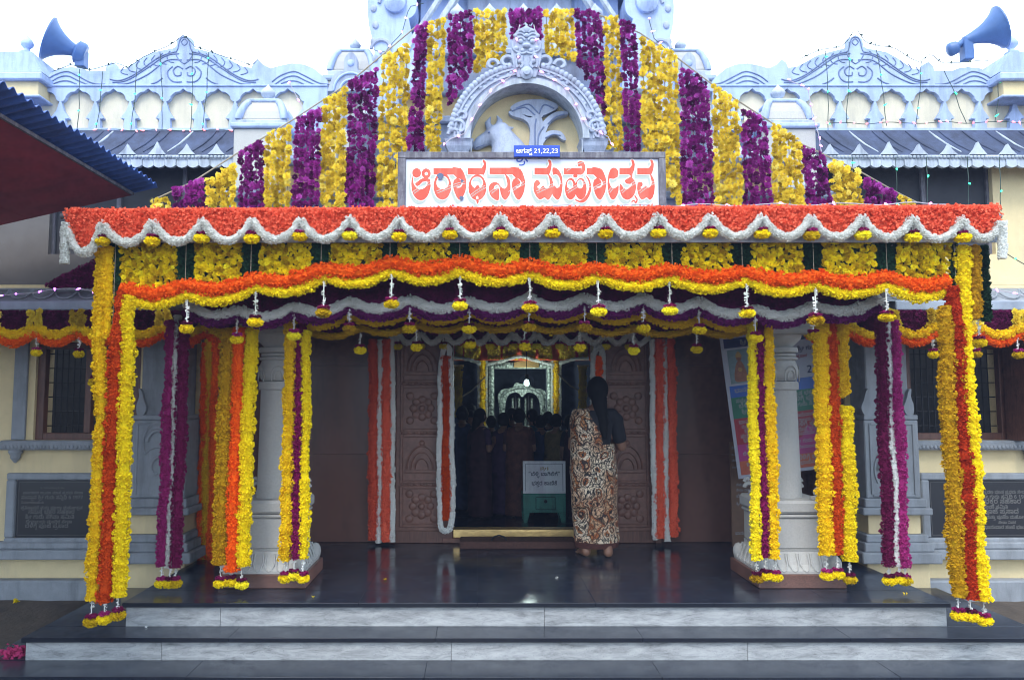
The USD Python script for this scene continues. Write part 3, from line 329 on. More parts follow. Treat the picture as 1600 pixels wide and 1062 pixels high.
"13,81 7,98 7,113 14,129 25,136 49,141 67,138 79,132 99,105 120,98 130,101 134,111 110,112 110,138 157,138 161,103 158,91 151,83 132,75 115,75 85,87 45,49 42,33 49,25 65,25 76,31 83,52 109,52 116,30 126,25 139,24 148,29 152,38 151,51 144,66 170,78 180,54 179,25 167,7 144,-2 116,0 96,16 72,0 52,-3 36,-1 24,6 16,16 12,28 13,47 26,68 57,94 62,105 59,113 51,117 40,116 34,104 37,90;95,19 101,27 92,27",
"8,111 8,138 127,138 146,143 151,149 153,161 151,171 145,178 136,180 123,176 130,168 132,157 125,149 116,147 106,150 99,158 99,180 110,194 122,200 146,202 161,196 172,186 180,165 180,145 173,129 152,115 98,110 105,98 108,84 122,91 136,93 160,87 169,80 180,58 180,32 176,20 160,3 148,-2 113,0 94,14 69,-2 41,-2 29,3 20,10 9,31 9,58 13,70 30,87 41,92 65,92 81,84 82,88 74,102 59,111;136,22 150,33 151,54 142,66 124,68 110,57 109,38 118,24;111,171 117,163 119,174;93,16 97,21 91,21;71,24 80,38 78,58 66,68 46,66 38,54 39,32 52,22",
"-36,28 -19,47 3,26 16,24 29,29 33,42 32,81 35,104 46,121 73,138 97,141 131,134 154,117 168,91 172,61 169,36 161,17 139,0 120,-3 103,-1 89,6 78,24 75,40 79,58 85,67 98,74 115,72 124,61 124,51 118,41 111,39 99,42 106,25 117,22 127,24 140,39 143,60 138,88 123,107 107,114 84,112 73,107 65,97 61,76 62,29 57,14 47,4 28,-3 -2,1 -19,12",
"-74,-31 -60,-24 -38,-25 -28,-32 -5,-61 10,-62 17,-52 18,-31 14,-13 2,10 22,19 38,-18 38,-57 33,-71 24,-79 -2,-83 -21,-75 -45,-45 -54,-43 -60,-53 -53,-77 -73,-85 -82,-54",
"8,111 8,138 130,138 146,141 152,147 153,159 139,183 161,197 179,165 181,145 174,127 161,117 148,113 98,110 105,98 108,84 122,91 136,93 160,87 169,80 180,58 180,32 176,20 160,3 148,-2 113,0 94,14 69,-2 41,-2 29,3 20,10 9,31 9,58 13,70 30,87 41,92 65,92 81,84 82,88 74,102 59,111;136,22 150,33 151,54 142,66 124,68 110,57 109,38 118,24;93,16 97,21 91,21;71,24 80,38 78,58 66,68 46,66 38,54 39,32 52,22",
"50,44 49,58 38,58 32,49 35,33 49,24 66,25 78,31 85,52 111,52 118,30 134,24 150,30 156,46 157,79 152,107 142,131 124,155 107,135 89,128 62,132 48,143 43,161 48,179 62,191 77,195 101,195 127,186 159,159 180,118 187,85 185,39 194,30 207,24 222,25 234,32 240,46 240,65 231,89 221,102 201,117 218,141 252,111 263,91 269,68 269,44 260,17 247,4 229,-2 196,1 174,14 156,1 130,-3 113,3 98,17 73,0 53,-3 36,0 22,7 12,19 7,34 9,57 19,74 31,81 45,83 61,80 74,65 73,47 71,42;109,170 107,167 124,158 125,167;94,25 99,19 102,25;94,172 74,170 71,164 72,155 80,150 92,153 101,169",
"9,111 9,138 116,138 135,143 141,149 143,161 141,171 135,178 125,180 112,176 120,168 121,157 114,149 105,147 95,150 89,158 88,180 99,194 111,200 136,202 151,196 165,180 170,157 162,129 143,115 161,94 169,71 169,36 159,11 150,3 128,-3 105,3 90,16 78,5 63,-2 40,-1 29,3 14,22 9,53 16,87 32,110;62,25 71,31 77,52 103,52 106,36 118,25 129,25 137,30 141,44 140,69 133,89 120,103 100,111 81,111 67,107 51,95 40,69 39,44 47,27;100,171 107,163 108,174;89,18 95,27 85,26;42,116 39,111 45,112",
"39,67 39,58 47,42 69,27 100,25 125,34 139,53 141,80 134,98 112,118 130,141 160,112 166,99 171,70 163,33 148,14 137,7 109,-2 91,-3 59,1 46,7 25,24 18,35 9,62 9,90 15,112 26,127 42,137 60,141 75,139 90,128 97,110 95,89 85,73 73,66 56,64;38,90 51,87 66,91 71,103 68,114 59,118 48,114 39,101;35,69 37,91 27,99 21,79",
"36,0 18,14 10,42 12,77 19,97 30,113 18,139 20,166 30,177 53,187 81,189 107,183 138,162 152,144 161,123 170,73 170,46 165,24 156,8 136,-2 110,0 90,16 68,0 51,-3;62,25 71,31 77,52 103,52 106,36 118,25 129,25 136,30 141,44 140,68 133,88 119,103 100,111 80,111 67,107 51,95 40,69 39,44 47,27;50,130 77,137 105,136 119,131 140,117 118,146 90,161 63,162 50,157 45,150 44,141;89,18 95,27 85,26;31,114 35,110 52,126 47,127",
"-71,-91 -69,-49 -56,-24 -41,-14 -27,-12 -14,-14 1,-24 14,-49 17,-91 -6,-91 -10,-45 -17,-35 -27,-31 -38,-35 -45,-45 -49,-91",
"13,81 6,102 8,118 19,133 40,140 59,140 73,135 83,127 93,110 106,101 120,98 132,101 135,107 135,114 105,114 105,138 134,139 146,143 153,155 152,171 141,180 127,178 123,174 132,165 131,154 121,148 111,148 100,158 99,180 110,194 130,202 155,200 173,186 179,173 181,151 176,135 162,121 163,103 156,87 140,77 124,75 107,77 85,87 45,49 41,37 43,30 48,25 65,25 76,31 83,52 109,52 116,30 126,25 139,24 148,29 152,38 151,51 144,66 170,78 178,61 181,40 176,18 167,7 153,-1 125,-2 109,4 96,16 83,5 66,-2 44,-2 30,2 20,11 14,22 13,47 26,68 57,94 62,105 59,113 51,117 40,116 34,104 37,90;111,171 118,163 119,174;95,19 101,27 92,27",
"9,111 9,138 120,138 136,141 142,147 142,159 128,183 150,197 166,173 170,149 164,127 145,113 161,94 169,71 169,36 159,11 150,3 128,-3 105,3 90,16 78,5 63,-2 40,-1 29,3 14,22 9,53 16,87 32,110;62,25 71,31 77,52 103,52 106,36 118,25 129,25 136,30 141,44 140,69 133,89 119,103 100,111 81,111 67,107 51,95 40,69 39,44 47,27;89,18 95,27 85,26;42,116 39,111 45,112",
"13,81 6,106 14,129 25,136 40,140 59,140 73,135 83,127 88,117 89,95 77,76 45,49 41,38 43,30 53,24 65,25 76,31 83,52 109,52 117,30 127,24 140,25 154,38 156,55 154,73 147,89 130,107 123,111 107,111 107,138 158,138 158,114 175,94 183,77 186,55 183,33 170,9 155,0 129,-3 109,2 112,-36 81,-36 83,2 108,3 97,16 72,0 44,-2 24,6 12,28 13,47 18,58 57,94 62,105 59,113 51,117 40,116 34,104 37,90;95,19 101,27 91,27",
"13,81 7,98 7,113 14,129 25,136 49,141 67,138 79,132 100,105 121,98 131,100 138,107 140,120 136,134 162,141 167,125 167,107 163,94 154,84 141,77 116,75 86,88 45,49 42,33 49,25 65,25 76,31 83,52 109,52 116,30 126,25 139,24 148,29 152,38 151,51 144,66 170,78 180,54 179,25 167,7 144,-2 116,0 96,16 72,0 52,-3 36,-1 24,6 16,16 12,28 13,47 26,68 57,94 62,105 59,113 51,117 40,116 34,104 37,90;95,19 101,27 92,27",
"44,-2 28,3 17,12 7,34 7,50 11,64 19,74 31,81 45,83 61,80 74,65 71,42 50,44 51,54 46,60 35,56 32,38 43,26 57,24 73,27 82,37 85,52 111,52 115,36 129,24 145,26 155,41 157,79 152,107 142,131 125,154 107,135 89,128 62,132 52,138 45,148 45,174 57,188 77,195 115,191 150,170 175,133 187,85 187,57 182,32 170,10 152,-1 136,-3 118,0 98,17 73,0;109,170 107,167 124,158 125,167;94,25 99,19 102,25;94,172 74,170 71,164 72,155 80,150 92,153 101,168",
"13,81 6,106 14,129 25,136 40,140 67,138 79,132 86,122 90,111 89,95 77,76 45,49 41,38 43,30 53,24 65,25 76,31 83,52 109,52 113,36 121,27 133,24 146,27 156,45 154,73 147,89 130,107 123,111 107,111 107,138 138,139 150,143 157,152 157,167 149,178 131,178 127,174 136,165 135,154 125,148 115,148 104,158 102,174 114,194 134,202 159,200 177,186 185,165 184,145 177,129 159,115 175,95 183,77 186,55 183,33 170,9 155,0 129,-3 109,2 112,-36 81,-36 83,2 108,3 97,16 78,2 52,-3 30,2 20,11 14,22 12,34 15,53 26,68 57,94 62,105 59,113 51,117 40,116 34,104 37,90;115,171 122,163 123,174;95,19 101,27 91,27",
"-44,-27 -38,-18 -25,-13 -10,-12 4,-17 11,-30 10,-43 -16,-66 -18,-75 -6,-82 21,-79 31,-69 34,-52 28,-38 6,-6 3,7 5,18 14,28 33,33 52,28 60,16 62,8 42,5 39,12 32,15 25,10 28,-1 51,-33 56,-57 53,-75 47,-86 26,-100 -8,-103 -23,-99 -32,-92 -39,-79 -38,-63 -32,-55 -11,-40 -9,-33 -12,-30 -22,-30 -25,-34 -24,-42 -42,-48",
"120,73 112,29 103,14 91,3 75,-2 53,-2 34,7 27,14 12,51 10,105 20,147 33,165 53,174 77,174 87,171 103,157 118,121;40,73 44,42 50,30 59,24 76,26 83,35 88,50 90,100 83,137 71,149 54,147 47,137 41,112"]
TEXTS={"date":[[[0,0,0],[1,205,0],[2,359,0],[3,590,0],[4,690,0],[5,820,0],[6,950,0],[4,1023,0],[4,1153,0],[6,1283,0],[4,1356,0],[7,1486,0]],1616],"shri":[[[8,0,0],[9,151,0],[10,172,0]],276],"box0":[[[11,0,0],[8,142,0],[9,293,0],[10,314,0],[11,418,0]],561],"box1":[[[12,0,0],[13,117,0],[14,312,0],[15,486,0],[16,585,0],[17,780,0],[18,891,0],[19,1046,0],[20,1234,0],[21,1388,0]],1505],"box2":[[[22,0,0],[23,195,0],[24,334,0],[25,346,0],[26,564,0],[17,703,0],[27,814,0],[28,1024,0]],1163],"p0":[[[8,0,0],[9,151,0],[10,172,0],[1,343,0],[29,497,0],[25,579,0],[29,731,0],[30,812,0],[17,965,0],[31,1076,0],[32,1312,0],[10,1501,0],[33,1606,0],[34,1739,0],[17,1918,0],[9,2030,0],[35,2062,0],[36,2437,0],[37,2605,0],[38,2876,0]],2952],"p1":[[[37,0,0],[33,270,0],[1,404,0],[39,558,0],[23,727,0],[25,865,0],[40,1084,0],[17,1234,0],[9,1344,0],[41,1377,0],[42,1566,0],[43,1843,0],[17,2114,0],[44,2226,0],[45,2460,0],[9,2649,0],[46,2681,0],[37,2861,0],[47,3198,0],[10,3366,0],[48,3471,0],[17,3660,0]],3771],"p2":[[[44,0,0],[33,168,0],[49,301,0],[17,470,0],[50,580,0],[36,594,0],[8,830,0],[9,980,0],[10,1001,0],[1,1172,0],[29,1327,0],[25,1408,0],[29,1560,0],[44,1709,0],[51,1877,0],[52,2052,0],[53,2081,0],[54,2328,0],[5,2524,0],[55,2655,0],[56,2785,0],[56,2915,0]],3046],"p3":[[[51,0,0],[43,176,0],[17,447,0],[57,558,0],[42,689,0],[48,900,0],[17,1088,0],[58,1200,0],[59,1514,0],[29,1665,0]],1746],"p4":[[[45,0,0],[9,188,0],[60,221,0],[61,370,0],[17,563,0],[62,674,0],[45,682,0],[63,870,0],[37,1106,0],[59,1376,0],[29,1528,0],[24,1609,0],[45,1688,0],[64,1876,0],[65,2038,0],[17,2226,0],[37,2404,0],[66,2674,0],[67,2863,0],[10,3044,0],[59,3148,0],[68,3300,0],[41,3333,0]],3522],"p5":[[[44,0,0],[37,168,0],[44,439,0],[24,607,0],[22,686,0],[23,881,0],[24,1019,0],[25,1031,0],[44,1250,0],[69,1418,0],[26,1607,0],[17,1746,0],[25,1857,0]],2009],"p6":[[[8,0,0],[9,151,0],[10,172,0],[1,343,0],[29,497,0],[25,579,0],[29,731,0],[47,879,0],[10,1048,0],[48,1152,0],[17,1341,0],[44,1519,0],[70,1687,0],[60,1965,0]],2114],"p7":[[[71,0,0],[10,180,0],[48,284,0],[17,473,0],[72,584,0],[35,764,0],[37,1138,0],[33,1409,0],[73,1542,0],[25,1722,0],[47,1941,0],[10,2109,0],[48,2214,0],[17,2402,0]],2514],"p8":[[[13,0,0],[14,195,0],[20,369,0],[74,524,0],[45,595,0],[64,783,0],[75,945,0],[45,1200,0],[9,1388,0],[49,1420,0],[17,1589,0],[76,1700,0]],1880],"p9":[[[77,0,0],[17,195,0],[36,306,0],[29,474,0],[48,556,0],[17,745,0],[25,856,0],[44,1075,0],[33,1243,0],[75,1376,0],[22,1631,0],[78,1826,0],[63,2014,0]],2182],"p10":[[[47,0,0],[10,168,0],[48,273,0],[17,462,0],[79,640,0],[41,836,0],[25,1025,0]],1178],"b0":[[[8,0,0],[9,151,0],[10,172,0],[1,343,0],[29,497,0],[25,579,0],[29,731,0],[80,812,0],[67,1008,0],[81,1188,0],[10,1240,0]],1344],"b1":[[[4,0,0],[7,130,0],[6,260,0],[4,400,0],[82,530,0]],660]}
SIGN=['57,129 49,163 48,182 52,218 57,235 64,250 73,262 83,271 94,276 105,278 116,276 127,271 137,262 146,250 153,235 158,218 164,194 161,163 160,153 155,154 147,146 156,139 162,129 164,118 162,107 156,97 142,89 132,89 122,93 112,106 110,118 114,135 125,145 115,148 101,155 71,178 73,187 79,192 85,194 97,187 115,168 143,163 144,181 136,195 129,203 112,213 95,213 78,203 65,186 58,162 58,150 59,133 70,141 80,143 95,138 102,131 107,115 102,99 95,92 85,88 75,88 65,92 58,99 54,110 54,120;148,122 143,129 135,131 129,126 127,118 132,111 140,109 146,114',
'180,124 207,125 196,137 189,150 181,178 181,210 189,238 196,251 204,261 213,268 223,272 233,274 243,272 253,268 262,261 270,251 282,225 285,210 285,178 282,163 270,137 259,125 345,125 345,88 180,88;268,188 260,201 248,210 234,213 220,210 208,201 203,195 198,181 198,165 203,150 213,138 227,132 234,132 248,135 260,144 268,157 271,172',
'280,124 301,125 318,143 317,146 304,156 299,166 296,185 297,200 304,225 317,257 328,271 335,275 342,274 350,265 365,238 371,220 375,200 376,180 375,160 371,142 363,118 353,100 344,91 329,85 301,81 295,82 291,87 280,88;311,200 335,194 343,188 347,180 347,173 345,166 341,159 326,145 328,146 339,151 347,159 354,170 354,181 346,197 339,202 325,204',
'467,86 385,86 385,124 471,124 476,127 479,126 484,118 491,98 495,68 491,48 480,38 475,39 473,43 479,60 479,67',
'434,277 435,284 438,294 442,300 444,299 450,289 449,277 462,272 471,265 486,244 491,231 495,202 491,172 479,147 471,138 462,131 452,126 441,125 431,126 421,131 411,138 403,147 392,172 388,201 392,231 403,256 411,265 421,272;426,206 415,198 407,186 404,172 407,159 415,147 426,139 440,137 454,139 465,147 473,159 476,172 473,186 465,198 456,204 452,192 444,188 434,192;435,276 435,257 441,250 448,259 447,274 442,268 438,270',
'514,122 605,123 613,145 620,178 619,191 611,205 604,209 593,207 587,202 575,185 564,175 555,171 540,170 526,175 515,185 511,195 509,213 516,242 527,260 547,274 557,278 566,278 569,274 572,250 570,210 568,206 565,205 545,213 540,212 539,210 541,198 545,192 554,185 563,185 568,189 572,197 580,236 588,260 599,272 606,275 612,274 623,261 634,243 638,226 639,195 637,168 634,152 626,138 610,123 690,123 690,84 514,84',
'651,81 635,84 635,123 650,123 655,130 668,143 667,146 654,156 649,166 646,185 649,209 656,233 667,257 678,271 689,275 695,272 704,260 715,238 721,220 726,180 725,160 721,142 710,111 699,95 688,88 690,84;661,200 685,194 693,188 697,180 697,173 695,166 691,159 676,145 678,146 689,151 697,159 704,170 704,181 696,197 689,202 675,204',
'862,125 869,145 874,180 870,196 861,205 854,206 847,205 835,191 832,190 812,210 805,208 796,198 813,183 815,177 811,165 803,159 795,158 789,161 782,169 777,180 775,208 780,230 793,256 809,272 820,273 842,260 856,273 859,275 866,274 871,269 881,255 889,235 895,199 892,171 884,145 868,125 876,109 882,84 884,66 881,49 878,43 871,37 867,36 863,39 862,41 868,58 868,66 855,85 781,85 781,124',
'889,85 887,100 891,125 894,127 908,122 916,125 923,131 929,140 935,158 936,176 929,198 923,203 912,205 900,187 897,188 891,203 887,226 888,242 893,252 907,268 915,274 919,275 927,271 934,261 940,248 944,230 949,188 947,146 940,122 926,98 917,90 905,84 893,83',
'1046,76 1059,73 1062,75 1064,89 1062,100 1062,85 957,85 957,124 1016,124 1011,130 1013,139 1022,143 1032,142 1037,137 1038,132 1037,128 1033,124 1057,126 1066,123 1077,112 1083,97 1084,80 1082,68 1074,52 1067,47 1054,44 1046,47 1039,52 1037,55 1037,63 1042,75',
'1082,125 1099,155 1104,170 1107,195 1105,211 1100,227 1093,243 1077,265 1067,274 1057,279 1047,280 1022,270 1023,275 1030,282 1052,292 1064,292 1071,291 1083,285 1094,275 1108,252 1117,226 1119,208 1119,190 1114,165 1102,143',
'1016,156 1004,146 997,145 984,150 972,164 965,185 962,209 963,222 968,245 977,263 990,273 997,274 1010,269 1022,255 1027,242 1032,255 1044,269 1057,274 1064,273 1076,263 1082,255 1089,234 1092,210 1089,185 1086,174 1076,156 1064,146 1057,145 1044,150 1032,164 1027,177;1007,204 997,211 990,211 980,204 976,195 974,184 978,168 983,161 990,157 1001,158 1009,168 1012,179 1012,189;1067,201 1061,207 1050,208 1040,201 1036,192 1034,181 1036,170 1040,161 1050,154 1061,155 1069,165 1072,176 1072,186',
'1134,125 1152,143 1151,146 1137,156 1131,172 1130,192 1135,217 1143,241 1154,262 1165,273 1172,275 1178,272 1187,260 1198,238 1204,220 1210,180 1208,160 1205,142 1196,118 1190,105 1182,95 1173,89 1157,84 1135,81 1128,82 1124,85 1092,85 1092,124;1159,145 1177,155 1187,170 1188,175 1186,187 1179,198 1173,202 1164,204 1147,201 1144,200 1168,194 1175,190 1179,184 1181,172 1179,166 1174,159',
'1221,127 1217,161 1216,179 1218,216 1221,232 1231,258 1236,267 1242,272 1249,274 1255,272 1262,267 1275,245 1282,220 1283,193 1280,189 1270,199 1257,207 1245,205 1237,197 1231,185 1226,167 1225,154 1227,150 1230,148 1254,150 1278,137 1277,131 1281,115 1279,103 1273,93 1264,86 1253,84 1243,86 1231,98',
'1365,122 1375,96 1379,66 1375,46 1366,37 1360,36 1357,40 1362,58 1363,66 1350,85 1287,85 1287,124 1345,124 1353,132 1354,135 1353,138 1321,157 1319,163 1324,175 1331,179 1347,181 1356,180 1364,172 1360,186 1350,199 1341,208 1332,211 1322,210 1312,205 1295,181 1292,180 1290,183 1287,198 1287,215 1295,240 1302,255 1309,264 1318,270 1327,274 1337,275 1347,272 1363,261 1376,243 1384,218 1386,202 1384,177 1379,164 1364,145',
'1383,282 1380,279 1366,276 1355,291 1360,294 1369,284 1376,286 1378,296 1381,299 1385,297 1385,292 1389,294 1393,293 1397,272 1383,250 1379,248 1376,250 1375,253 1388,273 1385,290',
'1469,124 1478,163 1479,175 1474,190 1467,200 1460,203 1454,202 1445,190 1442,189 1425,205 1419,208 1414,204 1412,200 1424,192 1426,182 1422,173 1416,169 1409,168 1399,172 1394,180 1392,208 1397,237 1407,261 1414,270 1420,274 1434,270 1446,261 1449,260 1464,273 1467,275 1473,274 1485,261 1494,235 1498,199 1496,171 1489,145 1476,125 1481,116 1488,96 1491,77 1492,61 1486,43 1475,36 1470,41 1476,58 1476,66 1463,85 1393,85 1393,124']
def text_polys(key, width=None, height=None):
    seq, w = TEXTS[key]; out = []
    for g, x, yo in seq:
        for q in GLYPHS[g].split('|'):
            rings = [[tuple(map(int, p.split(','))) for p in r.split()] for r in q.split(';')]
            out.append(aff.translate(Polygon(rings[0], rings[1:]).buffer(0), x, yo))
    k = (width / w) if width else height / 180.
    return [aff.scale(p, k, k, origin=(0, 0)) for p in out], w * k
def text_b(key, x, z, y, width=None, height=None, depth=0.002, centre=False):
    ps, w = text_polys(key, width, height); b = B()
    for p in ps: b.prism(aff.translate(p, x - (w / 2 if centre else 0), z), y - depth, y)
    return b
rng = np.random.default_rng(7)

# ================================================================ ground
xs = np.r_[-80, -40, -20, -12, np.linspace(-8, 9, 120), 13, 20, 40, 80]; ys = np.r_[-60, -25, -10, -4, np.linspace(0, 9, 80), 14, 30, 80]
gx, gy = np.meshgrid(xs, ys); q = np.stack([gx, gy, gx * 0], -1)
gz = -0.41 + 0.08 * np.clip((gy - 6.2) / .7, 0, 1) + 0.04 * (meshkit.fbm(q * 0.9, 4, 3) - 0.5) + 0.03 * (meshkit.fbm(q * 4, 3, 5) - 0.5) - 0.1 * np.clip((5.3 - gy) / 1.2, 0, 1)
gz = np.where((gx > -3.15) & (gx < 3.95) & (gy > 5.1), -0.56, gz)
n0, n1 = gx.shape; i, j = np.meshgrid(np.arange(n0 - 1), np.arange(n1 - 1), indexing='ij')
b = B().add(np.stack([gx, gy, gz], -1).reshape(-1, 3), np.stack([i * n1 + j, i * n1 + j + 1, (i + 1) * n1 + j + 1, (i + 1) * n1 + j], -1).reshape(-1, 4))
single('ground', b, 'dirt', 'bare brown earth beside the granite steps', 'ground', kind='structure', smooth=True)

# ================================================================ platform and steps
D1 = 5.5
Z2 = P(745, 978, D1 + .025)[2]; D2 = PZ(800, 996, Z2)[1]; Z3 = P(745, 1031, D2 + .025)[2]; D3 = PZ(800, 1057, Z3)[1]
def granite_step(name, label, u, y0, z, joints, y1, rise):
    """black granite nosing slabs over veined marble riser panels"""
    t = thing(name, label, 'steps', (XC, y0, z), kind='structure')
    e = [-u] + [P(px, 980, y0)[0] - XC for px in joints] + [u]
    for a, c in zip(e[:-1], e[1:]):
        part(t, 'riser_panel', B().box(XC + a + 0.0012, XC + c - 0.0012, y0 + 0.025, y0 + 0.05, z - rise, z - 0.03, 0.0015), 'veined_marble')
    for s in (-1, 1): part(t, 'side_riser_panel', B().box(XC + s * (u - 0.025), XC + s * (u - 0.052), y0 + 0.052, y1, z - rise, z - 0.03, 0.002), 'veined_marble')
    return t
t = granite_step('porch_platform', 'broad polished black granite porch floor on a veined marble riser', 2.83, D1, 0.0, (342, 851), 6.64, -Z2)
xe = np.linspace(XC - 2.85, XC + 2.85, 8); ye = [D1, 5.86, 6.42, 7.0, 7.62, 7.76]
for y0, y1 in zip(ye[:-1], ye[1:]):
    for x0, x1 in zip(xe[:-1], xe[1:]):
        if y1 > 7.0: x0, x1 = max(x0, XC - 2.86), min(x1, XC + 2.86)
        part(t, 'floor_slab', B().box(x0 + 0.0006, x1 - 0.0006, y0 + 0.0006, y1 - 0.0006, -0.03, 0.0, 0.001 if y0 > D1 else 0.003), 'black_granite')
t = granite_step('granite_step', 'middle step with black granite tread and grey marble riser', 3.38, D2, Z2, (251, 705, 1169), 6.6, Z2 - Z3)
for x0, x1 in zip(np.linspace(XC - 3.4, XC + 3.4, 6)[:-1], np.linspace(XC - 3.4, XC + 3.4, 6)[1:]):
    part(t, 'tread_slab', B().box(x0 + .0005, x1 - .0005, D2, D1 + 0.024, Z2 - 0.03, Z2, 0.003), 'black_granite')
for s in (-1, 1): part(t, 'tread_slab', B().box(XC + s * 2.802, XC + s * 3.4, D1 + 0.026, 6.62, Z2 - 0.03, Z2, 0.007), 'black_granite')
t = granite_step('granite_step', 'lowest step in view with black granite tread at the foot of the stairs', 3.66, D3, Z3, (420, 930, 1390), 6.6, 0.14)
for x0, x1 in zip(np.linspace(XC - 3.68, XC + 3.68, 6)[:-1], np.linspace(XC - 3.68, XC + 3.68, 6)[1:]):
    part(t, 'tread_slab', B().box(x0 + .0005, x1 - .0005, D3, D2 + 0.024, Z3 - 0.03, Z3, 0.003), 'black_granite')
for s in (-1, 1): part(t, 'tread_slab', B().box(XC + s * 3.352, XC + s * 3.68, D2 + 0.026, 6.62, Z3 - 0.03, Z3, 0.007), 'black_granite')

# ================================================================ the two wings of the temple, mirrored about the porch
def zp(py, d): return P(745, py, d)[2]
def up(px, d): return XC - P(px, 600, d)[0]      # distance from the axis of a pixel on the left
WY = 7.0
def half_arch(): return [(59, 655), (63, 606), (45, 604), (45, 600), (72, 562), (86, 515), (75, 510), (66, 500), (64, 488), (52, 474), (38, 464), (20, 462), (0, 445)]
crest = [(-160, 128), (-100, 128), (-60, 112), (0, 112), (40, 118), (62, 122), (70, 128), (78, 115), (93, 107), (112, 105), (127, 107), (137, 111), (165, 111), (166, 104), (174, 97), (182, 101), (186, 109), (199, 107), (211, 99), (224, 90), (239, 82), (258, 78), (270, 76), (275, 73), (277, 61), (287, 55), (300, 61), (302, 75), (306, 76), (314, 78), (330, 82), (348, 87), (367, 98), (379, 104), (393, 106), (396, 98), (403, 93), (411, 101), (423, 107), (437, 103), (456, 99), (475, 101), (490, 107), (506, 120), (512, 127)]
for s in (-1, 1):
    side = 'left' if s < 0 else 'right'
    t = thing('temple_wing', f'cream plastered temple wing with grey blue trim and barred window {side} of the porch', 'building', (XC + s * 4, WY, -0.35))
    U = lambda px, d=WY: up(px, d)
    def bx(name, u0, u1, y0, y1, z0, z1, m, bev=0.005, parent=None, **k): return part(parent or t, name, B().box(XC + s * u0, XC + s * u1, y0, y1, z0, z1, bev), m, **k)
    wz = [(-0.45, 1.03)]
    # wall with the window opening
    uw0, uw1, zw0, zw1 = 3.42, 4.36, 1.03, 1.9
    w = B().box(XC + s * 2.88, XC + s * 9, WY, WY + 0.3, -0.45, zw0, 0).box(XC + s * 2.88, XC + s * uw0, WY, WY + .3, zw0, zw1, 0).box(XC + s * uw1, XC + s * 9, WY, WY + .3, zw0, zw1, 0).box(XC + s * 2.88, XC + s * 9, WY, WY + .3, zw1, 2.42, 0)
    part(t, 'wall', w, 'cream_plaster')
    uo0, uo1 = 1.9, 4.3; zc0, zc1 = 2.7, 3.61
    w = B().box(XC + s * 1.9, XC + s * 9, WY, WY + .3, 2.422, zc0, 0).box(XC + s * uo1, XC + s * 9, WY, WY + .3, zc0, zc1, 0)
    part(t, 'upper_wall', w, 'shade_grey_plaster' if s < 0 else 'cream_plaster')  # left wall darkened by colour to imitate shade below the tin roof
    op = bx('clerestory_opening', uo0, uo1, WY + 0.09, WY + 0.12, zc0, zc1, 'dark_room')  # flat dark panel; the unlit inside is put into its colour
    for k in range(5):
        u = uo0 + (uo1 - uo0) * k / 4; bx('mullion', u - .02, u + .02, WY + .05, WY + .088, zc0, zc1, 'frame_slate', parent=op)
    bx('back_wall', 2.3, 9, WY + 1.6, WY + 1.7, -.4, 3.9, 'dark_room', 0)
    # window
    wf = B()
    for a in ((uw0, uw0 + .07, zw0, zw1), (uw1 - .07, uw1, zw0, zw1), (uw0 + .071, uw1 - .071, zw0, zw0 + .06), (uw0 + .071, uw1 - .071, zw1 - .06, zw1), (3.87, 3.93, zw0 + .061, zw1 - .061)): wf.box(XC + s * a[0], XC + s * a[1], WY + .03, WY + .1, a[2], a[3])
    win = part(t, 'window', wf, 'wood')
    bars = B()
    for u in np.arange(uw0 + .1, uw1 - .08, .055):
        if not 3.85 < u < 3.95: bars.tube([(XC + s * u, WY + .11, zw0 + .05), (XC + s * u, WY + .11, zw1 - .05)], .006)
    for z in np.arange(zw0 + .12, zw1 - .05, .13): bars.tube([(XC + s * (uw0 + .06), WY + .118, z), (XC + s * (uw1 - .06), WY + .118, z)], .005)
    part(win, 'window_bars', bars, 'dark_metal')
    if s > 0:
        bx('curtain', 3.5, 3.62, WY + .3, WY + .36, zw0 + .05, zw1, 'cloth_teal', parent=win); bx('shutter', 4.3, 4.37, WY - .34, WY - .002, zw0, zw1, 'wood', parent=win)
    # surround strips, sill with rope moulding, pendants
    for u in (uw1 + .06,): bx('window_surround', u, u + .12, WY - .03, WY - .001, zw0 + .003, 2.12, 'carved_grey')
    zs1, zs0 = zp(688, WY - .1), zp(703, WY - .1)
    sl = bx('window_sill', 3.34, 4.6, WY - .1, WY - .001, zs0, zs1, 'carved_grey', 0.012)
    rp = B()
    for u in np.arange(3.36, 4.58, .035): rp.ball((XC + s * u, WY - .1, zs0 + .028), .02, 1, (.75, .6, .9))
    part(sl, 'rope_moulding', rp, 'carved_grey', smooth=True)
    for u in (4.48,):
        pb = B().lathe([(.055, 0), (.06, -.02), (.04, -.05), (.042, -.07), (.012, -.11), (.004, -.115)], (XC + s * u, WY - .045, zs0), 10)
        part(sl, 'pendant', pb, 'carved_grey', smooth=40)
    # plaque surround and base mouldings
    zp1, zp0 = zp(738, WY), zp(853, WY)
    up0, up1 = 3.5, 4.55
    f = B()
    for a in ((up0, up1, zp1 - .06, zp1), (up0, up1, zp0, zp0 + .08), (up0, up0 + .07, zp0 + .081, zp1 - .061), (up1 - .08, up1, zp0 + .081, zp1 - .061)): f.box(XC + s * a[0], XC + s * a[1], WY - .05, WY - .001, a[2], a[3], .01)
    part(t, 'plaque_surround', f, 'carved_grey')
    zb = [zp(y, WY - .06) for y in (846, 857, 872)]
    bx('base_moulding', 3.33, 9, WY - .09, WY - .052, zb[1], zb[0], 'carved_grey', .012); bx('base_moulding', 3.33, 9, WY - .12, WY - .052, zb[2], zb[1] - .001, 'carved_grey', .006)
    bx('base_moulding', 3.33, 9, WY - .051, WY - .0015, zb[2] + .001, zb[0] - .001, 'carved_grey', .004)
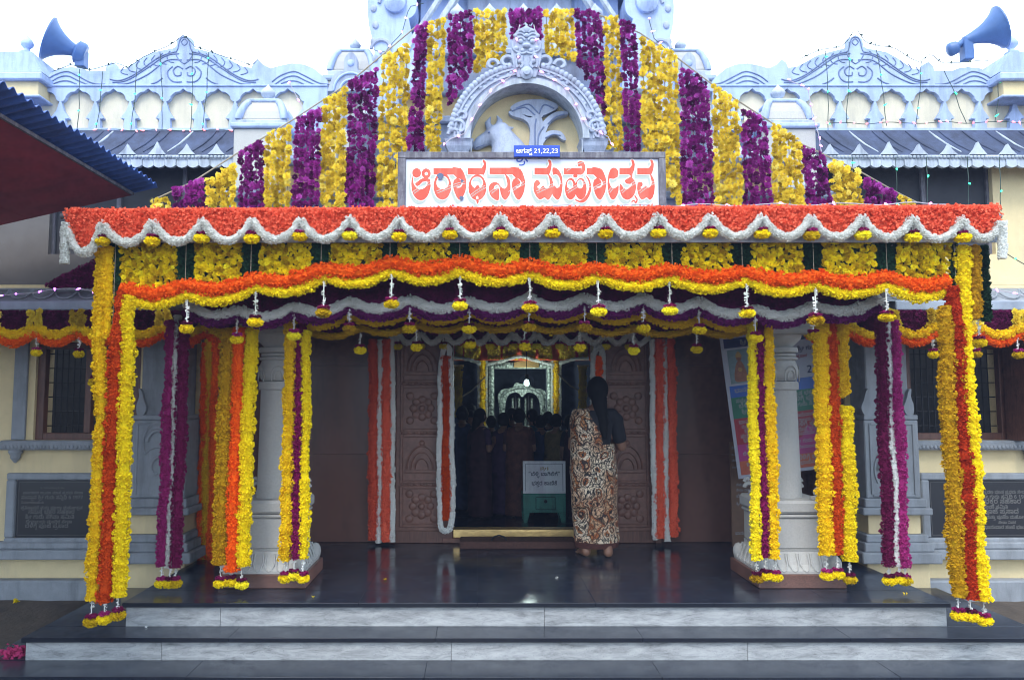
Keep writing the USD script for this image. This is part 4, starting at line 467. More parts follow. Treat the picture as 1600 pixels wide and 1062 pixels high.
    bx('footing', 3.33, 9, WY - .12, WY - .001, -.45, zp(906, WY - .1), 'carved_grey', .015)
    # chajja over the window
    zc = [zp(y, 6.35) for y in (484, 470, 452)]
    bx('sunshade', 3.02 if s < 0 else 3.02, 9, 6.35, WY - .001, zc[0], zc[1], 'blue_paint', .006)
    ch = B().prismx([(6.36, zc[1]), (6.5, zc[2]), (6.99, zc[2] + .1), (6.99, zc[1])], XC + s * 2.9, XC + s * 9); sh = part(t, 'sunshade_fringe', ch, 'carved_grey')
    for u in np.arange(3.05, 5.6, .19):
        th = np.linspace(math.pi, 2 * math.pi, 9); k = np.linspace(0, 1, 9)
        pts = [(XC + s * (u + .09 * math.cos(a)), 6.43 + .06 * (math.sin(a) + .1), (zc[1] + zc[2]) / 2 + .04 + .085 * math.sin(a) + .02) for a in th]
        part(sh, 'scallop', B().tube(pts, .007, 5), 'carved_grey')
    # pilaster at the corner of the porch
    pu0, pu1 = 2.87, 3.33; py = 6.66
    zz = lambda y: zp(y, py)
    pl = bx('pilaster', pu0 + .05, pu1 - .05, py + .04, WY - .001, zz(655), 2.6, 'carved_grey', .01)
    bx('panel_block', pu0, pu1, py, WY - .0015, zz(778), zz(656), 'carved_grey', .008, parent=pl)
    bx('panel_cap', pu0 - .0, pu1, py - .006, WY - .002, zz(655) - .002, zz(648), 'carved_grey', .006, parent=pl)
    scr = B()
    for (a, c, r0, sg) in ((0.0, 0.72, .1, 1), (0.02, .36, .12, -1)):
        th = np.linspace(0, 4.6, 26); rr = r0 * (1 - th / 5.6)
        u0 = (pu0 + pu1) / 2; z0 = zz(778) + c * (zz(656) - zz(778))
        pts = [(XC + s * (u0 + sg * r * math.cos(h)), py - .002, z0 + r * 1.25 * math.sin(h)) for h, r in zip(th, rr)]
        scr.tube(pts, np.linspace(.02, .008, 26), 6)
        scr.tube([(XC + s * (u0 + sg * r0 * 1.3 * math.cos(h)), py - .001, z0 + r0 * 1.6 * math.sin(h)) for h in np.linspace(-.6, 2.4, 14)], .009, 5)
    for a in ((pu0 + .04, pu0 + .055), (pu1 - .055, pu1 - .04)): scr.box(XC + s * a[0], XC + s * a[1], py - .008, py + .004, zz(772), zz(662), .003)
    for z in (zz(662), zz(774)): scr.box(XC + s * (pu0 + .056), XC + s * (pu1 - .056), py - .008, py + .004, z - .008, z + .007, .003)
    part(pl, 'scroll_carving', scr, 'carved_grey', smooth=50)
    lf = spline([(0, 0), (.05, .0), (.075, .06), (.05, .13), (.03, .2), (.005, .22), (.01, .15), (-.01, .08)], 4, True)
    for u in (pu0 + .03, pu1 - .07): part(pl, 'corner_leaf', sidey(B().prism(Polygon([(XC - u - .03 + x, zz(648) + z) for x, z in lf]).buffer(0), py - .004, py + .06), s), 'carved_grey')
    for i2, (w2, y0, y1, m) in enumerate(((.03, 778, 792, 'carved_grey'), (.06, 792, 803, 'carved_grey'), (-.01, 803, 834, 'cream_plaster'), (.03, 834, 846, 'carved_grey'), (.06, 846, 860, 'carved_grey'), (.1, 860, 877, 'carved_grey'), (.03, 877, 930, 'cream_plaster'))):
        bx('pilaster_base_course', pu0 - w2, pu1 + w2, py - w2, WY - .0015, zz(y1), zz(y0) - .001, m, .008 if w2 > 0 else .004, parent=pl)
    # eave: dark weathered sloping slab, cornice teeth, bead row, scalloped shingles
    ue0, ue1 = 1.95, 9
    e0, e1, e2 = zp(206, 7.12), zp(243, 6.76), zp(260, 6.76)
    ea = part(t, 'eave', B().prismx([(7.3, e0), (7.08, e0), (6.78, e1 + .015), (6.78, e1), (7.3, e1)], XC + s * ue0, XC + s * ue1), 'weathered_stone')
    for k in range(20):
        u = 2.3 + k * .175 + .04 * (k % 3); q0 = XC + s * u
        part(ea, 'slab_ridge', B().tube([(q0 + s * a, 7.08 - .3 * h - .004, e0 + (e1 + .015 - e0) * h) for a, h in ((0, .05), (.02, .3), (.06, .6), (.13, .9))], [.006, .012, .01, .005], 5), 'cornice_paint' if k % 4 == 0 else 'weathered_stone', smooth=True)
    tw = .262
    for k in range(14):
        u = 2.45 + k * tw; h = .1 if k % 3 else .12
        c = XC + s * u
        part(ea, 'cornice_tooth', B().prism(Polygon([(c - .075, e1 + .005), (c + .075, e1 + .005), (c + .03, e1 + .5 * h), (c, e1 + h), (c - .03, e1 + .5 * h)]), 6.74, 6.775), 'cornice_paint')
    part(ea, 'bead_band', B().box(XC + s * ue0, XC + s * ue1, 6.757, 6.8, e1 - .035, e1 + .004, .004), 'cornice_paint')
    bd = B()
    for u in np.arange(2.25, 5.8, .0335): bd.ball((XC + s * u, 6.752, e1 - .015), .0155, 1)
    part(ea, 'bead_row', bd, 'cornice_paint', smooth=True, kind='stuff')
    for k in range(36):
        u = 2.22 + k * .1; c = XC + s * u
        part(ea, 'shingle', B().prism(Polygon([(c - .048, e1 - .036), (c + .048, e1 - .036), (c + .048, e2 + .01), (c + .03, e2 - .004), (c, e2 - .012), (c - .03, e2 - .004), (c - .048, e2 + .01)]), 6.755 + .004 * (k % 3), 6.79), 'cornice_paint')
    # parapet: pierced blue plate before a cream wall, scalloped crest with scrolls
    d = 7.2; zb0, zb1 = zp(206, d), zp(134, d)
    part(t, 'parapet_wall', B().box(XC + s * 1.75, XC + s * 9, d + .05, d + .2, zb0 - .55, zb1 + .05, 0), 'veil_paled_cream')
    cp = np.array([P(x, y, d) for x, y in crest])
    outline = [(c[0], c[2]) for c in cp] + [(cp[-1][0], zb0), (cp[0][0] - 2.5, zb0), (cp[0][0] - 2.5, cp[0][2])]
    plate = Polygon(outline).buffer(0)
    sp = 57 * d / F; k3 = d / F / 3.2175
    first = P(285, 170, d)[0]
    for k in range(-9, 5):
        c = first + k * sp * .985
        if c > cp[-1][0] - .1: continue
        h = half_arch(); zt = zp(445 / 3.2175, d)
        pts = [(c + x * k3, zt - (y - 445) * k3) for x, y in h] + [(c - x * k3, zt - (y - 445) * k3) for x, y in h[::-1]]
        plate = plate.difference(Polygon(pts).buffer(0))
    pp = part(t, 'parapet', sidey(B().prism(plate, d, d + .048), s), 'parapet_paint')
    gr = B()
    def line(pts, r=.007, dd=.0): gr.tube([P(x, y, d) + (0, -.001 - dd, 0) for x, y in spline(pts, 5)], r, 5)
    c0 = 288
    for sg in (-1, 1):
        m = lambda pts: [(c0 + sg * x, y) for x, y in pts]
        line(m([(8, 84), (30, 88), (60, 108), (90, 126), (112, 129)])); line(m([(4, 94), (28, 95), (56, 116), (86, 130), (104, 132)])); line(m([(12, 81), (40, 90), (75, 115), (100, 126), (116, 124)]))
        line(m([(2, 108), (10, 104), (17, 110), (14, 118), (6, 118), (5, 113)])); line(m([(18, 104), (26, 112), (24, 122), (16, 128), (4, 128)])); line(m([(34, 122), (42, 128), (52, 132)]))
        for k in range(7):
            x = 22 + k * 12; y = 80 + k * 3.4 if k < 4 else 90 + (k - 3) * 5
            line(m([(x, y), (x + 5, y + 7), (x + 2, y + 16 - k), (x - 6, y + 18 - k)]), .005)
        line(m([(0, 100), (8, 94), (13, 84), (10, 76), (8, 66), (5, 60), (0, 58)]), .006)
    line([(c0 - 5, 66), (c0, 61), (c0 + 5, 66), (c0, 71), (c0 - 5, 66)], .005)
    for xo in (60, 415):
        line([(xo + 10, 128), (xo + 24, 118), (xo + 44, 112), (xo + 60, 118), (xo + 84, 130), (xo + 104, 132)]); line([(xo + 12, 134), (xo + 30, 122), (xo + 46, 119), (xo + 62, 126), (xo + 80, 134)]); line([(xo + 24, 131), (xo + 36, 127), (xo + 48, 127), (xo + 60, 132)])
    part(pp, 'scroll_relief', sidey(gr, s), 'blue_groove', smooth=True)
    part(pp, 'crest_band', sidey(B().box(cp[0][0] - 2.4, cp[-1][0], d - .012, d - .0005, zb1 - .008, zb1 + .008, .003), s), 'parapet_paint')
    # corner turret of the parapet at the frame's edge
    tuu = XC - P(66, 110, 7.1)[0]
    tu = B().box(XC + s * tuu, XC + s * 9, 7.05, 7.7, zp(150, 7.05), zp(113, 7.05), 0)
    tp = part(t, 'parapet_turret', tu, 'cream_plaster')
    for a, y0, y1, m in ((.03, 150, 146, 'parapet_paint'), (.05, 124, 112, 'parapet_paint')): part(tp, 'turret_cornice', B().box(XC + s * (tuu - a), XC + s * 9, 7.05 - a, 7.72, zp(y0, 7.0), zp(y1, 7.0), .012), m)
    uc = XC - P(43, 60, 7.3)[0]
    part(tp, 'turret_roof', B().prism(Polygon([(XC + s * (tuu - .02), zp(112, 7.05) + .001), (XC + s * ((tuu + .09)), zp(80, 7.05)), (XC + s * 9, zp(80, 7.05)), (XC + s * 9, zp(112, 7.05) + .001)]), 7.06, 7.6), 'parapet_paint')
    part(tp, 'finial', B().lathe([(.06, 0), (.065, .02), (.03, .035), (.025, .06), (.055, .09), (.06, .115), (.045, .145), (.012, .18), (.003, .2)], (XC + s * uc, 7.3, zp(79, 7.2)), 12), 'parapet_paint', smooth=45)

# ---------------------------------------------------------------- small domed kiosks over the porch corners and behind them
def kiosk(px, d, hw, y_base, y_ledge, y_body, y_roof, y_tip, label, s, ornament=False):
    c = P(px, y_base, d); x = c[0] if s < 0 else 2 * XC - c[0]; k = d / F; z = lambda y: zp(y, d)
    w = hw * k; yc = d + w
    t = thing('roof_kiosk', label, 'kiosk', (x, yc, z(y_base)))
    part(t, 'base', B().box(x - w * .96, x + w * .96, yc - w * .96, yc + w * .96, z(y_base) - (.75 if ornament else .3), z(y_ledge) - .001, .01), 'pillar_stone')
    part(t, 'ledge', B().box(x - w * 1.08, x + w * 1.08, yc - w * 1.08, yc + w * 1.08, z(y_ledge), z(y_ledge - 8), .012), 'parapet_paint')
    part(t, 'ledge', B().box(x - w * .92, x + w * .92, yc - w * .92, yc + w * .92, z(y_ledge - 8) + .001, z(y_body), .01), 'cornice_paint')
    zr, zt = z(y_body), z(y_roof); h = zt - zr
    r = part(t, 'roof', B().lathe([(w * .78, zr + .001), (w * .8, zr + h * .1), (w * .74, zr + h * .45), (w * .62, zr + h * .8), (w * .5, zt)], (x, yc, 0), sq=True), 'pillar_stone')
    for sx in (-1, 1):
        for sy in (-1, 1):
            rb = B().tube([(x + sx * w * a, yc + sy * w * a, zr + h * q2) for a, q2 in ((.84, 0.02), (.83, .15), (.77, .45), (.66, .8), (.54, 1.0))], [.03, .035, .035, .03, .03], 6); part(r, 'ridge', rb, 'parapet_paint', smooth=60)
    part(t, 'cap', B().box(x - w * .56, x + w * .56, yc - w * .56, yc + w * .56, zt + .001, zt + .03, .008), 'parapet_paint')
    hh = z(y_tip) - zt - .03
    part(t, 'finial', B().lathe([(.09 * hh / .2, 0), (.04 * hh / .2, .15 * hh), (.03 * hh / .2, .25 * hh), (.066 * hh / .2, .42 * hh), (.072 * hh / .2, .55 * hh), (.05 * hh / .2, .72 * hh), (.014 * hh / .2, .9 * hh), (.003, hh)], (x, yc, zt + .03), 12), 'cornice_paint', smooth=45)
    if ornament:
        xo = x + s * -.0 - s * 0.02
        ob = B().prism(Polygon(spline([(xo - .22, z(150)), (xo - .16, z(125)), (xo - .07, z(118)), (xo - .06, z(100)), (xo, z(90)), (xo + .06, z(100)), (xo + .07, z(118)), (xo + .16, z(125)), (xo + .22, z(150))], 4)).buffer(0), d - .12, d - .06)
        g = part(t, 'arch_ornament', ob, 'stucco')
        for r0 in (.16, .1): part(g, 'arch_rib', B().tube([(xo + r0 * math.cos(a), d - .125, z(150) + r0 * 1.1 * math.sin(a)) for a in np.linspace(0, math.pi, 12)], .012, 6), 'parapet_paint', smooth=True)
        part(g, 'boss', B().ball((xo, d - .12, z(107)), .035, 1, (1, .5, 1)), 'parapet_paint', smooth=True)
for s in (-1, 1):
    side = 'left' if s < 0 else 'right'
    kiosk(405, 6.5, 44, 240, 200, 185, 152, 115, f'small stone roof kiosk with finial at the {side} end of the flower curtain', s)
    kiosk(547, 7.3, 42, 190, 125, 108, 72, 42, f'rear roof kiosk with horseshoe ornament behind the flower curtain, {side} side', s, True)

# ================================================================ porch masonry
t = thing('porch_hall', 'brown granite clad temple porch front with carved doorway surround', 'building', (XC, 7.75, 0))
BY = 7.75; dx0, dx1, dz0, dz1 = P(708, 700, BY)[0], P(930, 700, BY)[0], 0.0, 2.02
core = B().box(XC - 2.86, dx0 - .62, BY + .04, BY + .3, 0, 2.6, 0).box(dx1 + .62, XC + 2.86, BY + .04, BY + .3, 0, 2.6, 0).box(dx0 - .62, dx1 + .62, BY + .04, BY + .3, dz1 + .3, 2.6, 0)
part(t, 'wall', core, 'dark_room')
for x0, x1 in ((XC - 2.86, dx0 - .62), (dx1 + .62, XC + 2.86)):
    e = np.linspace(x0, x1, 3)
    for a, c in zip(e[:-1], e[1:]):
        for z0, z1 in ((0.002, .85), (.85, 1.72), (1.72, 2.55)): part(t, 'granite_panel', B().box(a + .001, c - .001, BY, BY + .03, z0 + .001, z1 - .001, .0015), 'brown_granite')
for s in (-1, 1):
    for y0, y1 in ((6.70, 7.2), (7.2, 7.745)):
        for z0, z1 in ((0.002, 1.1), (1.1, 2.55)): part(t, 'granite_panel', B().box(XC + s * 2.835, XC + s * 2.866, max(y0, 7.003) + .001, y1 - .001, z0 + .001, z1 - .001, .0015), 'brown_granite')
fr = thing('carved_doorway', 'carved dark wood doorway surround with square relief panels around the temple entrance', 'doorway', (XC, BY, 0))
for sg, xi in ((-1, dx0), (1, dx1)):
    xo = xi + sg * .56
    part(fr, 'jamb', B().box(xi, xo, BY - .03, BY + .25, 0.002, dz1, .004), 'carved_wood')
    part(fr, 'outer_post', B().box(xo + sg * .001, xo + sg * .06, BY - .07, BY + .2, .002, dz1 + .28, .006), 'wood')
    part(fr, 'base_band', B().box(xi + sg * .002, xo - sg * .002, BY - .05, BY - .031, .002, .12, .004), 'wood')
    px0 = xi + sg * .12; px1 = xo - sg * .07; xm = (px0 + px1) / 2; hw = abs(px1 - px0) / 2
    for k, (z0, z1) in enumerate(((.18, .52), (.6, 1.02), (1.1, 1.5), (1.58, 1.95))):
        fb = B()
        for a in ((xm - hw - .03, xm - hw, z0 - .03, z1 + .03), (xm + hw, xm + hw + .03, z0 - .03, z1 + .03), (xm - hw, xm + hw, z0 - .03, z0), (xm - hw, xm + hw, z1, z1 + .03)): fb.box(a[0], a[1], BY - .05, BY - .031, a[2], a[3], .006)
        pn = part(fr, 'carved_panel', fb, 'carved_wood')
        zc = (z0 + z1) / 2
        if k % 2 == 0:
            rb = B().ball((xm, BY - .032, zc), .035, 1, (1, .7, 1))
            for a in np.arange(8) * math.pi / 4: rb.ball((xm + .085 * math.cos(a), BY - .03, zc + .085 * math.sin(a)), .04, 1, (1, .35, 1))
            for a in (1, 3, 5, 7): rb.ball((xm + .17 * math.cos(a * math.pi / 4), BY - .03, zc + .17 * math.sin(a * math.pi / 4)), .04, 1, (1, .3, 1))
        else:
            rb = B()
            for r0 in (.15, .11, .07): rb.tube([(xm + r0 * math.cos(a), BY - .034, zc - .1 + r0 * 1.5 * math.sin(a)) for a in np.linspace(0, math.pi, 14)], .011, 5)
            rb.ball((xm, BY - .032, zc + .15), .03, 1, (1, .5, 1)).box(xm - .17, xm + .17, BY - .045, BY - .031, zc - .14, zc - .11)
        part(pn, 'relief', rb, 'carved_wood', smooth=50)
    for z in (.56, 1.06, 1.54):
        vb = B()
        for q2 in np.linspace(-hw, hw, 7): vb.ball((xm + q2, BY - .031, z), .022, 1, (1, .5, .8))
        part(fr, 'bead_rail', vb, 'carved_wood', smooth=True)
part(fr, 'lintel', B().box(dx0 - .56, dx1 + .56, BY - .035, BY + .25, dz1 + .001, dz1 + .28, .006), 'carved_wood')
zs = zp(825, BY)
part(fr, 'brass_threshold', B().box(dx0 - .0, dx1 + .0, BY - .04, BY + .1, zp(840, BY - .04), zs, .006), 'brass')
part(fr, 'sill_beam', B().box(dx0 - .1, dx1 + .1, BY - .06, BY + .12, .003, zp(840, BY - .04) - .001, .006), 'carved_wood')
c0, c1 = PZ(718, 858, 0.0), PZ(902, 858, 0.0)
single('door_step', B().box(c0[0], c1[0], c0[1], BY - .075, .002, .07, .008), 'mat_brown', 'low brown wooden step at the foot of the brass threshold', 'step')
hb = B().tube([(P(x, y, c0[1] + .02)[0], c0[1] + .06, .075 + zz2) for x, y, zz2 in ((768, 842, 0), (772, 842, .03), (780, 842, .045), (788, 842, .03), (792, 842, 0))], .008)
single('bent_metal_rod', hb, 'dark_metal', 'small dark curved metal rod lying on the door step', 'metal rod', smooth=True)

# porch roof, beams and columns
t = thing('porch_roof', 'flat porch roof slab with dark beams carried by two stone pillars', 'roof', (XC, 6.3, 2.55))
part(t, 'roof_slab', B().box(XC - 2.9, XC + 2.9, 5.75, 7.78, 2.55, 2.7, .01), 'shade_grey_plaster')
for y in (6.1, 7.2): part(t, 'beam', B().box(XC - 2.82, XC + 2.82, y, y + .26, 2.1, 2.549, .01), 'shade_grey_plaster')
for s in (-1, 1): part(t, 'side_beam', B().box(XC + s * 1.92, XC + s * 2.14, 6.361, 7.199, 2.12, 2.549, .01), 'shade_grey_plaster')
# stepped roof behind the flower curtain
t = thing('porch_gable', 'stepped blue and cream masonry gable behind the flower curtain', 'roof', (XC, 6.2, 2.7))
tiers = [(2.35, 2.701, 3.0), (2.0, 3.0, 3.28), (1.42, 3.28, 3.62), (1.0, 3.62, 3.86), (.72, 3.86, 4.2)]
for k, (u, z0, z1) in enumerate(tiers):
    y0 = 5.98 + .03 * k
    part(t, 'tier', B().box(XC - u, XC + u, y0, 7.6, z0 + .001, z1 - .06, .004), 'cream_plaster' if k % 2 else 'parapet_paint')
    part(t, 'tier_cornice', B().box(XC - u - .05, XC + u + .05, y0 - .05, 7.65, z1 - .059, z1, .012), 'parapet_paint')
    if k < 3:
        for s in (-1, 1):
            for q2 in (.25, .6): part(t, 'tier_finial', B().lathe([(.07, 0), (.08, .03), (.03, .06), (.055, .1), (.05, .14), (.004, .2)], (XC + s * (u - q2 * .4), y0 + .3, z1), 10), 'cornice_paint', smooth=45)
# tower rising behind
t = thing('temple_tower', 'pale blue temple tower with scroll brackets rising behind the flower curtain', 'tower', (XC, 7.4, 4.0))
part(t, 'core', B().box(XC - .95, XC + .95, 7.25, 9.2, 3.9, 5.6, 0), 'parapet_paint')
part(t, 'niche', B().box(XC - .5, XC + .5, 7.2, 7.249, 4.3, 5.24, .01), 'stucco')
for s in (-1, 1):
    vb = B().prism(Polygon([(XC + s * x, z) for x, z in spline([(.95, 3.9), (1.32, 3.95), (1.4, 4.3), (1.36, 4.6), (1.42, 4.9), (1.4, 5.2), (1.2, 5.32), (1.0, 5.2), (.98, 4.98), (1.1, 4.9), (1.16, 5.02), (1.08, 5.06), (1.02, 4.8), (.95, 4.5)], 5, True)]).buffer(0), 7.0, 7.5)
    br_ = part(t, 'scroll_bracket', vb, 'parapet_paint'); rv = B()
    for r0, cx, cz in ((.15, 1.17, 5.06), (.11, 1.28, 4.62), (.09, 1.12, 4.42), (.12, 1.22, 4.2)):
        rv.tube([(XC + s * (cx + r0 * (1 - h / 7.5) * math.cos(h)), 6.995, cz + r0 * (1 - h / 7.5) * math.sin(h)) for h in np.linspace(0, 5.4, 22)], .018, 6)
    for k2 in range(7): rv.ball((XC + s * (1.37 - .02 * (k2 % 2)), 6.998, 4.05 + .16 * k2), .03, 1, (1, .6, 1.3))
    part(br_, 'scroll_relief', rv, 'stucco', smooth=50)
    part(t, 'scroll_eye', B().lathe([(.1, 0), (.1, .04), (.05, .07), (.004, .08)], (XC + s * 1.17, 7.0, 5.06), 14, (0, -1, 0)), 'parapet_paint', smooth=40)
    gr = B().tube([(XC + s * x, 7.02, z) for x, z in ((1.15, 4.1), (.9, 4.65), (.62, 5.1), (.45, 5.35))], .04, 6); part(t, 'sloping_rail', gr, 'cornice_paint')
    gr = B().tube([(XC + s * x, 7.0, z) for x, z in ((1.22, 4.3), (.98, 4.75), (.7, 5.2))], .03, 6); part(t, 'sloping_rail', gr, 'cornice_paint')
part(t, 'cornice', B().box(XC - 1.3, XC + 1.3, 7.05, 9.3, 5.25, 5.4, .02), 'parapet_paint'); part(t, 'cornice', B().box(XC - 1.15, XC + 1.15, 7.1, 9.2, 4.02, 4.2, .02), 'parapet_paint')
for k in range(3):
    u = 1.15 - .22 * k; part(t, 'storey', B().box(XC - u, XC + u, 7.3 + .2 * k, 9.1 - .2 * k, 5.601 + .7 * k, 6.28 + .7 * k, .02), 'cream_plaster'); part(t, 'cornice', B().box(XC - u - .1, XC + u + .1, 7.2 + .2 * k, 9.2 - .2 * k, 6.281 + .7 * k, 6.3 + .7 * k, .004), 'parapet_paint')
part(t, 'dome', B().lathe([(.6, 7.7), (.72, 7.9), (.6, 8.2), (.3, 8.45), (.08, 8.5), (.12, 8.65), (.02, 8.9)], (XC, 8.2, 0), 24), 'parapet_paint', smooth=45)
for k, px in enumerate((715, 765, 818, 870, 930)):
    c = P(px, 26, 6.9); part(t, 'finial', B().lathe([(.05, -.5), (.05, -.06), (.03, -.03), (.06, 0), (.075, .03), (.07, .06), (.035, .1), (.01, .13), (.003, .145)], c - (0, 0, .02), 12), 'cornice_paint', smooth=45)
# stone pillars
def pillar(x, y, label):
    t = thing('stone_pillar', label, 'pillar', (x, y, 0))
    sq = lambda name, hw, z0, z1, m='pillar_stone', bev=.008, par=None: part(par or t, name, B().box(x - hw, x + hw, y - hw, y + hw, z0, z1, bev), m)
    sq('plinth', .325, 0.001, .1, 'brown_granite', .005)
    lb = part(t, 'lotus_base', B().lathe([(.3, .101), (.3, .12), (.27, .16), (.255, .2), (.235, .25), (.24, .27)], (x, y, 0), sq=True), 'pillar_stone')
    for s4, (ax, ay) in enumerate(((0, -1), (1, 0), (0, 1), (-1, 0))):
        for k in range(6):
            o = -.21 + .084 * k; pts = [(x + (o + dx) * (ay != 0) + ax * (.3 - .055 * h), y + (o + dx) * (ax != 0) + ay * (.3 - .055 * h), .115 + .13 * h) for dx, h in ((-.032, 0.95), (-.035, .4), (-.02, .08), (0, 0), (.02, .08), (.035, .4), (.032, .95))]
            if s4 in (0, 1, 3): part(lb, 'lotus_petal', B().tube(pts, .007, 5), 'pillar_stone')
    for sx in (-1, 1):
        for sy in (-1, 1): part(lb, 'corner_leaf', B().ball((x + sx * .27, y + sy * .27, .16), .07, 1, (.7, .7, 1.0)), 'pillar_stone', smooth=True)
    sq('block', .235, .271, .5); sq('block_cap', .25, .501, .525); sq('upper_block', .262, .53, .63, bev=.02)
    sc = B()
    for sx in (-1, 1):
        for yy in (-.2, .2):
            th = np.linspace(0, 4.2, 18); r = .045 * (1 - th / 6)
            sc.tube([(x + sx * (.19 - .0 + q2 * math.cos(h)), y + yy, .68 + q2 * math.sin(h)) for h, q2 in zip(th, r)], .016, 6)
            sc.tube([(x + sx * (.235 - .04 * k), y + yy, .725 + .03 * math.sin(k * 2.6)) for k in (0, .3, .6, 1)], .014, 6).box(x + sx * .14 - .01, x + sx * .14 + .06 * sx, y + yy - .02, y + yy + .02, .631, .66)
    part(t, 'scroll', sc, 'pillar_stone', smooth=50)
    part(t, 'shaft', B().lathe([(.14, .631), (.14, .66), (.136, .75), (.128, 1.2), (.124, 1.465)], (x, y, 0), 32), 'pillar_stone', smooth=40)
    part(t, 'collar', B().lathe([(.137, 1.466), (.142, 1.472), (.142, 1.522), (.137, 1.53)], (x, y, 0), 32), 'pillar_stone', smooth=30)
    bl = part(t, 'bulb', B().lathe([(.1, 1.531), (.125, 1.55), (.142, 1.58), (.144, 1.62), (.132, 1.67), (.12, 1.7)], (x, y, 0), 32), 'pillar_stone', smooth=40)
    ob = B()
    for a0 in (-.9, .3, 1.5, 2.7, 3.9):
        for r0, z0 in ((.055, 1.6), (.03, 1.6)):
            ob.tube([(x + .146 * math.sin(a0 + r0 * 7 * math.cos(h)), y - .146 * math.cos(a0 + r0 * 7 * math.cos(h)), z0 - .03 + r0 * 1.5 * math.sin(h)) for h in np.linspace(-.5, math.pi + .5, 14)], .005, 5)
    part(bl, 'lotus_carving', ob, 'pillar_stone', smooth=True)
    for z0, z1, r in ((1.701, 1.725, .14), (1.728, 1.755, .128), (1.758, 1.8, .145)): part(t, 'ring', B().lathe([(r - .008, z0), (r, z0 + .006), (r, z1 - .006), (r - .008, z1)], (x, y, 0), 32), 'pillar_stone', smooth=30)
    part(t, 'neck_bowl', B().lathe([(.1, 1.801), (.13, 1.83), (.17, 1.87), (.175, 1.9)], (x, y, 0), 32), 'pillar_stone', smooth=40)
    sq('abacus', .2, 1.901, 1.95)
    cb = B().prism(Polygon([(x - .32, 2.095), (x - .32, 2.04), (x - .26, 1.97), (x - .15, 1.951), (x + .15, 1.951), (x + .26, 1.97), (x + .32, 2.04), (x + .32, 2.095)]), y - .14, y + .14); part(t, 'bracket_capital', cb, 'pillar_stone')
pillar(XC - 2.0, 6.23, 'grey carved stone pillar left of the doorway between two garland columns')
pillar(XC + 2.0, 6.23, 'grey carved stone pillar right of the doorway in front of the festival banner')

# ================================================================ arched niche over the sign
AD = 5.74; ac = P(823, 217, AD); kx = AD / F * .975; r_in, r_out = 95 * kx, 128 * kx
t = thing('arched_niche', 'grey stucco arch with cow head and tree relief above the festival sign', 'niche', (ac[0], AD, ac[2]))
th = np.linspace(0, math.pi, 49)
ringp = lambda r0, r1, dz=0: Polygon([(ac[0] + r1 * math.cos(a), ac[2] + r1 * math.sin(a)) for a in th] + [(ac[0] + r0 * math.cos(a), ac[2] + r0 * math.sin(a)) for a in th[::-1]])
part(t, 'arch_band', B().prism(ringp(r_in, r_out), AD, AD + .22), 'stucco')
part(t, 'inner_fillet', B().prism(ringp(r_in - .012, r_in + .035), AD - .02, AD + .2), 'cornice_paint')
sp2 = B().prism(ringp(r_in + .06, r_in + .075), AD - .014, AD - .0005); sp2.prism(ringp(r_out - .05, r_out - .035), AD - .014, AD - .0005); part(t, 'arch_fillet', sp2, 'stucco')
for k, a in enumerate(np.linspace(.12, math.pi - .12, 46)):
    if abs(a - math.pi / 2) < .2: continue
    c = np.array([ac[0] + (r_out - .012) * math.cos(a), AD - .004, ac[2] + (r_out - .012) * math.sin(a)])
    part(t, 'arch_leaf', B().ball(c, .028, 1, (.9, .8, 1.0)), 'stucco', smooth=True)
cb = B(); r2 = np.random.default_rng(3)
for a in np.linspace(.1, math.pi - .1, 60):
    rr = r_in + .1 + .03 * math.sin(a * 30); cb.ball((ac[0] + rr * math.cos(a), AD - .0, ac[2] + rr * math.sin(a)), .018, 1, (1, .8, 1))
part(t, 'arch_carving', cb, 'stucco', smooth=True)
part(t, 'niche_back', B().prism(Polygon([(ac[0] + r_in * 1.02 * math.cos(a), ac[2] + r_in * 1.02 * math.sin(a)) for a in th] + [(ac[0] - r_in * 1.02, ac[2] - .3), (ac[0] + r_in * 1.02, ac[2] - .3)]), AD + .2, AD + .23), 'cream_plaster')
for sg in (-1, 1):
    x = ac[0] + sg * (r_in + r_out) / 2
    part(t, 'arch_capital', B().lathe([(.075, -.2), (.075, -.09), (.08, -.08), (.095, -.05), (.1, -.02), (.11, -.0)], (x, AD + .1, ac[2]), sq=True), 'stucco')
    part(t, 'impost', B().box(x - sg * .09, x - sg * .065 * -1 - sg * .16, AD - .01, AD + .2, ac[2] - .3, ac[2] - .01), 'cornice_paint')
    vb = B()
    for r0, cx, cz in ((.075, .0, .08), (.05, .03, .03), (.045, -.03, .17)):
        hh = np.linspace(0, 5, 20); vb.tube([(x + sg * (cx + r0 * (1 - h / 7) * math.cos(h)), AD - .01, ac[2] + cz + r0 * (1 - h / 7) * math.sin(h)) for h in hh], .014, 6)
    part(t, 'scroll', vb, 'stucco', smooth=50)
    vb = B(); hh = np.linspace(0, 5, 20)
    for cx, cz, r0 in ((.15, .0, .06), (.26, -.02, .05)): vb.tube([(ac[0] + sg * (cx - r0 * (1 - h / 7) * math.cos(h)), AD - .012, ac[2] + r_out + cz + r0 * (1 - h / 7) * math.sin(h)) for h in hh], .016, 6)
    part(t, 'crest_scroll', vb, 'stucco', smooth=50)
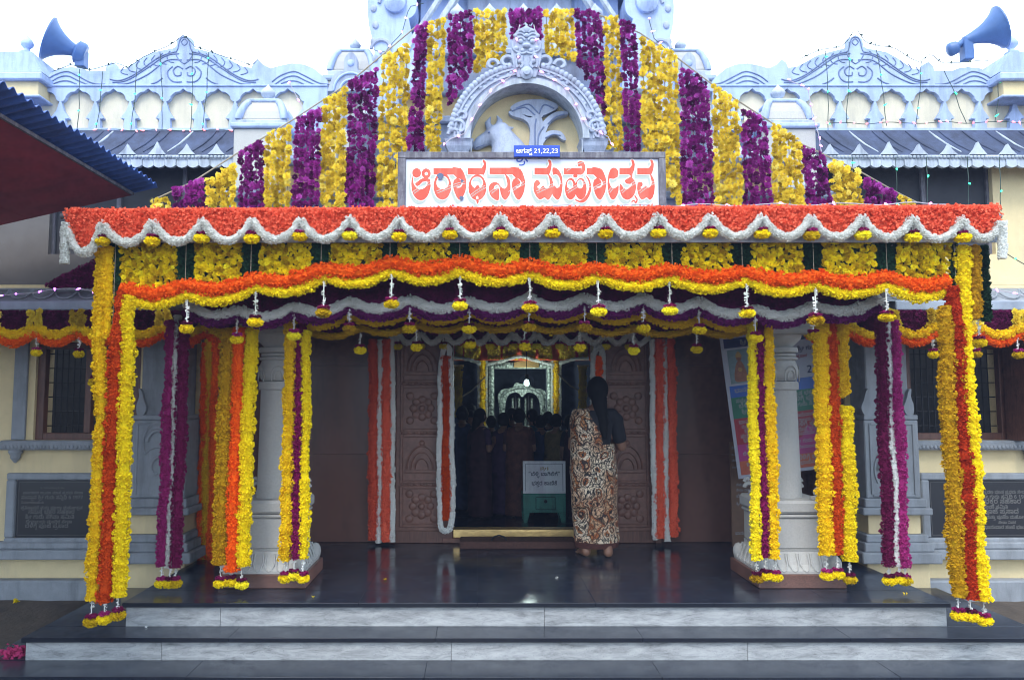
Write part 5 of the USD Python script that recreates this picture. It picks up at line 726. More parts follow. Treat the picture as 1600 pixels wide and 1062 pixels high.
# crest: lion-like mask block over the keystone
k0 = ac[2] + r_out
cr = B().prism(Polygon([(ac[0] + x, k0 + z) for x, z in spline([(-.07, -.12), (-.1, -.02), (-.115, .08), (-.1, .17), (-.075, .24), (-.03, .265), (0, .28), (.03, .265), (.075, .24), (.1, .17), (.115, .08), (.1, -.02), (.07, -.12)], 4)]).buffer(0), AD - .03, AD + .14)
m = part(t, 'crest_mask', cr, 'stucco')
fb = B().ball((ac[0], AD - .04, k0 + .12), .024, 1, (1.3, .9, .8)).ball((ac[0], AD - .035, k0 + .25), .025, 1, (.8, .6, 1.2)).ball((ac[0], AD - .035, k0 + .2), .018, 1)
for sg in (-1, 1):
    for x, z, r in ((.045, .155, .02), (.08, .1, .02), (.03, .085, .016), (.06, .045, .02), (.085, .2, .016), (.05, .0, .02)): fb.ball((ac[0] + sg * x, AD - .035, k0 + z), r, 1, (1, .7, 1))
    for ps, r in ((((.012, .165), (.03, .185), (.06, .185), (.08, .165)), .01), (((.012, .195), (.035, .215), (.065, .215), (.09, .19)), .008), (((.015, .225), (.035, .24), (.06, .238)), .008), (((.0, .07), (.035, .06), (.07, .072), (.1, .1), (.105, .14)), .011), (((.035, .04), (.04, .0), (.03, -.03), (.05, -.05)), .014), (((.075, .02), (.08, -.02), (.07, -.05)), .013)):
        fb.tube([(ac[0] + sg * x, AD - .034, k0 + z) for x, z in spline(ps, 3)], r, 6)
part(m, 'mask_relief', fb, 'stucco', smooth=50)
part(t, 'keystone_boss', B().lathe([(.05, 0), (.05, .02), (.03, .03), (.025, .045), (.004, .05)], (ac[0], AD - .02, k0 - .09), 14, (0, -1, 0)), 'stucco', smooth=40)
# cow head and tree
hb = manifold3d.Manifold
def hull(cs): return manifold3d.Manifold.batch_hull([manifold3d.Manifold.sphere(r, 20).translate(tuple(map(float, c))) for c, r in cs])
def PA(px, py, dy=0.0): return P(px, py, AD + .17) + (0, dy, 0)
cow = hull([(PA(745, 228), .035), (PA(752, 222), .05), (PA(770, 212), .06)]) + hull([(PA(770, 212), .07), (PA(783, 205), .07), (PA(795, 232), .085)]) + hull([(PA(785, 210), .07), (PA(800, 240), .12), (PA(790, 250), .12)])
for pts in ((PA(765, 200), PA(762, 193), PA(766, 184)), (PA(778, 198), PA(781, 190), PA(777, 182))): cow += hull([(pts[0], .03), (pts[1], .022)]) + hull([(pts[1], .022), (pts[2], .006)])
cow += hull([(PA(787, 205), .02), (PA(794, 202), .022)]) + hull([(PA(794, 202), .022), (PA(801, 200), .007)])
cm = cow.refine_to_length(.02).to_mesh(); cm = trimesh.Trimesh(cm.vert_properties[:, :3], cm.tri_verts); trimesh.smoothing.filter_taubin(cm, iterations=8)
cw = part(t, 'cow_relief', cm, 'stucco', smooth=True)
part(cw, 'eye', B().ball(PA(764, 211, -.062), .009, 1), 'blue_groove', smooth=True); part(cw, 'muzzle_line', B().tube([PA(744, 233, -.03), PA(750, 232, -.05), PA(757, 230, -.055)], .004, 5), 'blue_groove')
trp = shapely.union_all([pxpoly(spline(p, 4, True), AD + .17) for p in ([(826, 245), (828, 205), (820, 190), (800, 183), (795, 176), (810, 178), (826, 186), (836, 182), (845, 186), (848, 200), (846, 245)], [(842, 205), (850, 190), (866, 178), (884, 176), (886, 181), (870, 186), (858, 196), (850, 212)], [(846, 215), (860, 206), (876, 208), (884, 220), (878, 220), (868, 213), (856, 216), (846, 228)], [(797, 172), (815, 160), (850, 158), (872, 168), (855, 180), (838, 184), (820, 182)], [(838, 184), (836, 172), (850, 165), (852, 172), (846, 186)])])
tr = part(t, 'tree_relief', B().prism(trp, AD + .14, AD + .2), 'stucco')
lr = B()
for pts in ([(836, 240), (836, 200), (838, 186)], [(840, 230), (842, 210), (850, 198)], [(800, 174), (820, 168), (836, 180)], [(806, 170), (826, 163), (840, 176)], [(866, 170), (850, 164), (842, 178)], [(856, 194), (868, 183), (882, 179)], [(852, 216), (864, 210), (876, 212)]): lr.tube([P(x, y, AD + .139) for x, y in spline(pts, 4)], .006, 5)
part(tr, 'bark_lines', lr, 'blue_groove', smooth=True)

# ================================================================ festival sign board
SD = 5.45
a0, a1 = P(622, 238, SD), P(1041, 322, SD); b0, b1 = P(634, 248, SD), P(1030, 322, SD)
t = thing('festival_sign', 'white framed sign board with large red Kannada lettering above the canopy', 'sign', ((a0[0] + a1[0]) / 2, SD, a1[2]))
part(t, 'board', B().box(b0[0], b1[0], SD + .004, SD + .03, b1[2] - .08, b0[2], .002), 'board_white')
f = B().box(a0[0], a1[0], SD - .012, SD + .035, b0[2] + .0005, a0[2], .004)
part(t, 'frame_rail', f, 'frame_slate'); part(t, 'frame_rail', B().box(a0[0], b0[0] - .0005, SD - .012, SD + .035, b1[2] - .08, b0[2], .004), 'frame_slate'); part(t, 'frame_rail', B().box(b1[0] + .0005, a1[0], SD - .012, SD + .035, b1[2] - .08, b0[2], .004), 'frame_slate')
polys = []
for o in SIGN:
    rr = [[(lambda q2: (q2[0], q2[2]))(P(630 + float(a.split(',')[0]) * 2 / 7.619, 240 + float(a.split(',')[1]) * 2 / 7.619, SD)) for a in r.split()] for r in o.split(';')]
    polys.append(Polygon(rr[0], rr[1:]).buffer(0))
allp = shapely.union_all(polys)
part(t, 'letter_shadow', B().prism(aff.translate(allp.buffer(.004), -.013, -.024).intersection(sbox(b0[0], b1[2] - .05, b1[0], b0[2])).simplify(.001), SD + .0025, SD + .0045), 'sign_sage')
part(t, 'letter_outline', B().prism(allp.buffer(.007).simplify(.001), SD + .001, SD + .0035), 'sign_white')
letters = [g for g in getattr(shapely.union_all(polys), 'geoms', [allp])]
for g in letters: part(t, 'letter', B().prism(g, SD - .001, SD + .0025), 'sign_red')
for g in letters:
    db = B()
    x0, z0, x1, z1 = g.bounds
    if z1 - z0 < .12: continue
    n = max(1, round((x1 - x0) / .16))
    for k in range(n):
        xa = x0 + (x1 - x0) * (k + .12) / n; xb = x0 + (x1 - x0) * (k + .95) / n
        L = LineString(spline([(xa, z0 + .055), ((xa + xb) / 2, z0 + .095), (xb, z0 + .125)], 4))
        st_ = shapely.union_all([L.parallel_offset(o, 'left').buffer(.0022) for o in (-.008, .008)] + [Polygon(aff.rotate(sbox(p.x - .004, p.y - .001, p.x + .004, p.y + .001), 25)) for p in (L.interpolate(q2, True) for q2 in np.arange(.1, 1, .13))])
        db.prism(st_.intersection(g), SD - .0025, SD - .0005)
    if db.n: part(t, 'letter_hatching', db, 'sign_sage', kind='stuff')
part(t, 'invocation', text_b('shri', P(806, 252, SD)[0], P(806, 253, SD)[2], SD + .004, width=.1), 'plate_blue')
for px, py, r in ((688, 276, .022), (721, 310, .014), (722, 283, .01)):
    c = P(px, py, SD); part(t, 'paint_stain', B().prism(Polygon([(c[0] + r * (1 + .25 * math.sin(3 * a)) * math.cos(a), c[2] + 1.2 * r * math.sin(a)) for a in np.linspace(0, 6.28, 14)[:-1]]), SD - .002, SD - .0012), 'stain_blue')
a0, a1 = P(803, 227, SD - .03), P(875, 245, SD - .03)
t = thing('date_plate', 'small blue date plate with white Kannada lettering and 21,22,23 on the sign frame', 'sign', ((a0[0] + a1[0]) / 2, SD - .03, a1[2]))
part(t, 'plate', B().box(a0[0], a1[0], SD - .03, SD - .013, a1[2], a0[2], .003), 'plate_blue'); part(t, 'lettering', text_b('date', (a0[0] + a1[0]) / 2, a1[2] + .026, SD - .029, width=(a1[0] - a0[0]) * .92, depth=.003, centre=True), 'sign_white')

# ================================================================ canopy
CD = 5.03
t = thing('canopy', 'long flat porch canopy edged with grey sheet fascia and steel pipe', 'canopy', (XC, CD, 2.5))
cl, cr_ = P(106, 330, CD)[0], P(1563, 323, CD)[0]; ct = 2.615; cbm = P(800, 378, CD + .03)[2]
part(t, 'roof_sheet', B().box(cl, cr_, CD + .06, 5.748, ct - .03, ct, .004), 'shade_grey_plaster'); part(t, 'fascia', B().box(cl, cr_, CD + .04, CD + .058, cbm, ct - .031, .003), 'cornice_paint')
part(t, 'front_pipe', B().tube([(cl - .06, CD + .03, ct - .02), (cr_ + .02, CD + .03, ct - .02)], .018, 8), 'steel_pipe', smooth=True)
for x in np.linspace(cl + .3, cr_ - .3, 6): part(t, 'rafter', B().box(x - .02, x + .02, CD + .06, 5.748, ct - .08, ct - .031, .003), 'steel_pipe')
part(t, 'valance_rail', B().tube([(cl + .2, 5.17, 2.5), (cr_ - .2, 5.17, 2.5)], .015, 8), 'steel_pipe', smooth=True)

# ================================================================ plaques in the wings
lines = [('p0', .3, .1, .34), ('p1', .05, .21, .86), ('p2', .03, .31, .88), ('p3', .03, .4, .33), ('p4', .03, .51, .88), ('p5', .14, .6, .66), ('p6', .1, .7, .7), ('p7', .11, .79, .66), ('p8', .1, .88, .62)]
liner = [('p7', .04, .1, .27), ('p1', .03, .2, .9), ('p2', .04, .3, .92), ('p5', .04, .4, .8), ('p6', .03, .5, .62), ('p8', .05, .6, .75), ('p4', .04, .7, .92), ('p10', .5, .8, .25), ('p9', .3, .9, .6)]
for s, L, lab in ((-1, lines, 'black granite plaque engraved in Kannada set in the left wing wall'), (1, liner, 'black granite plaque engraved in Kannada set in the right wing wall')):
    u0, u1 = (3.575, 4.465); z1, z0 = zp(738, WY) - .062, zp(853, WY) + .082
    x0, x1 = sorted((XC + s * u0, XC + s * u1))
    t = thing('stone_plaque', lab, 'plaque', ((x0 + x1) / 2, WY, z0))
    part(t, 'slab', B().box(x0, x1, WY - .022, WY - .0015, z0, z1, .003), 'black_slab')
    vis = x0 if s < 0 else x1 - .62
    for key, fx, fz, fw in L:
        W = .62
        part(t, 'engraved_line', text_b(key, vis + .02 + fx * W, z1 - .03 - fz * (z1 - z0 - .06), WY - .0215, width=fw * W, depth=.0016), 'engraved')
    bd = B()
    for a in ((x0 + .015, x1 - .015, z1 - .022, z1 - .019), (x0 + .015, x1 - .015, z0 + .019, z0 + .022), (x0 + .015, x0 + .018, z0 + .023, z1 - .023), (x1 - .018, x1 - .015, z0 + .023, z1 - .023)): bd.box(a[0], a[1], WY - .0225, WY - .0205, a[2], a[3], 0)
    part(t, 'engraved_border', bd, 'engraved')

# ================================================================ tin roof shed on the left
t = thing('tin_shed_roof', 'corrugated blue tin roof with dark red boarded underside at upper left', 'roof', (-4.5, 4, 3.2))
sl = .235; X0, X1 = -2.8, -7.2; ny = 640; yy = np.linspace(-2.5, 6.72, ny)  # sheet lengthened unseen towards the camera to shade the wing wall
zt = lambda x: 3.265 + sl * (x - X0)
v = []
for x in (X0, X1):
    for dz in (0, -.006): v.append(np.c_[np.full(ny, x), yy, zt(x) + .016 * np.sin(yy / .095 * 2 * np.pi) + .008 * np.sin(yy * 2.3 + .6) * (x == X0) + .005 * np.sin(yy * 7.1) * (x == X0) + dz])
v = np.vstack(v); b = B(); k = np.arange(ny - 1)
for a, c in ((0, 2), (3, 1), (1, 0), (2, 3)): b.add(v, np.stack([a * ny + k, a * ny + k + 1, c * ny + k + 1, c * ny + k], 1))
part(t, 'corrugated_sheet', b, 'tin_blue')
b = B()
for x0, x1 in ((-3.02, -3.9), (-3.903, -4.8), (-4.803, -5.7), (-5.703, -7.1)):
    b = B().add([[x, y, zt(x) - .03 - dz] for x in (x0, x1) for y in (-2.45, 6.7) for dz in (0, .02)], [[0, 1, 3, 2], [4, 6, 7, 5], [0, 4, 5, 1], [2, 3, 7, 6], [0, 2, 6, 4], [1, 5, 7, 3]])
    part(t, 'ceiling_board', b, 'red_oxide')
part(t, 'edge_beam', B().add([[x, y, zt(-3.0) - dz] for x in (-3.015, -2.995) for y in (-2.45, 6.7) for dz in (.03, .055)], [[0, 1, 3, 2], [4, 6, 7, 5], [0, 4, 5, 1], [2, 3, 7, 6], [0, 2, 6, 4], [1, 5, 7, 3]]), 'frame_slate')
for y in (1.4, 6.2): part(t, 'post', B().tube([(-6.9, y, -.5), (-6.9, y, zt(-6.9) - .05)], .05, 12), 'steel_pipe', smooth=40)

# ================================================================ loudspeakers
def horn(tip, mouth, rad, label, foot, ball=None):
    tip, mouth = np.array(tip), np.array(mouth); ax = mouth - tip; L = np.linalg.norm(ax)
    t = thing('horn_loudspeaker', label, 'loudspeaker', foot)
    prof = [(.22, 0), (.24, .1), (.3, .25), (.4, .45), (.55, .65), (.74, .82), (1, 1), (1.03, 1.0), (.97, .97), (.7, .79), (.5, .6), (.34, .4), (.2, .2), (.1, .1)]
    part(t, 'horn', B().lathe([(r * rad, h * L) for r, h in prof], tip, 32, ax), 'horn_grey', smooth=50)
    part(t, 'rim', B().lathe([(rad * 1.0, L - .004), (rad * 1.045, L - .002), (rad * 1.045, L + .01), (rad * 1.0, L + .012)], tip, 32, ax), 'horn_grey', smooth=50)
    if ball is not None:
        part(t, 'driver', B().lathe([(.035, -.06), (.06, -.045), (.068, -.02), (.06, .03), (.03, .05)], np.array(ball), 16, ax), 'horn_grey', smooth=45); part(t, 'throat', B().tube([np.array(ball), tip], .03, 10), 'horn_grey', smooth=True)
    else: part(t, 'driver', B().lathe([(.09, -.04), (.11, -.02), (.11, .04), (.08, .06)], tip, 16, ax), 'horn_grey', smooth=45)
    f = np.array(foot); part(t, 'bracket', B().box(f[0] - .045, f[0] + .045, f[1] - .05, f[1] + .05, f[2], tip[2] + .03, .006), 'horn_grey')
d = 7.4
horn(P(127, 84, d), P(87, 70, d) + (0, -.12, 0), .205, 'grey blue horn loudspeaker on the left parapet facing left', P(127, 106, d))
horn(P(1506, 65, d), P(1551, 51, d) + (0, -.1, 0), .2, 'grey blue horn loudspeaker with round driver on the right parapet facing right', P(1511, 95, d), P(1490, 76, d))
# ================================================================ flowers
fr_ = np.random.default_rng(21)
def unit(v): return v / (np.linalg.norm(v, axis=-1, keepdims=True) + 1e-12)
def petals(c, n, size, tilt=0.75, fold=0.25):
    """one folded kite-shaped petal at each centre c, growing roughly along n"""
    N = len(c); d = unit(n + tilt * fr_.normal(size=(N, 3))); s = unit(np.cross(d, fr_.normal(size=(N, 3)))); o = np.cross(s, d)
    L = size * fr_.uniform(.75, 1.25, (N, 1)); W = L * fr_.uniform(.36, .52, (N, 1))
    v = np.stack([c - d * L * .5, c + s * W + o * L * fold, c + d * L * .55, c - s * W + o * L * fold], 1).reshape(-1, 3)
    k = np.arange(N)[:, None] * 4
    return v, np.vstack([k + [0, 1, 2], k + [0, 2, 3]])
def resample(p, step):
    p = np.asarray(p, float); L = np.r_[0, np.cumsum(np.linalg.norm(np.diff(p, axis=0), axis=1))]
    n = max(2, int(L[-1] / step) + 1); s = np.linspace(0, L[-1], n)
    return np.stack([np.interp(s, L, p[:, k]) for k in range(3)], 1), L[-1]
def garland(b, pts, r, petal=.019, cover=1.5, pitch=.045, lump=.16, squash=1.0, tilt=.75):
    """a thick flower string along pts: a core and petals all over it, in lumps as wide as single flower heads"""
    p, L = resample(pts, .012)
    n = int(L * 2 * math.pi * r / (petal ** 2 * .55) * cover)
    t = unit(np.gradient(p, axis=0)); a = unit(np.cross(t, np.where(np.abs(t[:, 1:2]) < .9, [0, 1., 0], [1., 0, 0]))); c = np.cross(t, a)
    kf = max(1, int(L / pitch)); fs = fr_.normal(1, .09, kf + 2); fo = fr_.normal(0, .08, (kf + 2, 2)); fs *= 1 + .05 * np.sin(np.arange(kf + 2) * .37 + fr_.uniform(0, 6))
    u = fr_.uniform(0, 1, n); i = u * (len(p) - 1); i0 = np.minimum(i.astype(int), len(p) - 2); w = (i - i0)[:, None]
    ph = u * L / pitch; ki = np.clip(ph.astype(int), 0, kf)
    rad = r * fs[ki] * (1 - lump + lump * np.sqrt(np.abs(np.sin(np.pi * (ph % 1)))) * 1.35) * fr_.uniform(.82, 1.08, n)
    th = fr_.uniform(0, 2 * np.pi, n)
    A = a[i0]; C_ = c[i0]; nrm = A * np.cos(th)[:, None] + C_ * np.sin(th)[:, None]
    cen = p[i0] * (1 - w) + p[i0 + 1] * w + A * (fo[ki, 0] * r)[:, None] + C_ * (fo[ki, 1] * r)[:, None]
    b.add(*petals(cen + nrm * rad[:, None] * np.array([1, squash, 1]), nrm, petal, tilt))
    q, _ = resample(pts, .05); b.tube(q, r * (.76 if tilt > .5 else .93), 8)
    return b
def blossom(seed, rings=((11, .5, .05, 1.0), (9, .36, .22, .8), (6, .18, .36, .55))):
    """a chrysanthemum head of about unit diameter facing -y; 50 to 60 triangles"""
    r = np.random.default_rng(seed); V, Fc = [], []
    for n, rad, up_, ln in rings:
        for k in range(n):
            a = 2 * math.pi * (k + r.uniform(-.25, .25)) / n; d = np.array([math.cos(a), 0, math.sin(a)]); s = np.array([-math.sin(a), 0, math.cos(a)]); w = rad * 2.6 / n * r.uniform(.9, 1.3); R = rad * r.uniform(.85, 1.15)
            y = -up_ * r.uniform(.7, 1.3); k0 = len(V)
            V += [d * .04 + [0, .02, 0], d * R * .62 + s * w + [0, y * .7 - .03, 0], d * R + [0, y, 0], d * R * .62 - s * w + [0, y * .7 - .03, 0]]
            Fc += [[k0, k0 + 1, k0 + 2], [k0, k0 + 2, k0 + 3]]
    return np.array(V), np.array(Fc)
HEADS = [blossom(k) for k in range(5)]
VT = [(Vt.Vec3fArray.FromNumpy(v.astype(np.float32)), Vt.IntArray.FromNumpy(np.full(len(f), 3, np.int32)), Vt.IntArray.FromNumpy(f.astype(np.int32).ravel())) for v, f in HEADS]
MATS = {}
def head(parent, name, c, size, m, tilt=.35):
    """one flower head as a part of its own"""
    path = free(f'{parent}/{name}'); k = int(fr_.integers(5)); g = UsdGeom.Mesh.Define(stage, path)
    g.CreatePointsAttr(VT[k][0]); g.CreateFaceVertexCountsAttr(VT[k][1]); g.CreateFaceVertexIndicesAttr(VT[k][2]); g.CreateSubdivisionSchemeAttr('none')
    R = rot((0, 1, 0), fr_.uniform(0, 6.28)); T = rot((1, 0, 0), fr_.normal(-.1, tilt)) @ rot((0, 0, 1), fr_.normal(0, tilt))
    M = np.eye(4); M[:3, :3] = T @ R * size * fr_.uniform(.85, 1.15); M[:3, 3] = np.asarray(c) - at[top_of(path)]
    g.AddTransformOp().Set(Gf.Matrix4d(*M.T.ravel().tolist()))
    if m not in MATS: MATS[m] = UsdShade.Material.Get(stage, '/World/Looks/' + m)
    UsdShade.MaterialBindingAPI.Apply(g.GetPrim()).Bind(MATS[m])
def head_in(b, c, size, tilt=.35):
    v, f = HEADS[int(fr_.integers(5))]; R = rot((1, 0, 0), fr_.normal(-.1, tilt)) @ rot((0, 0, 1), fr_.normal(0, tilt)) @ rot((0, 1, 0), fr_.uniform(0, 6.28))
    b.add(v @ R.T * size * fr_.uniform(.85, 1.15) + c, f)

# ---------------------------------------------------------------- hanging tassels: white string, purple ruff, yellow heads
def tassel_parts(t, top, L, size=1.0, wide=0.0):
    top = np.asarray(top, float); bot = top - (0, 0, L)
    sb = B().tube([top, top - (.002, 0, L * .5), bot], .0035, 5)
    n = max(8, int(L / .0055)); h = fr_.uniform(0, 1, n); c = top - np.outer(h, [0, 0, L]); d = fr_.normal(size=(n, 3)) * (1, 1, .3)
    sb.add(*petals(c + unit(d) * .008, d - (0, 0, .3), .017, .3))
    part(t, 'jasmine_string', sb, 'white_petal')
    pb = B(); n = 70; d = unit(fr_.normal(size=(n, 3)) * (1, 1, .5)); pb.add(*petals(bot + d * np.array([.03 + wide, .03, .014]) * size, d, .018 * size, .5)).ball(bot, .022 * size, 1, (1.2, 1, .5)); part(t, 'purple_ruff', pb, 'magenta_petal')
    yb = B(); n = 190; d = unit(fr_.normal(size=(n, 3)) * (1, 1, .8)); e = bot - (0, 0, .034 * size)
    yb.add(*petals(e + d * np.array([.043 + wide, .04, .028]) * size, d, .017 * size, .6)).ball(e, .034 * size, 1, (1.1, 1, .7)); part(t, 'marigold_head', yb, 'yellow_petal')
TG = {}
def tassels(pxs, d, L, scale, where, group):
    """a row of them; the first is built, the others refer to it"""
    global first_tassel
    n = len(pxs)
    for k, (px, py) in enumerate(pxs):
        c = P(px, py, d); lab = f'yellow flower tassel under {where}, {nth(k, n)}'
        key = round(L, 2)
        if key not in TG:
            path = thing('flower_tassel', lab, 'flower tassel', (0, 0, 0), group); tassel_parts(path, (0, 0, 0), L)
            UsdGeom.Xformable(stage.GetPrimAtPath(path)).GetOrderedXformOps()[0].Set(tuple(map(float, c))); TG[key] = path
        else:
            path = free('/World/flower_tassel'); x = UsdGeom.Xform.Define(stage, path); x.AddTranslateOp().Set(tuple(map(float, c)))
            x.AddRotateZOp().Set(float(fr_.uniform(0, 360))); x.AddScaleOp().Set((scale, scale, 1.0 * float(fr_.uniform(.92, 1.06)))); x.GetPrim().GetReferences().AddInternalReference(TG[key]); x.GetPrim().SetInstanceable(True)
            say(x.GetPrim(), lab, 'flower tassel', group)

# ---------------------------------------------------------------- coral band of the canopy with its white scalloped garland
CD2 = CD - .005
peaks = [(103, 346), (161, 342), (239, 340), (316, 338), (394, 336), (469, 336), (547, 334), (624, 334), (703, 332), (782, 330), (863, 330), (946, 331), (1028, 330), (1109, 330), (1190, 331), (1267, 332), (1347, 332), (1425, 334), (1503, 336), (1563, 344)]
t = thing('flower_band', 'coral red carpet of small blossoms along the whole canopy edge', 'flower band', (XC, CD, 2.5))
top_l = lambda x: 328 + (322 - 328) * (x - 105) / 1457.
scal = []
for (x0, y0), (x1, y1) in zip(peaks[:-1], peaks[1:]):
    dip = 32 if x1 - x0 > 65 else 26
    dd = 45 if x0 < 150 else dip
    for u in np.linspace(0, 1, 9)[:-1]: scal.append((x0 + (x1 - x0) * u, y0 + (y1 - y0) * u + 4 + dd * math.sin(math.pi * u) ** .8))
scal.append(peaks[-1])
region = Polygon([(p[0], p[1] - 2) for p in scal] + [(1562, top_l(1562) - 3), (106, top_l(106) - 3)]).buffer(0)
N = 26000; xs_ = fr_.uniform(104, 1564, N); ys_ = fr_.uniform(316, 385, N)
ok = shapely.contains_xy(region, xs_, ys_) & (ys_ > np.array([top_l(x) for x in xs_]) - 3 * fr_.random(N)); c = np.array([P(x, y, CD2) for x, y in zip(xs_[ok], ys_[ok])]); c[:, 1] += fr_.uniform(-.03, .012, len(c)) - .012 * np.sin(c[:, 0] * 23) 
n = np.tile([0, -1.0, .25], (len(c), 1)); b = B().add(*petals(c, n, .021, 1.0, .3))
part(t, 'blossom_carpet', b, 'coral_petal', kind='stuff')
back = B().prism(pxpoly(list(region.exterior.coords), CD2), CD2 + .014, CD2 + .022); part(t, 'net_backing', back, 'coral_petal')
tb = B(); xx = fr_.uniform(cl, cr_, 5200); c = np.c_[xx, CD + fr_.uniform(-.02, .12, 5200), np.full(5200, ct + .002) + fr_.uniform(-.004, .02, 5200)]
tb.add(*petals(c, np.tile([0, -.4, 1.0], (5200, 1)), .021, .9)); part(t, 'blossom_top', tb, 'coral_petal', kind='stuff')
wp = [P(x, y + 3, CD - .035) for x, y in scal]
t = thing('white_garland', 'long white jasmine garland looped in scallops under the coral canopy band', 'garland', (XC, CD, 2.5))
part(t, 'scallop_string', garland(B(), wp, .0255, .011, 2.0, .03, .05, 1.0, .3), 'white_petal')
for px, py0, py1 in ((101, 348, 412), (1566, 346, 404)):
    part(t, 'hanging_end', garland(B(), [P(px - (2 if px > 800 else -2), py0, CD - .035), P(px, (py0 + py1) / 2, CD - .035), P(px + (1 if px > 800 else 0), py1, CD - .035)], .0265, .012, 2.0, .03, .06, 1.0, .35), 'white_petal')
tassels([(x, y + 6) for x, y in peaks[1:-1]], CD - .03, .09, 1.1, 'the white scalloped canopy garland', 'tassels under the white canopy garland')

# ---------------------------------------------------------------- yellow panels, fern strips
PD = 5.13
panels = [(187, 282), (303, 383), (405, 492), (514, 600), (620, 707), (730, 815), (840, 920), (943, 1037), (1060, 1145), (1170, 1257), (1280, 1370), (1395, 1483)]
top_p, low_p = 371, lambda x: 415 + 30 * ((x - 835) / 650) ** 2 + 2
for k, (x0, x1) in enumerate(panels):
    c0 = P((x0 + x1) / 2, 400, PD)
    t = thing('chrysanthemum_mat', f'square mat of yellow chrysanthemums under the canopy, {nth(k, 12)}', 'flower mat', c0, 'yellow flower mats under the canopy')
    l0, l1 = P(x0 + 2, top_p, PD), P(x1 - 2, low_p((x0 + x1) / 2) + 6, PD)
    part(t, 'leaf_net', B().box(l0[0], l1[0], PD + .012, PD + .022, l1[2], l0[2], .002), 'leaf_dark')
    yrow, row = top_p + 4, 0
    while yrow < low_p((x0 + x1) / 2) + 8:
        xs2 = np.arange(x0 + 5 + (row % 2) * 2.9, x1 - 4, 5.8)
        for x in xs2:
            if fr_.random() < .03: continue
            q = P(x + fr_.normal(0, 1.3), yrow + fr_.normal(0, 1.3), PD); q[1] += fr_.uniform(-.03, .0)
            head(t, 'chrysanthemum', q, .045 * fr_.uniform(.8, 1.2), 'yellow_petal', .55)
        yrow += 5.4; row += 1
gaps = [(176, 187)] + [(a[1], b_[0]) for a, b_ in zip(panels[:-1], panels[1:])] + [(1483, 1495)]
gapl = ['leftmost, at the corner garland'] + [f'{nth(k, 13)}' for k in range(1, 12)] + ['rightmost, at the corner garland']
for k, (x0, x1) in enumerate(gaps):
    a0, a1 = P(x0 - 2, top_p - 2, PD), P(x1 + 2, low_p((x0 + x1) / 2) + (60 if k == 0 else 20 if k == 12 else 4), PD)
    t = thing('fern_bunch', f'upright strip of dark green fern between yellow flower mats, {gapl[k]}', 'fern', ((a0[0] + a1[0]) / 2, PD, a0[2]), 'fern strips between the yellow mats')
    n = int((a1[0] - a0[0]) * (a0[2] - a1[2]) / .000028); c = np.c_[fr_.uniform(a0[0], a1[0], n), PD + fr_.uniform(-.02, .015, n), fr_.uniform(a1[2], a0[2], n)]
    part(t, 'fern_fronds', B().add(*petals(c, np.stack([np.sign(c[:, 0] - (a0[0] + a1[0]) / 2), np.full(n, -.6), np.full(n, .3)], 1), .026, .8)), 'fern_leaf', kind='stuff')
    part(t, 'fern_string', B().tube([((a0[0] + a1[0]) / 2, PD - .024, a0[2]), ((a0[0] + a1[0]) / 2, PD - .024, a1[2])], .0025, 5), 'rope')
a0, a1 = P(1528, 385, PD + .05), P(1546, 500, PD + .05); n = 2600; c = np.c_[fr_.uniform(a0[0], a1[0], n), PD + .05 + fr_.uniform(-.02, .03, n), fr_.uniform(a1[2], a0[2], n)]
t = thing('fern_bunch', 'ragged green fern strip outside the right corner garland', 'fern', ((a0[0] + a1[0]) / 2, PD, a0[2])); part(t, 'fern_fronds', B().add(*petals(c, np.stack([np.sign(c[:, 0] - (a0[0] + a1[0]) / 2), np.full(n, -.5), np.full(n, -.4)], 1), .032, .7)), 'fern_leaf', kind='stuff')

# ---------------------------------------------------------------- swags
def swag(pk, dip, step=10):
    o = []
    for (x0, y0), (x1, y1) in zip(pk[:-1], pk[1:]):
        for u in np.arange(0, 1, 1 / step): o.append((x0 + (x1 - x0) * u, y0 + (y1 - y0) * u + dip * math.sin(math.pi * u)))
    o.append(pk[-1]); return o
OD = 5.11
pk = [(189, 452), (293, 447), (400, 437), (506, 421), (612, 411), (719, 411), (828, 416), (935, 420), (1046, 422), (1166, 426), (1273, 432), (1384, 433), (1482, 442)]
t = thing('swag_garland', 'thick orange and yellow marigold swag running across the whole porch front', 'garland', (XC, OD, 2.2))
part(t, 'orange_string', garland(B(), [P(x, y - 2, OD) for x, y in swag(pk, 11)], .047, .02, 1.5, .05, .12), 'orange_petal')
part(t, 'yellow_string', garland(B(), [P(x, y + 12, OD + .01) for x, y in swag([(x, y) for x, y in pk], 15)], .034, .017, 1.5, .04, .15), 'yellow_petal')
tassels([(x, y + 18) for x, y in pk[1:-1]], OD - .01, .17, 1.15, 'the orange and yellow swag', 'tassels under the orange and yellow swag')
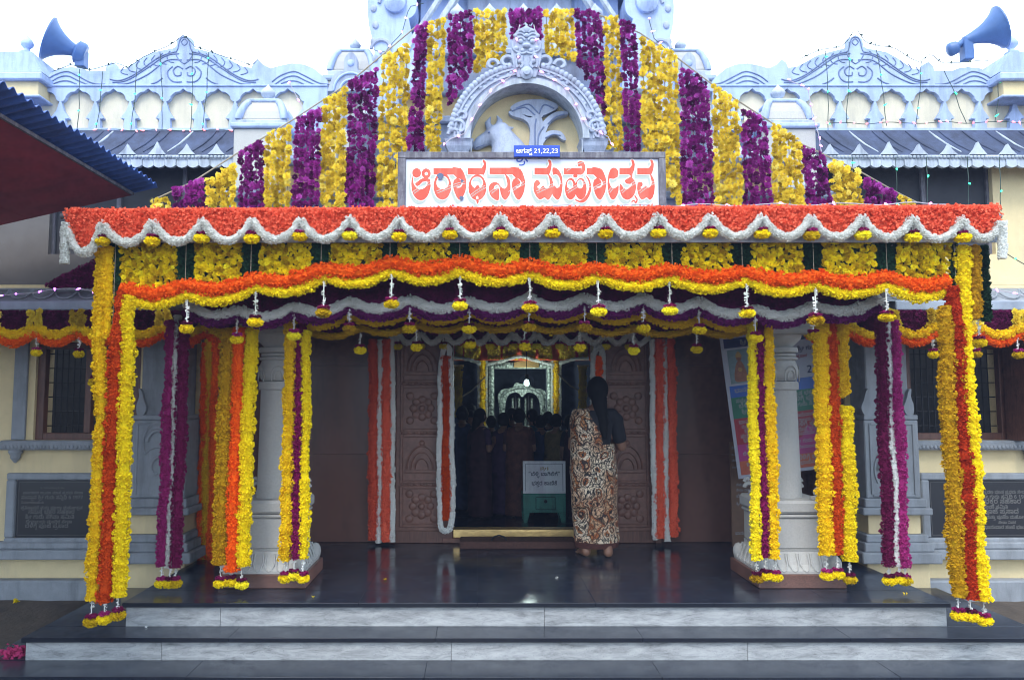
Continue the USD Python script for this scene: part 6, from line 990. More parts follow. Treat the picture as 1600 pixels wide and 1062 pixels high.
# purple curtains and swags in the shade below, row behind row
def valance(pxs, d, y_top, hang, label, m='purple_petal'):
    t = thing('flower_valance', label, 'flower valance', P(XC and 820, y_top, d))
    low = [P(x, y, d) for x, y in pxs]; tp = P(820, y_top, d)[2]
    poly = Polygon([(q[0], q[2]) for q in low] + [(low[-1][0], tp), (low[0][0], tp)]).buffer(0)
    part(t, 'net_backing', B().prism(poly.simplify(.004), d + .012, d + .02), m)
    x0, z0, x1, z1 = poly.bounds; n = int(poly.area / .00022); X, Z = fr_.uniform(x0, x1, n), fr_.uniform(z0, z1, n); k = shapely.contains_xy(poly, X, Z)
    c = np.c_[X[k], d + fr_.uniform(-.02, .01, k.sum()), Z[k]]
    part(t, 'blossom_field', B().add(*petals(c, np.tile([0, -1., 0], (len(c), 1)), .03, .9)), m, kind='stuff')
    return t
pk1 = [(290, 472), (371, 484), (460, 478), (546, 470), (640, 468), (733, 470), (826, 466), (913, 465), (1005, 466), (1092, 471), (1180, 482), (1270, 478), (1375, 466)]
s1 = swag(pk1, 14)
valance([(x, y - 4) for x, y in s1], 5.5, 405, 0, 'dark purple blossom curtain hanging just behind the orange swag')
t = thing('swag_garland', 'greyish white jasmine swag with purple fringe in the shade behind the orange swag', 'garland', P(825, 470, 5.48))
part(t, 'white_string', garland(B(), [P(x, y, 5.47) for x, y in s1], .034, .013, 1.9, .03, .08, 1.0, .4), 'white_petal'); part(t, 'purple_string', garland(B(), [P(x, y + 11, 5.49) for x, y in s1], .036, .02, 1.4, .04, .12), 'flare_violet_petal')
tassels([(x, y + 12) for x, y in pk1[1:-1]], 5.46, .12, 1.05, 'the shaded white swag', 'tassels under the shaded white swag')
pk2 = [(455, 500), (545, 492), (640, 488), (735, 488), (826, 486), (915, 486), (1005, 490), (1095, 496), (1185, 502)]
s2 = swag(pk2, 13)
valance([(x, y - 4) for x, y in s2], 5.82, 440, 0, 'dark purple blossom curtain in the middle of the porch depth')
t = thing('swag_garland', 'dull ochre marigold swag hanging deeper under the porch roof', 'garland', P(825, 495, 5.8)); part(t, 'ochre_string', garland(B(), [P(x, y, 5.8) for x, y in s2], .032, .018, 1.3, .04, .12), 'amber_petal')
pk3 = [(480, 517), (563, 512), (651, 507), (735, 505), (820, 505), (906, 508), (990, 512), (1088, 512), (1172, 514)]
s3 = swag(pk3, 11)
valance([(x, y - 4) for x, y in s3], 6.05, 460, 0, 'dark purple blossom curtain between the two stone pillars')
t = thing('swag_garland', 'narrow amber marigold swag strung between the two stone pillars', 'garland', P(825, 515, 6.03)); part(t, 'amber_string', garland(B(), [P(x, y, 6.03) for x, y in s3], .024, .015, 1.4, .035, .12), 'amber_petal')
tassels([(x, y + 8) for x, y in pk3[1:-1]], 6.02, .1, 1.0, 'the amber swag between the pillars', 'tassels under the amber swag')
WD = 7.66
pk4 = [(612, 522)] + [(621 + 36.2 * k, 520) for k in range(11)] + [(1014, 524)]
s4 = swag(pk4, 16, 8)
valance([(x, y - 2) for x, y in s4], WD, 470, 0, 'dim red and purple blossom valance over the doorway')
t = thing('white_garland', 'small white scalloped jasmine garland over the doorway', 'garland', P(815, 525, WD - .03)); part(t, 'scallop_string', garland(B(), [P(x, y, WD - .03) for x, y in s4], .026, .013, 1.4, .03, .1), 'white_petal')
tassels([(x, y + 8) for x, y in pk4[1:-1]], WD - .04, .05, .95, 'the white scalloped garland over the doorway', 'tassels over the doorway')

# ---------------------------------------------------------------- hanging column garlands
def column(name_lab, d, strings, tas=None, loopd=0, petal=.0175, group=None):
    """strings: (points in pixels, radius in pixels, material, pitch); tas: pixels of the tassels at the foot"""
    t = thing('column_garland', name_lab, 'garland', P(strings[0][0][0][0], strings[0][0][0][1], d), group)
    nm = dict(yellow_petal='yellow_string', amber_petal='yellow_string', orange_petal='orange_string', purple_petal='purple_string', flare_violet_petal='purple_string', white_petal='white_string', coral_petal='red_string', magenta_petal='purple_string')
    for k, (pts, r, m, pitch) in enumerate(strings):
        rr = r * d / F * 1.08; w = [P(x, y, d + .006 * (k % 2)) for x, y in spline(pts, 8)]
        ph_ = fr_.uniform(0, 6); w = [q + (.004 * math.sin(i2 * .55 + ph_) + .002 * math.sin(i2 * 1.3 + k), .006 * math.sin(i2 * .4 + ph_), 0) for i2, q in enumerate(w)]
        part(t, nm[m], garland(B(), w, rr, petal if m != 'white_petal' else .012, 1.9 if m != 'white_petal' else 1.9, pitch, .24 if m != 'orange_petal' else .14, 1.0, .7 if m != 'white_petal' else .35), m)
    for px, py, y1 in tas or []:
        q = P(px, py, d); L = q[2] - P(px, y1, d)[2] - .04
        tb = len(at); tassel_parts(t, q, max(L, .04), 1.05)
    return t
column('tall yellow, orange and yellow marigold garland at the left front corner', 5.1, [([(160, 388), (155, 520), (158, 650), (150, 800), (146, 936)], 9, 'amber_petal', .05), ([(194, 452), (186, 520), (177, 650), (171, 800), (165, 940)], 10, 'orange_petal', .045), ([(203, 462), (199, 560), (196, 650), (191, 800), (186, 932)], 9.5, 'yellow_petal', .05), ([(170, 385), (168, 450), (165, 530)], 8, 'amber_petal', .05)], [(144, 934, 972), (164, 940, 968), (185, 932, 962)])
column('tall yellow, orange and yellow marigold garland at the right front corner', 5.1, [([(1476, 478), (1480, 600), (1488, 750), (1493, 850), (1497, 932)], 10, 'amber_petal', .05), ([(1484, 448), (1493, 500), (1501, 640), (1510, 800), (1517, 935)], 10.5, 'orange_petal', .045), ([(1504, 385), (1506, 480), (1514, 640), (1526, 800), (1535, 938)], 9.5, 'yellow_petal', .05), ([(1520, 385), (1522, 440), (1524, 498)], 8.5, 'amber_petal', .05)], [(1497, 934, 962), (1516, 935, 964), (1537, 938, 970)])
column('yellow, orange and yellow marigold garland hanging left of the left stone pillar', 5.72, [([(356, 512), (351, 650), (346, 780), (343, 882)], 9.5, 'amber_petal', .055), ([(375, 512), (370, 650), (365, 780), (363, 892)], 9, 'orange_petal', .045), ([(393, 512), (388, 650), (383, 780), (380, 884)], 9, 'yellow_petal', .055)], [(345, 882, 912), (361, 892, 910), (378, 884, 914)])
column('yellow, purple and yellow garland hanging right of the left stone pillar', 5.74, [([(456, 500), (452, 640), (449, 760), (446, 875)], 8.5, 'amber_petal', .055), ([(470, 500), (467, 640), (464, 760), (462, 872)], 7, 'magenta_petal', .04), ([(479, 516), (477, 640), (476, 760), (474, 872)], 6.5, 'yellow_petal', .045)], [(446, 876, 904), (460, 872, 900), (474, 872, 904)])
column('yellow, purple and yellow garland hanging left of the right stone pillar', 5.74, [([(1175, 500), (1177, 640), (1180, 760), (1182, 875)], 6.5, 'yellow_petal', .05), ([(1187, 500), (1189, 640), (1193, 760), (1196, 870)], 6.5, 'magenta_petal', .04), ([(1198, 500), (1202, 640), (1206, 760), (1208, 872)], 8, 'amber_petal', .055)], [(1182, 876, 904), (1196, 872, 900), (1211, 872, 902)])
column('yellow, orange and yellow marigold garland hanging right of the right stone pillar', 5.72, [([(1282, 502), (1285, 640), (1288, 760), (1292, 866)], 10, 'amber_petal', .055), ([(1298, 502), (1302, 640), (1305, 760), (1309, 866)], 8.5, 'orange_petal', .045), ([(1313, 502), (1317, 600), (1319, 618)], 9, 'amber_petal', .055), ([(1321, 634), (1323, 700), (1326, 790), (1327, 876)], 10, 'yellow_petal', .055)], [(1291, 868, 900), (1308, 868, 898), (1327, 878, 906)])
column('purple, white and purple garland hanging at the left edge of the porch floor', 5.8, [([(268, 500), (263, 640), (258, 760), (253, 884)], 7.5, 'magenta_petal', .045), ([(277, 492), (273, 640), (268, 760), (263, 886)], 4.5, 'white_petal', .03), ([(286, 500), (284, 640), (279, 760), (274, 886)], 7.5, 'magenta_petal', .045)], [(253, 884, 912), (266, 886, 912), (275, 886, 912)])
column('purple, white and purple garland hanging at the right edge of the porch floor', 5.8, [([(1376, 500), (1380, 640), (1384, 760), (1389, 884)], 7.5, 'magenta_petal', .045), ([(1385, 495), (1390, 640), (1396, 760), (1402, 884)], 5.2, 'white_petal', .03), ([(1396, 500), (1402, 640), (1408, 760), (1412, 886)], 7.5, 'magenta_petal', .045)], [(1389, 886, 908), (1404, 886, 906), (1414, 886, 908)])
column('faded orange and ochre garland pinned to the inner left porch wall', 6.95, [([(321, 535), (319, 640), (315, 760), (312, 880)], 5, 'orange_petal', .045), ([(328, 530), (326, 640), (322, 760), (318, 878)], 6, 'amber_petal', .05), ([(337, 535), (334, 640), (331, 760), (327, 874)], 5.5, 'orange_petal', .045)])
column('red and white garland hanging left of the carved doorway', 7.6, [([(583, 530), (584, 640), (583, 760), (583, 843)], 6.5, 'coral_petal', .045), ([(594, 530), (594, 640), (593, 760), (591, 848)], 4, 'white_petal', .03), ([(604, 530), (604, 640), (603, 760), (602, 846)], 6.5, 'coral_petal', .045), ([(613, 530), (613, 640), (613, 760), (613, 846)], 3.6, 'white_petal', .03)])
column('red and white garland hanging right of the carved doorway', 7.6, [([(1019, 530), (1020, 640), (1022, 760), (1025, 843)], 3.6, 'white_petal', .03), ([(1030, 530), (1031, 640), (1031, 760), (1031, 840)], 7, 'coral_petal', .045), ([(1038, 530), (1039, 640), (1040, 760), (1042, 845)], 4, 'white_petal', .03), ([(1047, 530), (1049, 640), (1051, 760), (1052, 838)], 6.5, 'coral_petal', .045)])
for px, lab in ((697, 'white looped garland with orange centre hanging at the left side of the door opening'), (935, 'white looped garland with orange centre partly hidden behind the standing woman')):
    column(lab, 7.62, [([(px + 1, 540), (px - 6, 552), (px - 9, 620), (px - 10, 720), (px - 9, 812), (px, 829), (px + 9, 812), (px + 9, 720), (px + 8, 620), (px + 6, 552), (px + 1, 540)], 3.6, 'white_petal', .03), ([(px, 556), (px, 640), (px, 740), (px, 812)], 6.5, 'orange_petal', .045)])

# ---------------------------------------------------------------- valances of the wings
for s in (-1, 1):
    side = 'left' if s < 0 else 'right'; VD = 6.32
    t = thing('flower_valance', f'purple blossom valance with yellow bars under the sunshade of the {side} wing', 'flower valance', (XC + s * 3.6, VD, 2.0))
    zt_, zl = zp(486, VD), zp(517, VD); u0, u1 = 2.35, 5.4
    n = 15000; c = np.c_[XC + s * fr_.uniform(u0, u1, n), VD + fr_.uniform(-.02, .01, n), fr_.uniform(zl, zt_, n)]
    part(t, 'blossom_field', B().add(*petals(c, np.tile([0, -1., 0], (n, 1)), .032, .9)), 'purple_petal', kind='stuff')
    part(t, 'net_backing', B().box(XC + s * u0, XC + s * u1, VD + .015, VD + .022, zl, zt_, .002), 'purple_petal')
    sp_ = .345; us = [3.98 + sp_ * k for k in range(-5, 5)]
    for u in us:
        b = B()
        for k in range(18): head_in(b, np.array([XC + s * (u + (.03 if k % 2 else -.03) + fr_.uniform(-.015, .015)), VD - .04, zt_ - .01 - k * (zt_ - zl + .02) / 17]), .072)
        part(t, 'yellow_bar', b, 'pale_yellow_petal')
    def sw(z, dip): return [(XC + s * (u + sp_ * q), VD - .035, z - dip * math.sin(math.pi * q)) for u in us[:-1] for q in np.linspace(0, 1, 8)[:-1]]
    part(t, 'yellow_string', garland(B(), sw(zl + .03, .07), .036, .019, 1.4, .05, .14), 'amber_petal'); part(t, 'orange_string', garland(B(), sw(zl - .02, .085), .03, .019, 1.4, .05, .14), 'orange_petal')
    tassels([tuple((745 + (XC + s * u) * F / VD * (1), 521)) for u in us[2:7]] if False else [(CX + (XC + s * u) / ray(CX + F, 521)[0] / VD * F, 523) for u in us[3:8]], VD - .05, .12, .95, f'the purple valance of the {side} wing', f'tassels under the {side} wing valance')
t = thing('flower_heap', 'dark red heap of blossoms draped over the left sunshade behind the canopy corner', 'flowers', P(140, 440, 6.0))
pg = pxpoly([(76, 448), (90, 438), (118, 424), (150, 408), (180, 395), (200, 440), (200, 450)], 6.4); x0, z0, x1, z1 = pg.bounds; n = 7000; X, Z = fr_.uniform(x0, x1, n), fr_.uniform(z0, z1, n); k = shapely.contains_xy(pg, X, Z)
c = np.c_[X[k], 6.4 + fr_.uniform(-.06, .05, k.sum()), Z[k]]; part(t, 'blossom_pile', B().add(*petals(c, np.tile([0, -1., .3], (len(c), 1)), .035, .9)), 'coral_petal' if False else 'purple_petal', kind='stuff'); part(t, 'net_backing', B().prism(pg, 6.4, 6.44), 'purple_petal')
# stray tassel-ended strings at the outer sides of the corner garlands
tassels([(152, 540)], 5.2, .21, 1.1, 'the canopy outside the left corner garland', None); tassels([(1528, 486)], 5.2, .18, 1.1, 'the canopy outside the right corner garland', None)

# ---------------------------------------------------------------- the flower curtain above: fanned strips of purple and yellow chrysanthemums
FD = 5.86
strips = [  # (top-left, top-right, bottom-left, bottom-right in pixels, colour)
    ((236, 316), (264, 312), (236, 326), (268, 326), 'y'), ((272, 298), (318, 282), (272, 325), (322, 325), 'p'), ((320, 284), (368, 258), (324, 326), (368, 326), 'y'),
    ((374, 240), (412, 222), (374, 326), (412, 326), 'p'), ((416, 212), (456, 198), (412, 326), (452, 326), 'y'), ((460, 190), (502, 168), (456, 326), (498, 326), 'p'),
    ((504, 160), (542, 140), (500, 326), (538, 326), 'y'), ((546, 132), (592, 108), (538, 326), (584, 326), 'p'), ((596, 92), (640, 70), (588, 326), (634, 326), 'y'),
    ((650, 48), (668, 36), (636, 236), (660, 238), 'p'), ((670, 38), (698, 32), (664, 234), (688, 236), 'y'), ((700, 28), (740, 16), (698, 170), (738, 110), 'p'), ((740, 20), (792, 18), (742, 112), (790, 90), 'y'),
    ((794, 18), (848, 18), (798, 66), (846, 62), 'p'), ((850, 20), (896, 18), (850, 88), (900, 96), 'y'), ((898, 20), (940, 22), (902, 100), (950, 190), 'p'),
    ((942, 30), (968, 30), (948, 235), (974, 236), 'y'), ((968, 34), (994, 44), (976, 236), (1004, 238), 'p'), ((1000, 60), (1058, 92), (1004, 240), (1064, 326), 'y'),
    ((1062, 102), (1106, 134), (1066, 326), (1116, 326), 'p'), ((1112, 132), (1152, 162), (1118, 326), (1162, 326), 'y'), ((1158, 172), (1196, 190), (1160, 326), (1208, 326), 'p'),
    ((1206, 194), (1250, 222), (1208, 326), (1258, 326), 'y'), ((1250, 230), (1290, 246), (1258, 326), (1302, 326), 'p'), ((1298, 252), (1342, 270), (1300, 326), (1348, 326), 'y'), ((1350, 282), (1396, 302), (1352, 326), (1402, 326), 'p'), ((1404, 308), (1424, 316), (1406, 326), (1436, 326), 'y')]
ny_, np_ = sum(q[4] == 'y' for q in strips), sum(q[4] == 'p' for q in strips); iy = ip = 0
for tl, tr_, bl_, br, col in strips:
    if col == 'y': w, lab = 'yellow', nth(iy, ny_); iy += 1
    else: w, lab = 'purple', nth(ip, np_); ip += 1
    t = thing('flower_strip', f'hanging strip of {w} chrysanthemums above the canopy, {lab} of the {w} strips', 'flower strip', P((bl_[0] + br[0]) / 2, max(bl_[1], br[1]), FD), f'{w} strips of the flower curtain')
    wid = (tr_[0] - tl[0] + br[0] - bl_[0]) / 2; ns = max(2, round(wid / 8.2)); stb = B()
    for k in range(ns):
        f = (k + .5) / ns; a = np.array(tl) * (1 - f) + np.array(tr_) * f; b2 = np.array(bl_) * (1 - f) + np.array(br) * f; h = max(b2[1] - a[1], 8)
        dd = FD - .02 + fr_.uniform(-.03, .03); pa, pb_ = P(*a, dd), P(*b2, dd); stb.tube([pa, pb_], .003, 4)
        y = 0; sl_ = h / max(1, h)
        while y < h:
            q = P(*(a + (b2 - a) * y / h + fr_.normal(0, 1.1, 2)), dd + fr_.uniform(-.045, .0))
            if fr_.random() > .03: head(t, 'chrysanthemum', q, .063 * fr_.uniform(.75, 1.2), 'pale_yellow_petal' if col == 'y' else 'flare_violet_petal', .5)
            y += 6.4 * fr_.uniform(.85, 1.2)
    part(t, 'hanging_string', stb, 'rope')
b = B()
for s_ in (-1, 1):
    pts = [P(x, y, FD + .03) for x, y in ((740, 18), (700, 26), (650, 42), (600, 84), (545, 130), (460, 186), (370, 240), (300, 285), (236, 314))] if s_ < 0 else [P(x, y, FD + .03) for x, y in ((900, 18), (942, 26), (1000, 52), (1060, 92), (1110, 130), (1200, 188), (1250, 224), (1340, 266), (1400, 300), (1432, 316))]
    b.tube(pts, .006, 5)
single('curtain_rope', b, 'rope', 'thin ropes from which the purple and yellow flower strips hang', 'rope')
# pink flowers and stray petals on the ground
c = PZ(26, 1024, Z3); n = 240; q = np.c_[c[0] + fr_.normal(0, .04, n), c[1] + fr_.normal(0, .03, n), Z3 + .01 + np.abs(fr_.normal(0, .022, n))]
single('flower_pile', B().add(*petals(q, np.tile([0, -.3, 1.], (n, 1)), .03, .9)), 'pink_petal', 'small heap of pink petals on the lowest step at the left', 'flowers')
for k, (px, py, z, m, lab) in enumerate(((23, 940, -.31, 'yellow_petal', 'stray yellow flower on the bare earth near the left wing'), (228, 980, Z2, 'white_petal', 'single white petal on the middle step'), (602, 906, 0., 'yellow_petal', 'tiny yellow petal on the porch floor left of the entrance'), (489, 933, 0., 'yellow_petal', 'tiny yellow petal near the porch floor edge'), (1415, 928, 0., 'amber_petal', 'brown dry leaf on the porch floor at the right'), (870, 903, 0., 'white_petal', 'white petal on the porch floor below the woman'))):
    c = PZ(px, py, z); b = B().add(*petals(np.tile(c + (0, 0, .008), (5, 1)) + fr_.normal(0, .008, (5, 3)) * (1, 1, .2), np.tile([0, 0, 1.], (5, 1)), .013 if k else .045, 1)); single('fallen_petal', b, m, lab, 'petal')
# ================================================================ hall behind the doorway
HZ = -0.05
hx0, hx1, hy0, hy1, hz = XC - 3.2, XC + 3.2, BY + .3, 14.6, 2.9
single('hall_floor', B().box(hx0, hx1, BY + .1, hy1, HZ - .05, HZ, 0), 'black_granite', 'dark polished floor inside the hall', 'floor', kind='structure')
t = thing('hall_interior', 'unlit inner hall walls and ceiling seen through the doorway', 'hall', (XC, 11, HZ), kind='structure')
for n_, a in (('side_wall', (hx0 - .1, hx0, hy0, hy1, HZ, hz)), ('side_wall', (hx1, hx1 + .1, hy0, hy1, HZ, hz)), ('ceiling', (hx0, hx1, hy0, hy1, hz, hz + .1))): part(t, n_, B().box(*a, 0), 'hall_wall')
SDp = 12.6
s0, s1 = P(772, 576, SDp), P(855, 700, SDp)
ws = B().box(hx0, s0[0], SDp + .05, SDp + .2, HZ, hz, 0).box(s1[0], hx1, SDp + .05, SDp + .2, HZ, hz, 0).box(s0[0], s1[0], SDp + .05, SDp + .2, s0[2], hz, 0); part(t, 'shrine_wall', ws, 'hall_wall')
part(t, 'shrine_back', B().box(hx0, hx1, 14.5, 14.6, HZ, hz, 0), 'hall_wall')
# silver frame, silver arch, bulb
o0, o1 = P(763, 566, SDp), P(863, 700, SDp)
t = thing('shrine_doorway', 'embossed silver doorway of the inner shrine', 'doorway', ((o0[0] + o1[0]) / 2, SDp, o1[2]))
for n_, a in (('frame_post', (o0[0], s0[0], o1[2] - .9, o0[2])), ('frame_post', (s1[0], o1[0], o1[2] - .9, o0[2])), ('frame_head', (s0[0] + .001, s1[0] - .001, s0[2], o0[2]))):
    q = part(t, n_, B().box(a[0], a[1], SDp - .04, SDp + .049, a[2], a[3], .01), 'silver'); eb = B()
    L = max(a[1] - a[0], a[3] - a[2]); ve = (a[3] - a[2]) > (a[1] - a[0])
    for k in np.arange(.05, L, .055): eb.ball(((a[0] + a[1]) / 2 if ve else a[0] + k, SDp - .042, a[2] + k if ve else (a[2] + a[3]) / 2), .026, 1, (1, .5, 1))
    part(q, 'embossing', eb, 'silver', smooth=True)
part(t, 'gilt_crest', B().prism(pxpoly([(803, 574), (803, 566), (812, 564), (822, 558), (832, 564), (842, 566), (842, 574)], SDp - .06), SDp - .075, SDp - .045), 'brass')
AY = 13.2
t = thing('silver_arch', 'ornate silver arch and canopy of the deity seat in the inner shrine', 'altar', P(815, 690, AY))
ab = B().prism(pxpoly(spline([(781, 700), (780, 640), (778, 618), (786, 608), (800, 606), (806, 598), (816, 600), (826, 598), (832, 606), (846, 608), (855, 618), (852, 640), (852, 700)], 4), AY).difference(pxpoly(spline([(789, 700), (789, 640), (794, 618), (808, 613), (816, 620), (824, 613), (838, 618), (844, 640), (843, 700)], 4), AY)), AY - .04, AY + .04)
arch = part(t, 'arch', ab, 'silver'); eb = B()
for x, y in spline([(784, 680), (783, 640), (784, 620), (794, 610), (806, 606), (816, 605), (828, 606), (840, 611), (848, 620), (849, 640), (848, 680)], 6): eb.ball(P(x, y, AY - .045), .03, 1, (1, .6, 1))
part(arch, 'embossing', eb, 'silver', smooth=True)
for x in (801, 811, 821, 831): part(t, 'column', B().tube([P(x, 700, AY + .05), P(x, 622, AY + .05)], .022, 8), 'silver', smooth=True)
for x, w_ in ((806, .1), (826, .1)): part(t, 'draped_figure', B().lathe([(w_ * 1.5, 0), (w_ * 1.3, .3), (w_, .5), (w_ * .5, .58), (w_ * .62, .64), (w_ * .6, .72), (w_ * .3, .82), (.01, .9)], P(x, 700, AY + .2), 14), 'dark_metal', smooth=40)
c = P(823, 598, 12.15)
t = thing('hanging_bulb', 'lit bare light bulb hanging in front of the inner shrine', 'lamp', c)
part(t, 'bulb', B().ball(c, .034, 2, (1, 1, 1.25)), 'bulb_lit', smooth=True); part(t, 'socket', B().lathe([(.02, .045), (.028, .06), (.028, .12), (.01, .14)], c, 12), 'dark_metal'); part(t, 'cord', B().tube([c + (0, 0, .14), (c[0], c[1], hz)], .006, 5), 'dark_metal')
# flower work inside
VD2 = 12.42
t = thing('flower_valance', 'row of pale green and yellow flower squares above the inner shrine', 'flower valance', P(815, 540, VD2))
for x0, x1 in ((712, 722), (726, 750), (762, 782), (786, 808), (816, 836), (842, 862), (874, 898), (904, 918)):
    b = B(); a0, a1 = P(x0, 541, VD2), P(x1, 561, VD2); n = 260; c = np.c_[fr_.uniform(a0[0], a1[0], n), VD2 + fr_.uniform(-.02, .02, n), fr_.uniform(a1[2], a0[2], n)]
    part(t, 'flower_square', B().add(*petals(c, np.tile([0, -1., 0], (n, 1)), .045, .7)), 'pale_yellow_petal')
part(t, 'red_ground', B().box(P(706, 550, VD2)[0], P(924, 550, VD2)[0], VD2 + .03, VD2 + .05, P(800, 563, VD2)[2], P(800, 535, VD2)[2], .004), 'coral_petal')
t = thing('white_garland', 'thin white scalloped garland under the inner flower squares', 'garland', P(815, 565, VD2 - .05))
for sgm in ([(710, 559), (730, 561), (751, 568)], [(760, 570), (788, 563), (814, 557), (840, 564), (866, 570)], [(874, 568), (896, 561), (920, 560)]): part(t, 'white_string', garland(B(), [P(x, y, VD2 - .05) for x, y in spline(sgm, 5)], .022, .016, 1.3, .05, .1), 'white_petal')
for px, lab in ((754, 'left'), (869, 'right')):
    t = thing('column_garland', f'straight yellow and white garland on the {lab} side of the silver frame', 'garland', P(px, 560, VD2 + .1))
    part(t, 'yellow_string', garland(B(), [P(px, 560, VD2 + .1), P(px, 690, VD2 + .1)], .045, .03, 1.3, .06, .1), 'amber_petal')
    for o in (-6, 6): part(t, 'white_string', garland(B(), [P(px + o, 562, VD2 + .1), P(px + o, 690, VD2 + .1)], .02, .016, 1.3, .05, .1), 'white_petal')
for px, lab in ((716, 'left'), (911, 'right')):
    t = thing('column_garland', f'pale green flower string hanging from a balance arm at the {lab} inside the hall', 'garland', P(px, 570, 10.8))
    part(t, 'yellow_string', garland(B(), [P(px, 572, 10.8), P(px, 650, 10.8)], .05, .03, 1.3, .06, .12), 'pale_yellow_petal'); part(t, 'arm', B().box(P(px - 9, 572, 10.8)[0], P(px + 9, 572, 10.8)[0], 10.78, 10.82, P(px, 573, 10.8)[2], P(px, 570, 10.8)[2], .004), 'brass')
for a, c2, lab in (((758, 588), (718, 622), 'left'), ((872, 584), (908, 612), 'right')): single('slack_rope', B().tube([P(*a, 11.4), P((a[0] + c2[0]) / 2, (a[1] + c2[1]) / 2 + 4, 11.2), P(*c2, 11.0)], .012, 5), 'rope', f'slack yellowish rope inside the hall at the {lab} of the silver frame', 'rope')

# ================================================================ people
def sph(c, r): return manifold3d.Manifold.sphere(r, 18).translate(tuple(map(float, c)))
def bone(a, ra, b_, rb): return manifold3d.Manifold.batch_hull([sph(a, ra), sph(b_, rb)])
def solid(ms, step=.025, it=6):
    m = ms[0]
    for k in ms[1:]: m = m + k
    q = m.refine_to_length(step).to_mesh(); q = trimesh.Trimesh(q.vert_properties[:, :3], q.tri_verts); trimesh.smoothing.filter_taubin(q, iterations=it); return q
def hand(w, d, up_, side, s=1.0):
    """palm and five bent fingers; w wrist, d pointing direction, up_ back-of-hand normal, side thumb side"""
    w, d, u = map(np.array, (w, d, up_)); d = unit(d); sd = unit(np.cross(d, u)) * side; o = [manifold3d.Manifold.batch_hull([sph(w, .021 * s), sph(w + d * .075 * s + sd * .026 * s, .011 * s), sph(w + d * .075 * s - sd * .026 * s, .011 * s)])]
    for k, (off, L) in enumerate(((.027, .066), (.009, .075), (-.009, .07), (-.026, .055))):
        b0 = w + d * .078 * s + sd * off * s; b1 = b0 + (d * .9 - u * .25) * L * .55 * s; b2 = b1 + (d * .6 - u * .7) * L * .5 * s
        o += [bone(b0, .009 * s, b1, .0082 * s), bone(b1, .0082 * s, b2, .007 * s)]
    b0 = w + d * .02 * s + sd * .022 * s; b1 = b0 + (d * .6 + sd * .7) * .035 * s; o += [bone(b0, .012 * s, b1, .0095 * s), bone(b1, .0095 * s, b1 + (d * .9 + sd * .1 - u * .3) * .03 * s, .008 * s)]
    return o
def face(b, hc, r, yaw):
    """brow, nose, lips and eyes on the side of the head that looks along yaw (0 = +y)"""
    fd = np.array([math.sin(yaw), math.cos(yaw), 0]); sd = np.array([fd[1], -fd[0], 0]); z = np.array([0, 0, 1.])
    return [bone(hc + fd * r * .92 + z * r * .12, r * .12, hc + fd * r * 1.08 - z * r * .22, r * .17), bone(hc + fd * r * .84 - z * r * .5 - sd * r * .22, r * .1, hc + fd * r * .84 - z * r * .5 + sd * r * .22, r * .1)] + [bone(hc + sd * k * r * .98 - z * r * .15, r * .13, hc + sd * k * r * 1.0 + z * r * .12, r * .15) for k in (-1, 1)]
def loft(rows, n=64, wob=.012, seed=0, pleats=0):
    """rows: (z, cx, cy, rx, ry); a draped cloth shell with folds that run down it"""
    rows = np.array(rows, float); zz_ = np.linspace(rows[0, 0], rows[-1, 0], 60); o = np.argsort(rows[:, 0]); g = [np.interp(zz_, rows[o, 0], rows[o, k]) for k in range(1, 5)]
    th = np.linspace(0, 2 * np.pi, n, endpoint=False); T, Z = np.meshgrid(th, zz_)
    q = np.stack([np.cos(T) * 2.2 + seed, np.sin(T) * 2.2, Z * 1.1], -1); w = 1 + wob * 9 * (meshkit.fbm(q * 1.3, 3, seed) - .5) * .6 + wob * np.sin(T * 9 + 4 * meshkit.noise(q * 1.5, seed + 2)) * (.4 + .6 * meshkit.noise(q, seed + 5))
    v = np.stack([g[0][:, None] + g[2][:, None] * np.cos(T) * w, g[1][:, None] + g[3][:, None] * np.sin(T) * w, Z], -1)
    i, j = np.meshgrid(np.arange(59), np.arange(n), indexing='ij'); f = np.stack([i * n + j, i * n + (j + 1) % n, (i + 1) * n + (j + 1) % n, (i + 1) * n + j], -1).reshape(-1, 4)
    return v.reshape(-1, 3), f
# the woman at the door, seen from behind
wx, wy = 1.07, 7.12
W0 = np.array([wx, wy, 0])
t = thing('person', 'woman in brown and cream paisley sari seen from behind at the doorway', 'person', W0)
H = lambda x, y, z: W0 + np.array([x, y, z])
hc = H(.03, .02, 1.47); bones = [bone(H(-.02, 0, .86), .15, H(-.02, 0, 1.02), .125), bone(H(-.02, 0, 1.02), .125, H(.01, 0, 1.2), .135), bone(H(-.12, 0, 1.24), .07, H(.15, 0, 1.24), .07), bone(H(-.0, 0, 1.05), .12, H(.01, 0, 1.24), .11), bone(H(.02, .0, 1.26), .055, H(.03, .01, 1.4), .05), manifold3d.Manifold.sphere(.098, 24).scale((.86, 1.02, 1.15)).translate(tuple(hc))]
bones += [bone(H(-.1, 0, .84), .11, H(-.1, .02, .48), .075), bone(H(-.1, .02, .48), .07, H(-.1, 0, .09), .042), bone(H(.08, 0, .84), .11, H(.08, .02, .48), .075), bone(H(.08, .02, .48), .07, H(.09, -.01, .09), .042)]
feet = []
